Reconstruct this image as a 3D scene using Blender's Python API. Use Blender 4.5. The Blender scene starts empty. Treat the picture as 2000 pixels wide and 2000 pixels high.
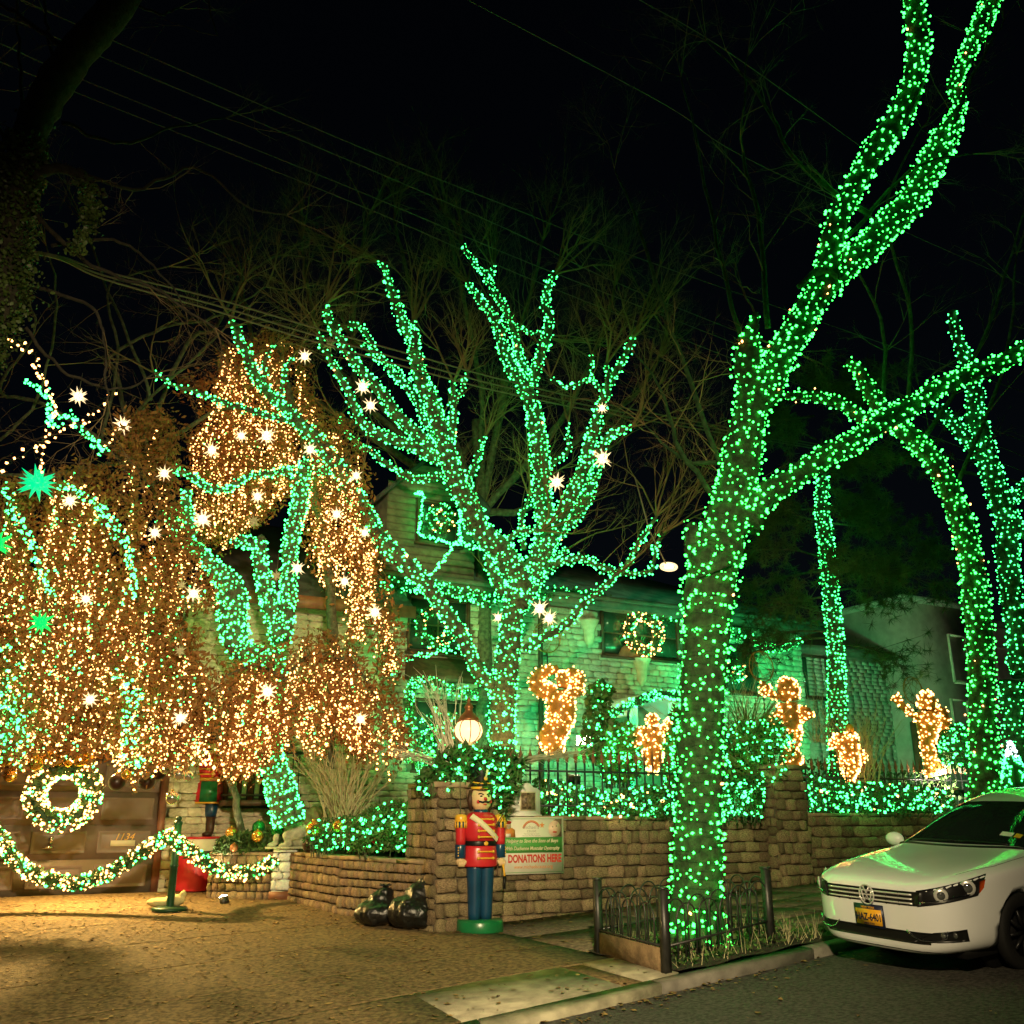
import bpy, bmesh, math, random
import numpy as np
from mathutils import Vector, Matrix
from mathutils.bvhtree import BVHTree

rng = np.random.default_rng(7)
random.seed(7)
R = math.radians
scene = bpy.context.scene
col = scene.collection

# ---------------------------------------------------------------- camera, world, light, exposure
EYE = 1.5
PITCH = R(17.8)
FOC = 1850.0                      # focal length in pixels of a 2000 px wide picture
cam_d = bpy.data.cameras.new('camera')
cam_d.sensor_width = 36.0
cam_d.lens = 36.0 * FOC / 2000.0
cam_d.clip_start = 0.05
cam_d.clip_end = 900
cam = bpy.data.objects.new('camera', cam_d)
col.objects.link(cam)
cam.location = (0, 0, EYE)
cam.rotation_euler = (math.pi / 2 + PITCH, 0, 0)
scene.camera = cam

world = bpy.data.worlds.new('World')
scene.world = world
world.use_nodes = True
wn = world.node_tree
bg = wn.nodes['Background']
sky = wn.nodes.new('ShaderNodeTexSky')
sky.sky_type = 'NISHITA'
sky.sun_disc = False
sky.sun_elevation = R(38)
sky.sun_rotation = R(200)
wn.links.new(sky.outputs['Color'], bg.inputs['Color'])
bg.inputs['Strength'].default_value = 0.0006

sun_d = bpy.data.lights.new('sun', 'SUN')
sun_d.energy = 0.012
sun_d.angle = R(0.5)
sun_d.color = (1.0, 0.93, 0.85)
sun = bpy.data.objects.new('sun', sun_d)
col.objects.link(sun)
sun.rotation_euler = (R(52), 0, R(-20))

vs = scene.view_settings
vs.view_transform = 'Standard'
vs.look = 'None'
vs.exposure = 0.0
vs.gamma = 1.0
vs.use_curve_mapping = False
scene.cycles.use_denoising = True
scene.cycles.max_bounces = 5
scene.cycles.diffuse_bounces = 2
scene.cycles.glossy_bounces = 3
scene.cycles.transmission_bounces = 4
scene.cycles.sample_clamp_indirect = 3.0
scene.cycles.caustics_reflective = False
scene.cycles.caustics_refractive = False
scene.cycles.use_light_tree = True

# ---------------------------------------------------------------- picture geometry -> world
CP, SP = math.cos(PITCH), math.sin(PITCH)
def ray(u, v):
    x = (u - 1000.0) / FOC
    y = (1000.0 - v) / FOC
    return Vector((x, CP - y * SP, SP + y * CP))
def P(u, v, Y):
    d = ray(u, v)
    return Vector((0, 0, EYE)) + d * (Y / d.y)
def mpp(u, v, Y):                 # metres for one pixel of the 2000 px picture at that depth
    return Y / ray(u, v).y / FOC
# street frame: s runs along the kerb (up the hill), t away from the camera
AS = R(27)
CS, SS = math.cos(AS), math.sin(AS)
def S(s, t, z=0.0):
    return Vector((s * CS - t * SS, s * SS + t * CS, z))
def ST(p):
    return p[0] * CS + p[1] * SS, -p[0] * SS + p[1] * CS
KERB_T = 8.08
WALL_T = 13.3
HOUSE_T = 19.4
GAR_T = 18.7
def sstep(a, b, x):
    x = min(1.0, max(0.0, (x - a) / (b - a)))
    return x * x * (3 - 2 * x)
def zk(s):
    return 0.10 * s - 0.55
def zw(s):
    return .06 + .062 * (s - 6.9)
def gz(s, t):                     # pavement and driveway height
    z1 = zk(s)
    f = min(1.25, max(0.0, (t - KERB_T) / 10.6))
    zd = z1 + (0.25 - z1) * f
    w = sstep(4.6, 6.6, s)
    z2 = z1 + (zw(s) - z1) * min(1.1, max(0.0, (t - KERB_T) / 5.2))
    return zd * (1 - w) + z2 * w
def rz(s, t):                     # road height
    return zk(s) - 0.10 + 0.02 * min(4.0, KERB_T - t)
def G(u, v):                      # where the ray through a pixel meets the pavement
    d = ray(u, v)
    k = 14.0
    for _ in range(40):
        p = Vector((0, 0, EYE)) + d * k
        s, t = ST(p)
        g = gz(s, t) if t > KERB_T else rz(s, t)
        k *= 1 + 0.7 * ((EYE - g) / max(1e-6, (EYE - p.z)) - 1)
        k = min(60, max(2, k))
    return Vector((0, 0, EYE)) + d * k
def onT(u, v, t0):                # where the ray meets the vertical plane t = t0
    d = ray(u, v)
    tt = -d.x * SS + d.y * CS
    return Vector((0, 0, EYE)) + d * (t0 / tt)
# pixel windows used when reading the photograph
def T1(x, y): return x * .3623, y * .3623
def T2(x, y): return x * .3623, 600 + y * .3623
def T3(x, y): return 300 + x * .4141, 600 + y * .4141
def T4(x, y): return 600 + x * .44, 350 + y * .44
def T5(x, y): return 1200 + x * .4141, y * .4141
def T6(x, y): return 1250 + x * .3882, 600 + y * .3882
def U1(x, y): return x * .2588, 1300 + y * .2588
def U6(x, y): return 700 + x * .3623, 1000 + y * .3623
def U7(x, y): return 1350 + x * .3364, 1100 + y * .3364
def ID(x, y): return x, y
def FL(x, y): return x * 1.0352, y * 1.0352

# ---------------------------------------------------------------- materials
def nodes_of(name):
    m = bpy.data.materials.new(name)
    m.use_nodes = True
    nt = m.node_tree
    return m, nt, nt.nodes['Principled BSDF']
def mat(name, c, rough=0.7, var=0.25, scale=8.0, c2=None, bump=0.0, bscale=None, metal=0.0, spec=0.3, coat=0.0, per_obj=0.0, detail=4.0):
    m, nt, b = nodes_of(name)
    N, L = nt.nodes, nt.links
    tc = N.new('ShaderNodeTexCoord')
    nz = N.new('ShaderNodeTexNoise')
    nz.inputs['Scale'].default_value = scale
    nz.inputs['Detail'].default_value = detail
    L.new(tc.outputs['Object'], nz.inputs['Vector'])
    if c2 is None:
        c2 = tuple(x * (1 - var) for x in c)
        c1 = tuple(min(1, x * (1 + var)) for x in c)
    else:
        c1 = c
    mx = N.new('ShaderNodeMix'); mx.data_type = 'RGBA'
    cr = N.new('ShaderNodeMapRange')
    cr.inputs[1].default_value = 0.35; cr.inputs[2].default_value = 0.65
    L.new(nz.outputs['Fac'], cr.inputs[0])
    L.new(cr.outputs[0], mx.inputs[0])
    mx.inputs[6].default_value = (*c1, 1); mx.inputs[7].default_value = (*c2, 1)
    out = mx.outputs[2]
    if per_obj:
        oi = N.new('ShaderNodeObjectInfo')
        mr = N.new('ShaderNodeMapRange')
        mr.inputs[3].default_value = 1 - per_obj; mr.inputs[4].default_value = 1 + per_obj
        L.new(oi.outputs['Random'], mr.inputs[0])
        hs = N.new('ShaderNodeHueSaturation')
        L.new(out, hs.inputs['Color'])
        L.new(mr.outputs[0], hs.inputs['Value'])
        mr2 = N.new('ShaderNodeMapRange')
        mr2.inputs[3].default_value = 0.485; mr2.inputs[4].default_value = 0.515
        ml = N.new('ShaderNodeMath'); ml.operation = 'MULTIPLY'; ml.inputs[1].default_value = 7.31
        fr = N.new('ShaderNodeMath'); fr.operation = 'FRACT'
        L.new(oi.outputs['Random'], ml.inputs[0]); L.new(ml.outputs[0], fr.inputs[0]); L.new(fr.outputs[0], mr2.inputs[0])
        L.new(mr2.outputs[0], hs.inputs['Hue'])
        out = hs.outputs['Color']
    L.new(out, b.inputs['Base Color'])
    b.inputs['Roughness'].default_value = rough
    b.inputs['Metallic'].default_value = metal
    b.inputs['Specular IOR Level'].default_value = spec
    if coat:
        b.inputs['Coat Weight'].default_value = coat
        b.inputs['Coat Roughness'].default_value = 0.04
    if bump:
        n2 = N.new('ShaderNodeTexNoise')
        n2.inputs['Scale'].default_value = bscale or scale * 4
        n2.inputs['Detail'].default_value = 6
        L.new(tc.outputs['Object'], n2.inputs['Vector'])
        bp = N.new('ShaderNodeBump')
        bp.inputs['Strength'].default_value = bump
        bp.inputs['Distance'].default_value = 0.02
        L.new(n2.outputs['Fac'], bp.inputs['Height'])
        L.new(bp.outputs['Normal'], b.inputs['Normal'])
    return m
def emis(name, c, strength):
    m, nt, b = nodes_of(name)
    b.inputs['Base Color'].default_value = (*[x * .5 for x in c], 1)
    b.inputs['Emission Color'].default_value = (*c, 1)
    b.inputs['Emission Strength'].default_value = strength
    b.inputs['Roughness'].default_value = 0.4
    return m
M = {}
M['asphalt'] = mat('asphalt', (.055, .052, .045), .85, .5, 26.0, bump=.6, bscale=90)
M['paving'] = mat('paving', (.105, .088, .055), .85, .5, 16.0, bump=.4, bscale=60, per_obj=.14)
M['joint'] = mat('joint', (.05, .038, .024), .95, .3, 6)
M['drive'] = mat('drive', (.130, .088, .040), .85, .55, 19.0, bump=.5, bscale=50, per_obj=.0, detail=9)
M['concrete'] = mat('concrete', (.27, .25, .17), .85, .3, 5.0, bump=.3, bscale=50)
M['kerbstone'] = mat('kerbstone', (.13, .12, .10), .8, .3, 5, bump=.3, bscale=40, per_obj=.12)
M['soil'] = mat('soil', (.035, .028, .018), 1, .4, 14, bump=1, bscale=60)
M['garden_soil'] = mat('garden_soil', (.04, .045, .02), 1, .4, 6, bump=.8, bscale=30)
M['stone'] = mat('stone', (.27, .20, .11), .85, .4, 11, bump=1.0, bscale=30, per_obj=.42, detail=8)
M['cobble'] = mat('cobble', (.30, .215, .12), .85, .28, 9, bump=.9, bscale=26, per_obj=.28)
M['mortar'] = mat('mortar', (.085, .068, .045), .95, .3, 12, bump=.5, bscale=50)
M['coping'] = mat('coping', (.30, .22, .13), .8, .25, 6, bump=.5, bscale=30)
M['whitewash'] = mat('whitewash', (.70, .72, .66), .75, .12, 6, bump=.6, bscale=24, per_obj=.05)
M['limestone'] = mat('limestone', (.46, .40, .27), .85, .2, 6, bump=.5, bscale=20, per_obj=.16)
M['facade'] = mat('facade', (.34, .33, .24), .85, .2, 5, bump=.5, bscale=22, per_obj=.2)
M['facade_joint'] = mat('facade_joint', (.15, .14, .09), .9, .2, 8)
M['brick'] = mat('brick', (.34, .31, .25), .85, .2, 6, bump=.3, bscale=30)
M['roof'] = mat('roof', (.05, .05, .05), .8, .35, 3, bump=.5, bscale=18, per_obj=.2)
M['fascia'] = mat('fascia', (.10, .095, .07), .6, .2, 5)
M['darkwood'] = mat('darkwood', (.07, .04, .022), .55, .3, 7)
M['brownwood'] = mat('brownwood', (.18, .075, .04), .5, .25, 6)
M['garage'] = mat('garage', (.17, .12, .09), .45, .12, 3, per_obj=.05)
M['bark'] = mat('bark', (.085, .088, .05), .9, .45, 12, bump=1.0, bscale=40)
M['green_glow_bark'] = mat('green_glow_bark', (.026, .060, .020), .9, .45, 12, bump=1.0, bscale=40)  # green bulb glow put into the bark colour, dark against the assumed street lamp
M['silhouette_bark'] = mat('silhouette_bark', (.020, .017, .010), .9, .45, 12, bump=1.0, bscale=40)  # shaded copy of bark: the ivy tree's unlit look is in the colour
M['dark_twig'] = mat('dark_twig', (.11, .075, .035), .9, .3, 4)  # darker copy of twig, shade of the ivy tree put into its colour
M['twig'] = mat('twig', (.21, .145, .06), .9, .3, 4)
M['stick'] = mat('stick', (.40, .36, .20), .8, .25, 9)
M['whitestick'] = mat('whitestick', (.58, .55, .40), .8, .2, 9)
M['dryleaf'] = mat('dryleaf', (.31, .145, .038), .8, .5, 3.0, c2=(.15, .065, .018))
M['litter'] = mat('litter', (.36, .22, .08), .8, .5, 9, c2=(.07, .04, .02))
M['ivy'] = mat('ivy', (.035, .055, .010), .5, .4, 4)
M['needle'] = mat('needle', (.07, .10, .025), .6, .4, 3)
M['shrub'] = mat('shrub', (.06, .11, .025), .55, .4, 5)
M['fir'] = mat('fir', (.045, .09, .022), .6, .4, 9)
M['palm'] = mat('palm', (.08, .13, .03), .45, .3, 4)
M['iron'] = mat('iron', (.018, .018, .016), .45, .3, 20, spec=.5)
M['rust'] = mat('rust', (.20, .085, .035), .6, .3, 20)
M['wire'] = mat('wire', (.17, .14, .09), .6, .1, 5)
M['bulbwire'] = mat('bulbwire', (.012, .04, .018), .6, .1, 5)
M['black'] = mat('black', (.008, .008, .008), .35, .1, 6)
M['rubber'] = mat('rubber', (.012, .012, .012), .75, .15, 12)
M['glass'] = mat('glass', (.012, .018, .016), .04, .05, 2, spec=.7)
M['curtain'] = mat('curtain', (.75, .68, .50), .85, .08, 8)
M['red'] = mat('red', (.52, .022, .030), .3, .1, 4, spec=.5)
M['navy'] = mat('navy', (.008, .045, .10), .3, .15, 4, spec=.5)
M['gold'] = mat('gold', (.75, .40, .035), .3, .1, 6, spec=.5)
M['cream'] = mat('cream', (.72, .64, .42), .45, .08, 6)
M['skin'] = mat('skin', (.70, .50, .27), .35, .06, 4)
M['greenpaint'] = mat('greenpaint', (.01, .14, .045), .3, .15, 4, spec=.5)
M['darkgreen'] = mat('darkgreen', (.008, .045, .018), .4, .2, 6)
M['hair'] = mat('hair', (.05, .022, .012), .5, .2, 12)
M['white'] = mat('white', (.78, .77, .70), .5, .04, 5)
M['signwhite'] = mat('signwhite', (.78, .74, .62), .5, .04, 5)
M['signred'] = mat('signred', (.55, .05, .03), .5, .04, 5)
M['signgreen'] = mat('signgreen', (.09, .33, .07), .5, .06, 5)
M['signorange'] = mat('signorange', (.70, .26, .06), .5, .06, 5)
M['signgrey'] = mat('signgrey', (.42, .38, .32), .5, .06, 5)
M['signbrown'] = mat('signbrown', (.20, .13, .09), .5, .2, 9)
M['signskin'] = mat('signskin', (.72, .52, .36), .5, .1, 9)
M['paint'] = mat('paint', (.76, .78, .78), .22, .02, 3, spec=.5, coat=1.0)
M['silver'] = mat('silver', (.62, .62, .58), .22, .05, 9, metal=.35)
M['chrome'] = mat('chrome', (.75, .75, .75), .08, .03, 4, metal=1.0)
M['rimdark'] = mat('rimdark', (.03, .03, .032), .35, .1, 9, metal=.6)
M['lens'] = mat('lens', (.30, .31, .30), .06, .2, 14, metal=.8)
M['amber'] = mat('amber', (.42, .06, .01), .15, .1, 9)
M['plateyellow'] = mat('plateyellow', (.72, .36, .02), .4, .05, 9)
M['plateblue'] = mat('plateblue', (.01, .015, .04), .4, .05, 9)
M['bag'] = mat('bag', (.006, .0065, .006), .33, .3, 5, bump=1.0, bscale=14, spec=.6)
M['lionstone'] = mat('lionstone', (.42, .42, .28), .85, .25, 14, bump=.8, bscale=40)
M['rock'] = mat('rock', (.15, .10, .05), .9, .35, 6, bump=1, bscale=20)
M['goldball'] = mat('goldball', (.75, .42, .08), .15, .05, 4, metal=.8)
M['greenball'] = mat('greenball', (.01, .22, .05), .12, .05, 4, metal=.5, spec=.7)
M['silverball'] = mat('silverball', (.70, .66, .55), .12, .05, 4, metal=.9)
M['blackball'] = mat('blackball', (.03, .012, .008), .35, .2, 20)
M['redball'] = mat('redball', (.40, .02, .02), .15, .05, 4, metal=.5)
M['angelgold'] = mat('angelgold', (.30, .15, .025), .5, .3, 14)
M['pearl'] = mat('pearl', (.75, .78, .68), .4, .05, 4)
M['starplastic'] = mat('starplastic', (.55, .50, .30), .4, .1, 4)
M['sandbag'] = mat('sandbag', (.50, .42, .20), .85, .2, 10, bump=.5, bscale=30)
M['copper'] = mat('copper', (.30, .12, .05), .4, .2, 9, metal=.6)
M['photo'] = mat('photo', (.30, .22, .12), .5, .3, 26, c2=(.05, .035, .02))
M['winglass'] = mat('winglass', (.02, .05, .03), .06, .1, 2, spec=.6)
M['render_pink'] = mat('render_pink', (.42, .32, .27), .85, .12, 4, bump=.3, bscale=14)
EG, EW = (.040, 1.0, .15), (1.0, .43, .12)
M['green_bulb'] = emis('green_bulb', EG, 11)
M['lime_bulb'] = emis('lime_bulb', (.030, 1.0, .07), 13)
M['warm_bulb'] = emis('warm_bulb', EW, 10)
M['teal_bulb'] = emis('teal_bulb', (.036, 1.0, .15), 11)
M['white_bulb'] = emis('white_bulb', (.75, .9, 1.0), 3)
M['star_glow'] = emis('star_glow', (1.0, .72, .38), 1.7)
M['star_core'] = emis('star_core', (1.0, .62, .28), 7)
M['green_star'] = emis('green_star', (.0, 1.0, .14), 1.1)
M['teal_star'] = emis('teal_star', (.0, .9, .32), 1.0)
M['globe_glow'] = emis('globe_glow', (1.0, .68, .32), 2.0)
M['flood_glow'] = emis('flood_glow', (1.0, .80, .50), 60)
M['green_flood'] = emis('green_flood', (.02, 1.0, .28), 8)

# ---------------------------------------------------------------- mesh helpers
class MB:
    def __init__(self): self.v, self.f, self.n = [], [], 0
    def add(self, v, f):
        v = np.asarray(v, dtype=np.float64).reshape(-1, 3)
        if isinstance(f, np.ndarray):
            self.f.append(f + self.n)
        else:
            by = {}
            for q in f: by.setdefault(len(q), []).append(q)
            for k, qs in by.items(): self.f.append(np.array(qs, dtype=np.int64) + self.n)
        self.v.append(v); self.n += len(v)
        return self
    def mesh(self, name, smooth=False):
        me = bpy.data.meshes.new(name)
        v = np.concatenate(self.v)
        loops = np.concatenate([f.ravel() for f in self.f])
        tot = np.concatenate([np.full(len(f), f.shape[1]) for f in self.f])
        start = np.concatenate([[0], np.cumsum(tot)[:-1]])
        me.vertices.add(len(v)); me.vertices.foreach_set('co', v.ravel())
        me.loops.add(len(loops)); me.loops.foreach_set('vertex_index', loops.astype(np.int32))
        me.polygons.add(len(tot)); me.polygons.foreach_set('loop_start', start.astype(np.int32))
        if smooth: me.polygons.foreach_set('use_smooth', np.ones(len(tot), dtype=bool))
        me.update(calc_edges=True); me.validate()
        return me
    def obj(self, name, m, parent=None, smooth=False):
        return link(name, self.mesh(name, smooth), m, parent)
def link(name, me, m, parent=None):
    o = bpy.data.objects.new(name, me)
    if m is not None and not me.materials: me.materials.append(M[m] if isinstance(m, str) else m)
    col.objects.link(o)
    if parent is not None: o.parent = parent
    return o
def tag(o, label=None, cat=None, group=None, kind=None):
    if label: o['label'] = label
    if cat: o['category'] = cat
    if group: o['group'] = group
    if kind: o['kind'] = kind
    return o
def thing(name, label, cat, loc=(0, 0, 0), rotz=0.0, group=None):
    o = bpy.data.objects.new(name, None)
    o.empty_display_size = .1
    col.objects.link(o)
    o.location = loc; o.rotation_euler = (0, 0, rotz)
    return tag(o, label, cat, group)
def copy_tree(o, parent=None):
    c = o.copy(); col.objects.link(c)
    if parent is not None: c.parent = parent
    for ch in o.children: copy_tree(ch, c)
    return c
BOXF = [(0, 1, 3, 2), (4, 6, 7, 5), (0, 4, 5, 1), (2, 3, 7, 6), (0, 2, 6, 4), (1, 5, 7, 3)]
def box(mb, c, d, rz=0.0, taper=1.0):
    pts = []
    ca, sa = math.cos(rz), math.sin(rz)
    for x in (-.5, .5):
        for y in (-.5, .5):
            for z in (-.5, .5):
                k = taper if z > 0 else 1.0
                X, Y = x * d[0] * k, y * d[1] * k
                pts.append((c[0] + X * ca - Y * sa, c[1] + X * sa + Y * ca, c[2] + z * d[2]))
    return mb.add(pts, BOXF)
def boxST(mb, s0, s1, t0, t1, z0, z1):   # a box laid out in the street frame
    pts = [S(s, t, z) for s in (s0, s1) for t in (t0, t1) for z in (z0, z1)]
    return mb.add(pts, BOXF)
def prism(mb, pts, off):                 # outline (3D, ccw seen from +off) pushed along off
    n = len(pts)
    a = [tuple(p) for p in pts]
    b = [tuple(Vector(p) + Vector(off)) for p in pts]
    f = [tuple(range(n))[::-1], tuple(range(n, 2 * n))] + [(i, (i + 1) % n, n + (i + 1) % n, n + i) for i in range(n)]
    return mb.add(a + b, f)
def lathe(mb, prof, seg=20, c=(0, 0, 0), sx=1.0, sy=1.0, cap=True):
    v, f = [], []
    n = len(prof)
    for i in range(seg):
        a = 2 * math.pi * i / seg
        for r, z in prof: v.append((c[0] + sx * r * math.cos(a), c[1] + sy * r * math.sin(a), c[2] + z))
    for i in range(seg):
        j = (i + 1) % seg
        for k in range(n - 1): f.append((i * n + k, j * n + k, j * n + k + 1, i * n + k + 1))
    if cap:
        f.append(tuple(i * n for i in range(seg))[::-1]); f.append(tuple(i * n + n - 1 for i in range(seg)))
    return mb.add(v, f)
def ell(mb, c, r, nu=14, nv=9, rot=None):
    v, f = [], []
    r = (r, r, r) if not hasattr(r, '__len__') else r
    for i in range(nv + 1):
        ph = math.pi * i / nv
        for j in range(nu):
            th = 2 * math.pi * j / nu
            p = Vector((r[0] * math.sin(ph) * math.cos(th), r[1] * math.sin(ph) * math.sin(th), r[2] * math.cos(ph)))
            if rot is not None: p = rot @ p
            v.append(p + Vector(c))
    for i in range(nv):
        for j in range(nu):
            k = (j + 1) % nu
            f.append((i * nu + j, (i + 1) * nu + j, (i + 1) * nu + k, i * nu + k))
    return mb.add(v, f)
def tube(mb, pts, rad, sides=6, cap=True):
    pts = [Vector(p) for p in pts]
    n = len(pts)
    if not hasattr(rad, '__len__'): rad = [rad] * n
    v, f = [], []
    up = None
    for i in range(n):
        d = (pts[min(n - 1, i + 1)] - pts[max(0, i - 1)])
        d = d.normalized() if d.length > 1e-9 else Vector((0, 0, 1))
        if up is None:
            up = d.cross(Vector((.31, .95, .05)))
            if up.length < .1: up = d.cross(Vector((1, 0, 0)))
        up = (up - d * up.dot(d)).normalized()
        w = d.cross(up)
        for k in range(sides):
            a = 2 * math.pi * k / sides
            v.append(pts[i] + (up * math.cos(a) + w * math.sin(a)) * rad[i])
    for i in range(n - 1):
        for k in range(sides):
            j = (k + 1) % sides
            f.append((i * sides + k, i * sides + j, (i + 1) * sides + j, (i + 1) * sides + k))
    if cap:
        f.append(tuple(range(sides))[::-1]); f.append(tuple((n - 1) * sides + k for k in range(sides)))
    return mb.add(v, f)
OV = np.array([(1, 0, 0), (-1, 0, 0), (0, 1, 0), (0, -1, 0), (0, 0, 1.25), (0, 0, -1.25)], float)
OF = np.array([(0, 2, 4), (2, 1, 4), (1, 3, 4), (3, 0, 4), (2, 0, 5), (1, 2, 5), (3, 1, 5), (0, 3, 5)])
def rrot(n):
    q = rng.normal(size=(n, 4)); q /= np.linalg.norm(q, axis=1)[:, None]
    w, x, y, z = q.T
    return np.stack([1 - 2 * (y * y + z * z), 2 * (x * y - w * z), 2 * (x * z + w * y),
                     2 * (x * y + w * z), 1 - 2 * (x * x + z * z), 2 * (y * z - w * x),
                     2 * (x * z - w * y), 2 * (y * z + w * x), 1 - 2 * (x * x + y * y)], 1).reshape(n, 3, 3)
def octas(mb, c, r):
    c = np.asarray(c, float).reshape(-1, 3); n = len(c)
    if n == 0: return mb
    r = np.broadcast_to(r, (n,)) * rng.uniform(.5, 1.4, n)
    v = np.einsum('nij,kj->nki', rrot(n), OV) * r[:, None, None] + c[:, None, :]
    f = OF[None] + (np.arange(n) * 6)[:, None, None]
    return mb.add(v.reshape(-1, 3), f.reshape(-1, 3))
LV = np.array([(0, -.5, 0), (.32, -.1, .08), (.22, .28, .02), (0, .55, -.08), (-.22, .28, .05), (-.32, -.1, -.02)], float)
LF = np.array([(0, 1, 2, 5), (5, 2, 3, 4)])
def leaves(mb, c, size, long=1.0):
    c = np.asarray(c, float).reshape(-1, 3); n = len(c)
    sz = np.broadcast_to(size, (n,)) * rng.uniform(.6, 1.3, n)
    lv = LV * np.array([1, long, 1.0])
    v = np.einsum('nij,kj->nki', rrot(n), lv) * sz[:, None, None] + c[:, None, :]
    f = LF[None] + (np.arange(n) * 6)[:, None, None]
    return mb.add(v.reshape(-1, 3), f.reshape(-1, 4))
def segs(mb, a, b, ra, rb):              # many three-sided tapering twigs at once
    a, b = np.asarray(a, float), np.asarray(b, float)
    n = len(a)
    if n == 0: return mb
    ra, rb = np.broadcast_to(ra, (n,)), np.broadcast_to(rb, (n,))
    d = b - a; d /= np.maximum(1e-9, np.linalg.norm(d, axis=1))[:, None]
    h = np.where(np.abs(d[:, 2:3]) > .8, np.array([[1., 0, 0]]), np.array([[0, 0, 1.]]))
    u = np.cross(d, h); u /= np.linalg.norm(u, axis=1)[:, None]
    w = np.cross(d, u)
    v = np.zeros((n, 6, 3))
    for k in range(3):
        q = 2 * math.pi * k / 3
        o = u * math.cos(q) + w * math.sin(q)
        v[:, k] = a + o * ra[:, None]; v[:, 3 + k] = b + o * rb[:, None]
    F = np.array([(0, 1, 4, 3), (1, 2, 5, 4), (2, 0, 3, 5)])
    f = F[None] + (np.arange(n) * 6)[:, None, None]
    return mb.add(v.reshape(-1, 3), f.reshape(-1, 4))
def smooth_path(pts, rad, sub=5, jit=0.0):
    pts = [Vector(p) for p in pts]
    n = len(pts); out, ro = [], []
    for i in range(n - 1):
        p0, p1, p2, p3 = pts[max(0, i - 1)], pts[i], pts[i + 1], pts[min(n - 1, i + 2)]
        for k in range(sub):
            t = k / sub
            q = .5 * ((2 * p1) + (p2 - p0) * t + (2 * p0 - 5 * p1 + 4 * p2 - p3) * t * t + (3 * p1 - p0 - 3 * p2 + p3) * t ** 3)
            if jit and (i or k): q = q + Vector(rng.normal(0, jit, 3))
            out.append(q); ro.append(rad[i] + (rad[i + 1] - rad[i]) * t)
    out.append(pts[-1]); ro.append(rad[-1])
    return out, ro
def text(body, size, m, parent, loc, rot, name='lettering', shear=0.0, ext=0.001, bold=0.0, align='CENTER', sx=1.0):
    cu = bpy.data.curves.new(name, 'FONT')
    cu.body = body; cu.size = size; cu.extrude = ext; cu.shear = shear; cu.offset = bold
    cu.align_x = align; cu.align_y = 'CENTER'; cu.resolution_u = 3
    cu.materials.append(M[m])
    o = bpy.data.objects.new(name, cu); col.objects.link(o)
    bpy.context.view_layer.update()
    me = bpy.data.meshes.new_from_object(o.evaluated_get(bpy.context.evaluated_depsgraph_get()))
    bpy.data.objects.remove(o); bpy.data.curves.remove(cu)
    if not me.materials: me.materials.append(M[m])
    o = bpy.data.objects.new(name, me); col.objects.link(o)
    o.parent = parent; o.location = loc; o.rotation_euler = rot; o.scale = (sx, 1, 1)
    return o
def remeshed(mb, name, m, parent=None, voxel=.02, smooth=4, disp=None):
    me = mb.mesh(name)
    o = link(name, me, m, parent)
    md = o.modifiers.new('remesh', 'REMESH'); md.mode = 'VOXEL'; md.voxel_size = voxel; md.use_smooth_shade = True
    ms = o.modifiers.new('smooth', 'SMOOTH'); ms.factor = .6; ms.iterations = smooth
    if disp:
        tx = bpy.data.textures.new(name + '_clouds', 'CLOUDS'); tx.noise_scale = disp[1]; tx.noise_depth = 3
        dd = o.modifiers.new('disp', 'DISPLACE'); dd.texture = tx; dd.strength = disp[0]; dd.texture_coords = 'LOCAL'
    dg = bpy.context.evaluated_depsgraph_get()
    ev = o.evaluated_get(dg)
    nm = bpy.data.meshes.new_from_object(ev)
    o.modifiers.clear(); o.data = nm
    nm.polygons.foreach_set('use_smooth', np.ones(len(nm.polygons), dtype=bool))
    return o
# ================================================================= GROUND AND STREET
def sheet(name, s0, s1, ns, t0, t1, nt, zf, m, parent=None):
    mb = MB(); v, f = [], []
    for i in range(ns + 1):
        for j in range(nt + 1):
            s = s0 + (s1 - s0) * i / ns; t = t0 + (t1 - t0) * j / nt
            v.append(S(s, t, zf(s, t)))
    for i in range(ns):
        for j in range(nt):
            a = i * (nt + 1) + j
            f.append((a, a + nt + 1, a + nt + 2, a + 1))
    mb.add(v, f)
    return mb.obj(name, m, parent, True)
g = MB()
g.add([(-300, -300, -6), (300, -300, -6), (300, 300, -6), (-300, 300, -6)], [(0, 1, 2, 3)])
tag(g.obj('ground', 'garden_soil'), kind='structure')
tag(sheet('road', -40, 60, 100, -8, KERB_T, 10, rz, 'asphalt'), kind='structure')
pave = tag(sheet('pavement', 6.0, 40, 68, KERB_T + .16, WALL_T + .3, 6, lambda s, t: gz(s, t) - .02, 'joint'), kind='structure')
drive = tag(sheet('driveway', -16, 6.0, 60, KERB_T + .16, 19.2, 30, lambda s, t: gz(s, t) - .02, 'joint'), kind='structure')
# garden terrace behind the walls
def garden_z(s, t):
    return 1.02 + .04 * (t - 14) + .02 * max(0, s - 6)
tag(sheet('garden', 5.35, 40, 60, 13.65, 24, 12, garden_z, 'garden_soil'), kind='structure')

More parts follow.
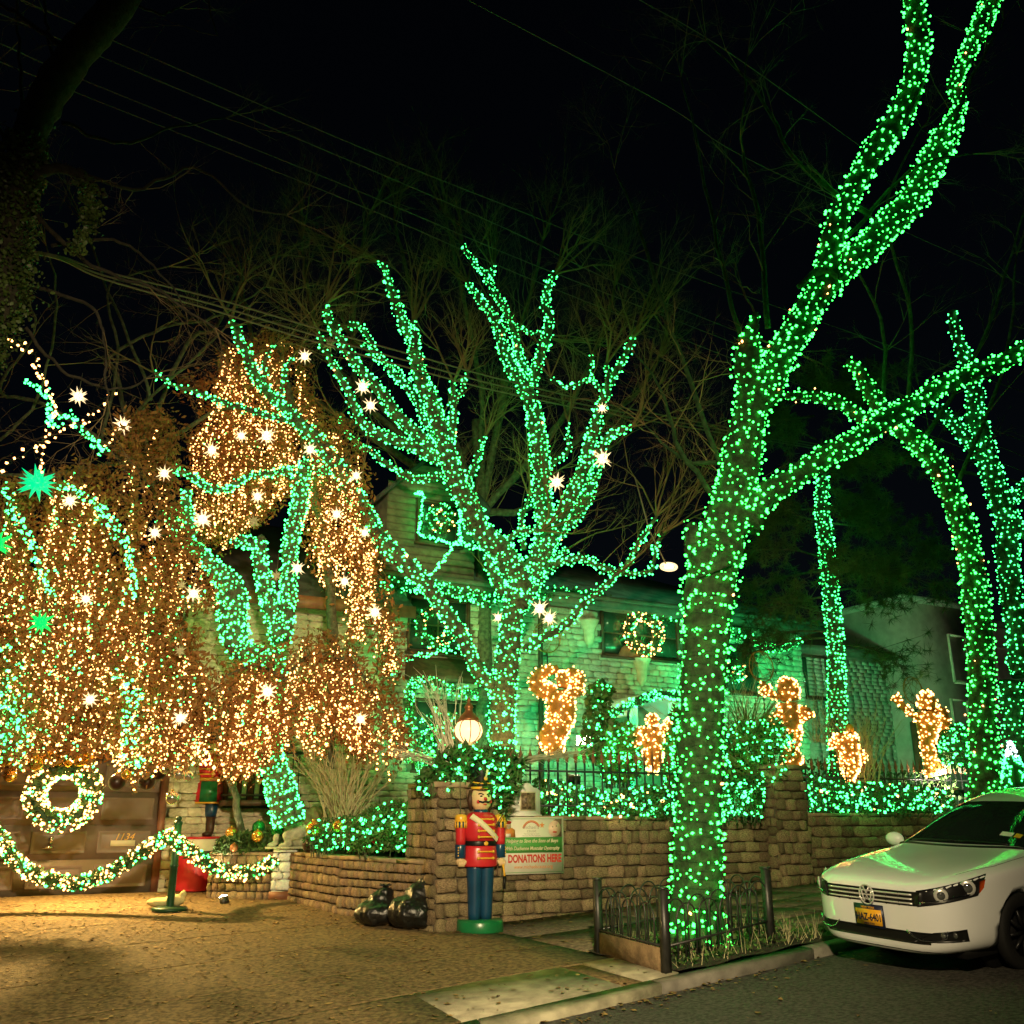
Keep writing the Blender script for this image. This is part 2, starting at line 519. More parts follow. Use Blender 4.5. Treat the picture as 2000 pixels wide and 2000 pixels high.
def slab(parent, s0, s1, t0, t1, zf, m, name='paving_slab', gap=.012, th=.05, dz=0.0, n=2):
    mb = MB(); v, f = [], []
    s0 += gap; s1 -= gap; t0 += gap; t1 -= gap
    tilt = rng.normal(0, .003 if m == 'paving' else 0.0, 3)
    for i in range(n + 1):
        for j in range(n + 1):
            a, b = i / n, j / n
            s = s0 + (s1 - s0) * a; t = t0 + (t1 - t0) * b
            v.append(S(s, t, zf(s, t) + dz + tilt[0] + tilt[1] * (a - .5) + tilt[2] * (b - .5)))
    top = len(v)
    for i in range(n):
        for j in range(n):
            a = i * (n + 1) + j
            f.append((a, a + n + 1, a + n + 2, a + 1))
    rim = [i * (n + 1) for i in range(n + 1)] + [n * (n + 1) + j for j in range(1, n + 1)] + [i * (n + 1) + n for i in range(n - 1, -1, -1)] + [j for j in range(n - 1, 0, -1)]
    for k in rim: v.append(v[k] - Vector((0, 0, th)))
    for q in range(len(rim)):
        w = (q + 1) % len(rim)
        f.append((rim[w], rim[q], top + q, top + w))
    mb.add(v, f)
    return mb.obj(name, m, parent)
PIT = (6.05, 8.05, KERB_T + .17, 9.95)
sE = [6.05, 8.05] + [8.05 + 1.55 * k for k in range(1, 9)]
tE = [KERB_T + .17, 9.95, 11.6, WALL_T - .02]
for i in range(len(sE) - 1):
    for j in range(3):
        if i == 0 and j == 0: continue
        if i > 0 and j < 2:                       # cracked old flags: each flag in several pieces
            sm = sE[i] + rng.uniform(.4, .6) * (sE[i + 1] - sE[i])
            tm = tE[j] + rng.uniform(.4, .6) * (tE[j + 1] - tE[j])
            for a, b in ((sE[i], sm), (sm, sE[i + 1])):
                for c, d in ((tE[j], tm), (tm, tE[j + 1])):
                    slab(pave, a, b, c, d, gz, 'paving', gap=.02, dz=rng.normal(0, .006))
        else:
            slab(pave, sE[i], sE[i + 1], tE[j], tE[j + 1], gz, 'paving')
# driveway slabs, then the pale apron slab by the kerb
dE = [6.03, 3.72, 1.2, -2.2, -5.6, -9.0]
dT = [KERB_T + .17, 9.42, 10.7, 12.2, 13.8, 15.4, 17.0, 18.6]
slab(drive, 5.62, 6.03, dT[0], dT[1], gz, 'concrete', dz=.010)
slab(drive, 5.37, 5.62, dT[0], dT[1], gz, 'drive', name='patched_slab', dz=-.008)
slab(drive, 3.72, 5.37, dT[0], dT[1], gz, 'concrete', dz=.002)
slab(drive, -9, 3.72, dT[0], dT[1], gz, 'drive', gap=.004, n=20)
for j in range(1, len(dT) - 1):
    slab(drive, -9, 6.03, dT[j], dT[j + 1], gz, 'drive', gap=.004, n=24)
# kerb: dropped along the driveway, full height beside the tree pit
kerb = thing('kerb', None, None); kerb['kind'] = 'structure'
s = -9.3
while s < 26:
    L = 1.9 + rng.uniform(-.2, .2)
    s1 = s + L
    mb = MB(); v = []
    for a in (s + .006, s1 - .006):
        low = a < 5.6
        top = zk(a) + (.004 if low else .0)
        bot = rz(a, KERB_T) - .15
        h = -.055 if low else 0.0
        dr = .055 if low else .0
        for (t, z) in ((KERB_T - .02, bot), (KERB_T - .02, top - dr - .015), (KERB_T + .005, top - dr), (KERB_T + .165, top + (0 if not low else -.004)), (KERB_T + .165, bot)):
            v.append(S(a, t, z))
    f = [(k, (k + 1) % 5, 5 + (k + 1) % 5, 5 + k) for k in range(5)] + [(4, 3, 2, 1, 0), (5, 6, 7, 8, 9)]
    mb.add(v, f)
    mb.obj('kerbstone', 'concrete' if 3.0 < s < 5.4 else 'kerbstone', kerb)
    s = s1
# tree pit: soil, weeds and dead leaves
tag(sheet('tree_pit', PIT[0] - .03, PIT[1] + .03, 16, PIT[2], PIT[3], 14,
          lambda s, t: gz(s, t) + .015 + .07 * math.exp(-((s - 7.1) ** 2 + (t - 9.2) ** 2) / .35) + .012 * math.sin(9 * s) * math.cos(11 * t), 'soil'), kind='structure')
mb = MB(); n = 900
ss_ = rng.uniform(PIT[0] + .02, PIT[1] + .1, n); tt_ = rng.uniform(PIT[2], PIT[3], n)
pts = [S(a, b, gz(a, b) + .06 + abs(rng.normal(0, .04))) for a, b in zip(ss_, tt_)]
leaves(mb, pts, .045, 1.3)
tag(mb.obj('pit_weeds', 'shrub'), 'low weeds and ivy growing round the foot of the kerbside tree', 'weeds', kind='stuff')
mb = MB(); A, B = [], []
for _ in range(260):
    a, b = rng.uniform(PIT[0] + .05, PIT[1] - .05), rng.uniform(PIT[2] + .05, PIT[3] - .05)
    p = S(a, b, gz(a, b)); h = rng.uniform(.08, .32)
    A.append(p); B.append(p + Vector((rng.normal(0, .07), rng.normal(0, .07), h)))
segs(mb, A, B, .005, .001)
tag(mb.obj('pit_grass', 'stick'), 'dry grass blades standing inside the low iron tree guard', 'grass', kind='stuff')
# fallen leaves and grit on the driveway, pavement and in the gutter
pts = []
while len(pts) < 7500:
    s, t = rng.uniform(-6, 16), rng.uniform(KERB_T + .2, 18.4)
    if s > 5.6 and t > 13.1: continue
    w = .22 + .78 * math.exp(-((s - .5) ** 2) / 14 - ((t - 14.5) ** 2) / 14) + (.6 if abs(t - 13.0) < .3 and s > 5 else 0)
    if rng.uniform() > w: continue
    pts.append(S(s, t, gz(s, t) + .012))
for _ in range(500):
    s, t = rng.uniform(4, 18), KERB_T - abs(rng.normal(0, .22)) - .03
    pts.append(S(s, t, rz(s, t) + .012))
for _ in range(160):
    s, t = rng.uniform(-3, 14), rng.uniform(3, KERB_T)
    pts.append(S(s, t, rz(s, t) + .012))
mb = MB()
c = np.array(pts); n = len(c)
lv = LV * np.array([1, 1.2, .6])
ang = rng.uniform(0, 6.28, n); sz = rng.uniform(.018, .075, n)
v = np.zeros((n, 6, 3))
v[:, :, 0] = (lv[None, :, 0] * np.cos(ang)[:, None] - lv[None, :, 1] * np.sin(ang)[:, None]) * sz[:, None]
v[:, :, 1] = (lv[None, :, 0] * np.sin(ang)[:, None] + lv[None, :, 1] * np.cos(ang)[:, None]) * sz[:, None]
v[:, :, 2] = lv[None, :, 2] * sz[:, None] * rng.uniform(-2, 3, n)[:, None] + .006
v += c[:, None, :]
f = LF[None] + (np.arange(n) * 6)[:, None, None]
mb.add(v.reshape(-1, 3), f.reshape(-1, 4))
tag(mb.obj('leaf_litter', 'litter'), 'brown dead leaves scattered over the driveway, pavement and gutter', 'leaves', kind='stuff')

# ================================================================= STONE WALLS
def stone_mesh(seed, rough=.085):
    r = np.random.default_rng(seed)
    ring = [(-.5, -.5), (-.1, -.53), (.5, -.5), (.53, .05), (.5, .5), (.05, .53), (-.5, .5), (-.53, -.02)]
    v = []
    for dep, k in ((.5, .97), (-.30, 1.0), (-.5, .88)):
        for (x, z) in ring:
            v.append((x * k + r.normal(0, rough * .6), dep + r.normal(0, rough * .8) * (dep < 0), z * k + r.normal(0, rough * .6)))
    v.append((r.normal(0, .08), -.555 + r.normal(0, .05), r.normal(0, .08)))
    f = []
    for L in (0, 1):
        for k in range(8):
            j = (k + 1) % 8
            f.append((L * 8 + k, L * 8 + j, L * 8 + 8 + j, L * 8 + 8 + k))
    for k in range(8): f.append((16 + k, 16 + (k + 1) % 8, 24))
    mb = MB(); mb.add(v, f)
    return mb.mesh('stone', False)
_stones = {}
def stone_variants(m):
    if m not in _stones:
        L = []
        for k in range(8):
            me = stone_mesh(100 + k); me.materials.append(M[m]); L.append(me)
        _stones[m] = L
    return _stones[m]
def lay_stones(parent, a, b, zb, zt, ch, sl, m, name='stone', depth=.10, gap=.020, jitter=.5, skip=None, cap=300, proud=.0):
    """courses of stones on the vertical face a->b (x, y); zb may slope: function of 0..1"""
    a, b = Vector((a[0], a[1], 0)), Vector((b[0], b[1], 0))
    L = (b - a).length; d = (b - a) / L
    nrm = Vector((d.y, -d.x, 0))
    ang = math.atan2(d.y, d.x)
    spec = []
    z = zt
    row = 0
    while z > min(zb(0), zb(1)) + .03:
        h = ch * rng.uniform(.75, 1.2)
        x = -rng.uniform(0, sl) * .6
        while x < L:
            w = sl * rng.uniform(1 - jitter, 1 + jitter)
            x0, x1 = max(0, x), min(L, x + w)
            x += w
            if x1 - x0 < sl * .25: continue
            base = zb((x0 + x1) / 2 / L)
            zl = max(z - h, base - .02)
            if z - zl < .035: continue
            if skip and skip((x0 + x1) / 2, (z + zl) / 2, x1 - x0, z - zl): continue
            spec.append((x0, x1, zl, z))
        z -= h; row += 1
    spec_i = list(range(len(spec)))
    if len(spec) > cap:
        order = sorted(spec_i, key=lambda i: -(spec[i][1] - spec[i][0]) * (spec[i][3] - spec[i][2]))
        keep = set(order[:cap])
    else: keep = set(spec_i)
    vs_ = stone_variants(m)
    rest = MB()
    for i, (x0, x1, z0, z1) in enumerate(spec):
        c = a + d * ((x0 + x1) / 2); c.z = (z0 + z1) / 2
        c = c + nrm * (proud + rng.uniform(-.012, .014))
        sc = (x1 - x0 - gap, depth, z1 - z0 - gap)
        me = vs_[rng.integers(len(vs_))]
        rot = ang + rng.normal(0, .02)
        if i in keep:
            o = bpy.data.objects.new(name, me); col.objects.link(o)
            o.parent = parent; o.location = c; o.scale = sc; o.rotation_euler = (0, rng.normal(0, .015), rot)
        else:
            co = np.empty(len(me.vertices) * 3); me.vertices.foreach_get('co', co); co = co.reshape(-1, 3) * np.array(sc)
            ca, sa = math.cos(rot), math.sin(rot)
            w = np.stack([co[:, 0] * ca - co[:, 1] * sa + c.x, co[:, 0] * sa + co[:, 1] * ca + c.y, co[:, 2] + c.z], 1)
            rest.add(w, [tuple(p.vertices) for p in me.polygons])
    if rest.n:
        o = rest.obj(name + '_courses', m, parent); o['kind'] = 'stuff'
def core(parent, a, b, th, z0, z1, m='mortar', name='mortar_core', inset=.018):
    a, b = Vector((a[0], a[1], 0)), Vector((b[0], b[1], 0))
    d = (b - a).normalized(); n = Vector((-d.y, d.x, 0))
    mb = MB()
    q = [a + n * inset, b + n * inset, b + n * th, a + n * th]
    mb.add([(p.x, p.y, z0) for p in q] + [(p.x, p.y, z1) for p in q], [(3, 2, 1, 0), (4, 5, 6, 7), (0, 1, 5, 4), (1, 2, 6, 5), (2, 3, 7, 6), (3, 0, 4, 7)])
    return mb.obj(name, m, parent)
def coping(parent, a, b, th, z, h=.055, over=.04, n=5, m='coping'):
    a, b = Vector((a[0], a[1], 0)), Vector((b[0], b[1], 0))
    d = (b - a).normalized(); nn = Vector((-d.y, d.x, 0)); L = (b - a).length
    ang = math.atan2(d.y, d.x)
    for k in range(n):
        x0, x1 = L * k / n + .004, L * (k + 1) / n - .004
        c = a + d * ((x0 + x1) / 2) + nn * (th / 2 - over / 2)
        mb = MB(); box(mb, (0, 0, 0), (x1 - x0, th + over, h))
        o = mb.obj('coping_slab', m, parent)
        o.location = (c.x, c.y, z + h / 2 + rng.normal(0, .002)); o.rotation_euler = (0, 0, ang)
WT = 1.5
def xy(p): return (p[0], p[1])
# the two front wall runs and their piers
pier1_c = P(915, 1820, 13.75)
ps, pt = ST(pier1_c)
W1a = S(ps + .50, WALL_T); sp2 = ST(onT(1498, 1600, WALL_T))[0]
W1b = S(sp2, WALL_T)
wall1 = thing('stone_wall', 'front garden wall of rough tan stones carrying the donations sign', 'wall')
zb1 = lambda k: zw(ps + .5 + k * (sp2 - ps - .5)) - .03
core(wall1, W1a, W1b, .36, -.5, WT - .055)
lay_stones(wall1, W1a, W1b, zb1, WT - .06, .165, .27, 'stone')
coping(wall1, W1a, W1b, .38, WT - .055, n=6)
pier2 = thing('stone_pier', 'square stone gate pier between the two front wall runs', 'pier')
w2 = .72
pa, pb = S(sp2 - .0, WALL_T - .22), S(sp2 + w2, WALL_T - .22)
core(pier2, pa, pb, w2, -.3, 1.5 + .78)
lay_stones(pier2, pa, pb, lambda k: zw(sp2) - .02, 2.27, .17, .26, 'stone')
core2 = S(sp2, WALL_T + .45)
lay_stones(pier2, core2, pa, lambda k: zw(sp2) - .02, 2.27, .17, .26, 'stone')
coping(pier2, S(sp2 - .04, WALL_T - .25), S(sp2 + w2 + .04, WALL_T - .25), w2 + .06, 2.28, h=.07, n=1)
wall2 = thing('stone_wall', 'dark front wall of squared stones running behind the white car', 'wall')
W2a, W2b = S(sp2 + w2, WALL_T), S(sp2 + w2 + 9.5, WALL_T)
core(wall2, W2a, W2b, .36, -.2, 1.50)
lay_stones(wall2, W2a, W2b, lambda k: zw(sp2 + w2 + k * 9.5) - .02, 1.50, .165, .30, 'stone', cap=290)
coping(wall2, W2a, W2b, .38, 1.50, n=8)
# pier by the toy soldier
pier1 = thing('stone_pier', 'stone gate pier with an evergreen planter and lantern on top', 'pier')
pw = 1.0
a1, b1 = S(ps - pw / 2, pt), S(ps + pw / 2, pt)
core(pier1, a1, b1, pw, -.3, 1.88)
lay_stones(pier1, a1, b1, lambda k: -.06, 1.88, .165, .26, 'stone')
lay_stones(pier1, S(ps - pw / 2, pt + pw), a1, lambda k: -.02, 1.88, .165, .24, 'stone')
coping(pier1, S(ps - pw / 2 - .04, pt - .03), S(ps + pw / 2 + .04, pt - .03), pw + .06, 1.88, h=.07, n=1)
# low cobble wall along the driveway, then its white end block and the planter run to the left
FA, FB = P(566, 1742, 17.0), S(ps - pw / 2 + .02, pt + .25)
FT = .93
flank = thing('cobble_wall', 'low curved retaining wall of small brown cobbles beside the driveway', 'wall')
def gz_at(p):
    s, t = ST(p); return gz(s, t)
zf = lambda k: gz_at(Vector(xy(FA)).lerp(Vector(xy(FB)), k)) - .03
mid = (Vector(xy(FA)) + Vector(xy(FB))) / 2 + Vector((-.16, -.14))
for q0, q1 in ((xy(FA), mid), (mid, xy(FB))):
    z_ = lambda k, q0=q0, q1=q1: gz_at(Vector(q0).lerp(Vector(q1), k)) - .03
    core(flank, q0, q1, .34, -.3, FT - .06)
    lay_stones(flank, q0, q1, z_, FT - .055, .145, .125, 'cobble', jitter=.3, gap=.026, cap=150)
    coping(flank, q0, q1, .36, FT - .055, h=.05, n=3)
FW = P(527, 1742, 16.95)
ww = thing('white_pedestal', 'short whitewashed stone pedestal under the seated lion', 'pedestal')
core(ww, FW, FA, .42, -.1, FT - .02, 'whitewash', inset=.05)
lay_stones(ww, FW, FA, lambda k: gz_at(FW) + .10, FT - .01, .155, .26, 'whitewash', proud=.0)
mb = MB(); c_ = (Vector(FW) + Vector(FA)) / 2
box(mb, (c_.x + .02, c_.y + .18, FT + .03), ((FA - FW).length + .06, .50, .07), math.atan2(FA.y - FW.y, FA.x - FW.x)); mb.obj('capstone', 'whitewash', ww)
mb = MB(); box(mb, (c_.x, c_.y - .0, gz_at(FW) + .05), ((FA - FW).length + .02, .16, .14), math.atan2(FA.y - FW.y, FA.x - FW.x)); mb.obj('plinth', 'brownwood', ww)
FL_ = P(404, 1748, 17.1)
planter = thing('cobble_planter', 'low cobble planter wall between the drum and the white pedestal', 'wall')
core(planter, FL_, FW, .34, -.1, FT - .06)
lay_stones(planter, FL_, FW, lambda k: gz_at(FL_) - .02, FT - .055, .145, .14, 'cobble', jitter=.3, gap=.02)
coping(planter, FL_, FW, .36, FT - .055, h=.05, n=2)
# soil filling the beds behind them
mb = MB()
q = [xy(FL_), xy(FW), xy(FA), tuple(mid), xy(FB)]
inner = [(x - .1 + .12, y + .22) for x, y in q]
back = [(-6.6, 18.9), (-4.8, 19.6), (-3.0, 20.3), (-1.6, 20.4), (.2, 18.4)]
v = [(x, y, FT - .09) for x, y in inner] + [(x, y, 1.12) for x, y in back]
mb.add(v, [(k, k + 1, 6 + k, 5 + k) for k in range(4)])
tag(mb.obj('flower_bed', 'garden_soil'), kind='structure')
# ================================================================= HOUSES
def rect_on(t0, u0, v0, u1, v1):
    um, vm = (u0 + u1) / 2, (v0 + v1) / 2
    s0 = ST(onT(u0, vm, t0))[0]; s1 = ST(onT(u1, vm, t0))[0]
    z0 = onT(um, v1, t0).z; z1 = onT(um, v0, t0).z
    return s0, s1, z0, z1
def window(parent, s0, s1, z0, z1, t0, cols=2, rows=2, fm='darkwood', gm='winglass', name='window', fw=.06):
    mb = MB(); boxST(mb, s0, s1, t0 + .06, t0 + .09, z0, z1)
    w = mb.obj(name, fm, parent)
    mb = MB()
    boxST(mb, s0 - fw, s0, t0 - .05, t0 + .1, z0 - fw, z1 + fw); boxST(mb, s1, s1 + fw, t0 - .05, t0 + .1, z0 - fw, z1 + fw)
    boxST(mb, s0, s1, t0 - .048, t0 + .1, z1, z1 + fw); boxST(mb, s0, s1, t0 - .048, t0 + .1, z0 - fw, z0)
    mb.obj('frame', fm, w)
    mb = MB(); boxST(mb, s0 - fw - .06, s1 + fw + .06, t0 - .13, t0 - .05, z0 - fw - .06, z0 - fw); mb.obj('sill', fm, w)
    g = .02
    for i in range(cols):
        for j in range(rows):
            mb = MB()
            boxST(mb, s0 + (s1 - s0) * i / cols + g, s0 + (s1 - s0) * (i + 1) / cols - g, t0 + .03, t0 + .055,
                  z0 + (z1 - z0) * j / rows + g, z0 + (z1 - z0) * (j + 1) / rows - g)
            mb.obj('pane', gm, w)
    return w
# ---- main house
hs0 = ST(onT(735, 1250, HOUSE_T))[0]; hs1 = ST(onT(1566, 1300, HOUSE_T))[0]
HZ = 6.3
house = thing('stone_house', 'two storey house faced in pale stone blocks behind the green lit tree', 'house')
mb = MB(); boxST(mb, hs0, hs1, HOUSE_T + .04, HOUSE_T + 8, .4, HZ); mb.obj('wall', 'facade_joint', house)
wins = [rect_on(HOUSE_T, 800, 1172, 912, 1272), rect_on(HOUSE_T, 1178, 1200, 1322, 1282),
        rect_on(HOUSE_T, 1424, 1268, 1470, 1350), rect_on(HOUSE_T, 812, 1372, 940, 1500), rect_on(HOUSE_T, 1215, 1385, 1330, 1560)]
def hskip(x, z, w, h):
    s = hs0 + x
    return any(a - w * .45 < s < b + w * .45 and c - h * .4 < z < d + h * .4 for a, b, c, d in wins)
fa, fb = S(hs0, HOUSE_T), S(hs1, HOUSE_T)
lay_stones(house, fa, fb, lambda k: .9, HZ - .04, .135, .30, 'facade', name='facade_block', depth=.07, gap=.012, jitter=.3, skip=hskip, cap=290)
lay_stones(house, fb, S(hs1, HOUSE_T + 5), lambda k: 1.0, HZ - .04, .135, .45, 'facade', name='side_block', depth=.07, gap=.012, jitter=.3, cap=0)
window(house, *wins[0], HOUSE_T, 2, 2); window(house, *wins[1], HOUSE_T, 3, 2)
window(house, *wins[2], HOUSE_T, 1, 2); window(house, *wins[3], HOUSE_T, 3, 2)
mb = MB(); a, b, c, d = wins[4]; boxST(mb, a, b, HOUSE_T + .05, HOUSE_T + .1, c, d); dr = mb.obj('front_door', 'brownwood', house)
mb = MB(); ell(mb, S(b - .15, HOUSE_T, c + 1.0), .05, 8, 6); mb.obj('handle', 'gold', dr)
# eaves, gutter and hipped roof
mb = MB(); boxST(mb, hs0 - .2, hs1 + .45, HOUSE_T - .5, HOUSE_T + 8.3, HZ, HZ + .06); mb.obj('soffit', 'fascia', house)
mb = MB(); boxST(mb, hs0 - .22, hs1 + .47, HOUSE_T - .56, HOUSE_T - .5, HZ - .05, HZ + .20); mb.obj('fascia_board', 'fascia', house)
mb = MB(); tube(mb, [S(hs0 - .2, HOUSE_T - .62, HZ + .16), S(hs1 + .5, HOUSE_T - .62, HZ + .16)], .06, 8); mb.obj('gutter', 'fascia', house)
e = [S(hs0 - .3, HOUSE_T - .6, HZ + .18), S(hs1 + .55, HOUSE_T - .6, HZ + .18), S(hs1 + .55, HOUSE_T + 8.4, HZ + .18), S(hs0 - .3, HOUSE_T + 8.4, HZ + .18)]
rdg = [S(hs0 + 3, HOUSE_T + 3.9, HZ + 2.3), S(hs1 - 4.0, HOUSE_T + 3.9, HZ + 2.3)]
mb = MB(); mb.add(e + rdg, [(0, 1, 5, 4), (2, 3, 4, 5), (1, 2, 5), (3, 0, 4), (3, 2, 1, 0)]); roof = mb.obj('roof', 'roof', house)
mb = MB(); pp = onT(1052, 1400, HOUSE_T); s_ = ST(pp)[0]
tube(mb, [S(s_, HOUSE_T - .5, HZ), S(s_, HOUSE_T - .12, HZ - .4), S(s_, HOUSE_T - .12, 1.0)], .06, 8); mb.obj('downspout', 'darkwood', house)
# dark lean-to roof over the lower window and carved sconces on the wall
a, b, c, d = rect_on(HOUSE_T, 790, 1285, 935, 1330)
mb = MB(); v = [S(a, HOUSE_T - .02, d), S(b, HOUSE_T - .02, d), S(b, HOUSE_T - .9, c), S(a, HOUSE_T - .9, c), S(a, HOUSE_T - .02, c - .02), S(b, HOUSE_T - .02, c - .02), S(b, HOUSE_T - .9, c - .14), S(a, HOUSE_T - .9, c - .14)]
mb.add(v, [(3, 2, 1, 0), (4, 5, 6, 7), (2, 3, 7, 6), (0, 4, 7, 3), (1, 2, 6, 5)]); mb.obj('pent_roof', 'darkwood', house)
for (u, v_) in ((1250, 1305), (1148, 1230)):
    p = onT(u, v_, HOUSE_T); mb = MB()
    lathe(mb, [(.03, -.45), (.12, -.30), (.16, 0), (.24, .18), (.26, .22)], 12, S(ST(p)[0], HOUSE_T - .05, p.z)); mb.obj('wall_sconce', 'limestone', house, True)
p = onT(1235, 1290, HOUSE_T); mb = MB()
cs = ST(p)[0]; pts = [S(cs - .35, HOUSE_T - .045, p.z - .05)] + [S(cs + .45 * -math.cos(k * math.pi / 10), HOUSE_T - .045, p.z + .42 * math.sin(k * math.pi / 10)) for k in range(11)]
prism(mb, pts[1:], S(0, -.05)); mb.obj('brick_fan', 'brownwood', house)
# gabled dormer with clapboards and a lit window
ds0, ds1, dz0, dz1 = rect_on(HOUSE_T - .3, 818, 985, 892, 1060)
DT = HOUSE_T - .3
dorm = thing('gabled_dormer', 'gabled upper storey with clapboards and a window outlined in green lights', 'dormer')
g0, g1 = ds0 - .75, ds1 + .45
gtop = dz1 + .25
mb = MB(); v = [S(g0, DT + .03, 6.5), S(g1, DT + .03, 6.5), S(g1, DT + .03, gtop), S((g0 + g1) / 2, DT + .03, gtop + .9), S(g0, DT + .03, gtop)]
prism(mb, v, S(0, 4.5)); mb.obj('wall', 'fascia', dorm)
z = 6.55
while z < gtop + .55:
    k = 0 if z < gtop else (z - gtop) / .9 * (g1 - g0) / 2
    for (a, b) in ((g0 + k, ds0 - .1), (ds1 + .1, g1 - k)) if dz0 - .1 < z + .1 and z < dz1 + .06 else ((g0 + k, g1 - k),):
        if b - a < .1: continue
        mb = MB(); mb.add([S(a, DT + .02, z + .16), S(b, DT + .02, z + .16), S(b, DT - .03, z), S(a, DT - .03, z), S(a, DT + .03, z), S(b, DT + .03, z)], [(3, 2, 1, 0), (4, 5, 2, 3), (0, 4, 3), (1, 2, 5)])
        mb.obj('clapboard', 'facade_joint', dorm)
    z += .165
window(dorm, ds0, ds1, dz0, dz1, DT - .02, 2, 2)
for sgn in (0, 1):
    q0, q1 = (S(g0 - .25, DT - .35, gtop - .25), S((g0 + g1) / 2, DT - .35, gtop + 1.02)) if sgn == 0 else (S((g0 + g1) / 2, DT - .35, gtop + 1.02), S(g1 + .25, DT - .35, gtop - .25))
    mb = MB(); prism(mb, [q0, q1, q1 + Vector((0, 0, -.12)), q0 + Vector((0, 0, -.12))][::-1], S(0, 5.2)); mb.obj('roof_slope', 'roof', dorm)
# ---- garage wing
gs0 = -12.0; gs1 = ST(onT(742, 1300, GAR_T))[0]
wing = thing('garage_wing', 'pale stone garage wing under the brown leaved weeping trees', 'house')
GZ = 5.7
gd1 = ST(onT(302, 1650, GAR_T))[0]
gd0 = gd1 - 4.15
DZ0, DZ1 = .24, 2.46
bay = rect_on(GAR_T, 446, 1345, 545, 1572)
mb = MB(); boxST(mb, gs0, gs1, GAR_T + .04, GAR_T + 7, -.2, GZ); mb.obj('wall', 'facade_joint', wing)
def wskip(x, z, w, h):
    s = gd1 + .12 + x
    return bay[0] - .15 < s < bay[1] + .15 and bay[2] - .1 < z < bay[3] + .1
lay_stones(wing, S(gd1 + .12, GAR_T), S(gs1, GAR_T), lambda k: .2, GZ - .02, .155, .34, 'limestone', name='limestone_block', depth=.07, gap=.010, jitter=.3, skip=wskip, cap=290)
lay_stones(wing, S(gd0 - 3, GAR_T), S(gd1 + .12, GAR_T), lambda k: DZ1 + .35, GZ - .02, .155, .34, 'limestone', name='upper_block', depth=.07, gap=.010, jitter=.3, cap=0)
lay_stones(wing, S(gs1, GAR_T), S(gs1, GAR_T + .7), lambda k: .9, GZ - .02, .155, .34, 'limestone', name='return_block', depth=.07, gap=.010, jitter=.3, cap=40)
mb = MB(); v = [S(gd1 + .6, GAR_T - .6, GZ - .25), S(gs1 + .5, GAR_T - .6, GZ - .25), S(gs1 + .5, GAR_T + 3, GZ + 2.2), S(gd1 + .6, GAR_T + 3, GZ + 2.2)]
prism(mb, v, (0, 0, .14)); mb.obj('roof', 'roof', wing)
mb = MB(); boxST(mb, gd1 + .6, gs1 + .5, GAR_T - .66, GAR_T - .6, GZ - .32, GZ - .08); mb.obj('fascia_board', 'brownwood', wing)
# timber porch roof with a soffit lamp over the garage door
mb = MB(); boxST(mb, gd0 - .5, gd1 + .5, GAR_T - 1.1, GAR_T - .02, DZ1 + .52, DZ1 + .60); mb.obj('soffit', 'brownwood', wing)
mb = MB(); v = [S(gd0 - .6, GAR_T - 1.25, DZ1 + .60), S(gd1 + .6, GAR_T - 1.25, DZ1 + .60), S(gd1 + .6, GAR_T - .02, DZ1 + 1.25), S(gd0 - .6, GAR_T - .02, DZ1 + 1.25)]
prism(mb, v, (0, 0, .10)); mb.obj('porch_roof', 'roof', wing)
mb = MB(); boxST(mb, gd0 - .12, gd1 + .12, GAR_T - .06, GAR_T + .03, DZ1, DZ1 + .35); mb.obj('lintel', 'darkwood', wing)
for a in (gd0 - .12, gd1):
    mb = MB(); boxST(mb, a, a + .12, GAR_T - .07, GAR_T + .03, .1, DZ1); mb.obj('door_jamb', 'brownwood', wing)
door = MB(); boxST(door, gd0, gd1, GAR_T + .0, GAR_T + .035, DZ0 - .1, DZ1); door = door.obj('garage_door', 'garage', wing)
nr, nc = 4, 4
for j in range(nr):
    z0 = DZ0 + (DZ1 - DZ0) * j / nr; z1 = DZ0 + (DZ1 - DZ0) * (j + 1) / nr
    mb = MB(); boxST(mb, gd0 + .004, gd1 - .004, GAR_T - .012, GAR_T + .0, z0 + .005, z1 - .005); mb.obj('door_section', 'garage', door)
    for i in range(nc):
        s0 = gd0 + (gd1 - gd0) * i / nc + .085; s1 = gd0 + (gd1 - gd0) * (i + 1) / nc - .085
        mb = MB(); q = []
        for (d, t, k) in ((0, -.012, 0), (0, -.030, .0), (.022, -.032, 0), (.05, -.014, 0), (.07, -.014, 0), (.10, -.030, 0)):
            q += [S(s0 + d, GAR_T + t, z0 + .09 + d), S(s1 - d, GAR_T + t, z0 + .09 + d), S(s1 - d, GAR_T + t, z1 - .09 - d), S(s0 + d, GAR_T + t, z1 - .09 - d)]
        f = [(4 * r + k, 4 * r + (k + 1) % 4, 4 * r + 4 + (k + 1) % 4, 4 * r + 4 + k) for r in range(5) for k in range(4)] + [(20, 21, 22, 23)]
        mb.add(q, f); mb.obj('door_panel', 'garage', door)
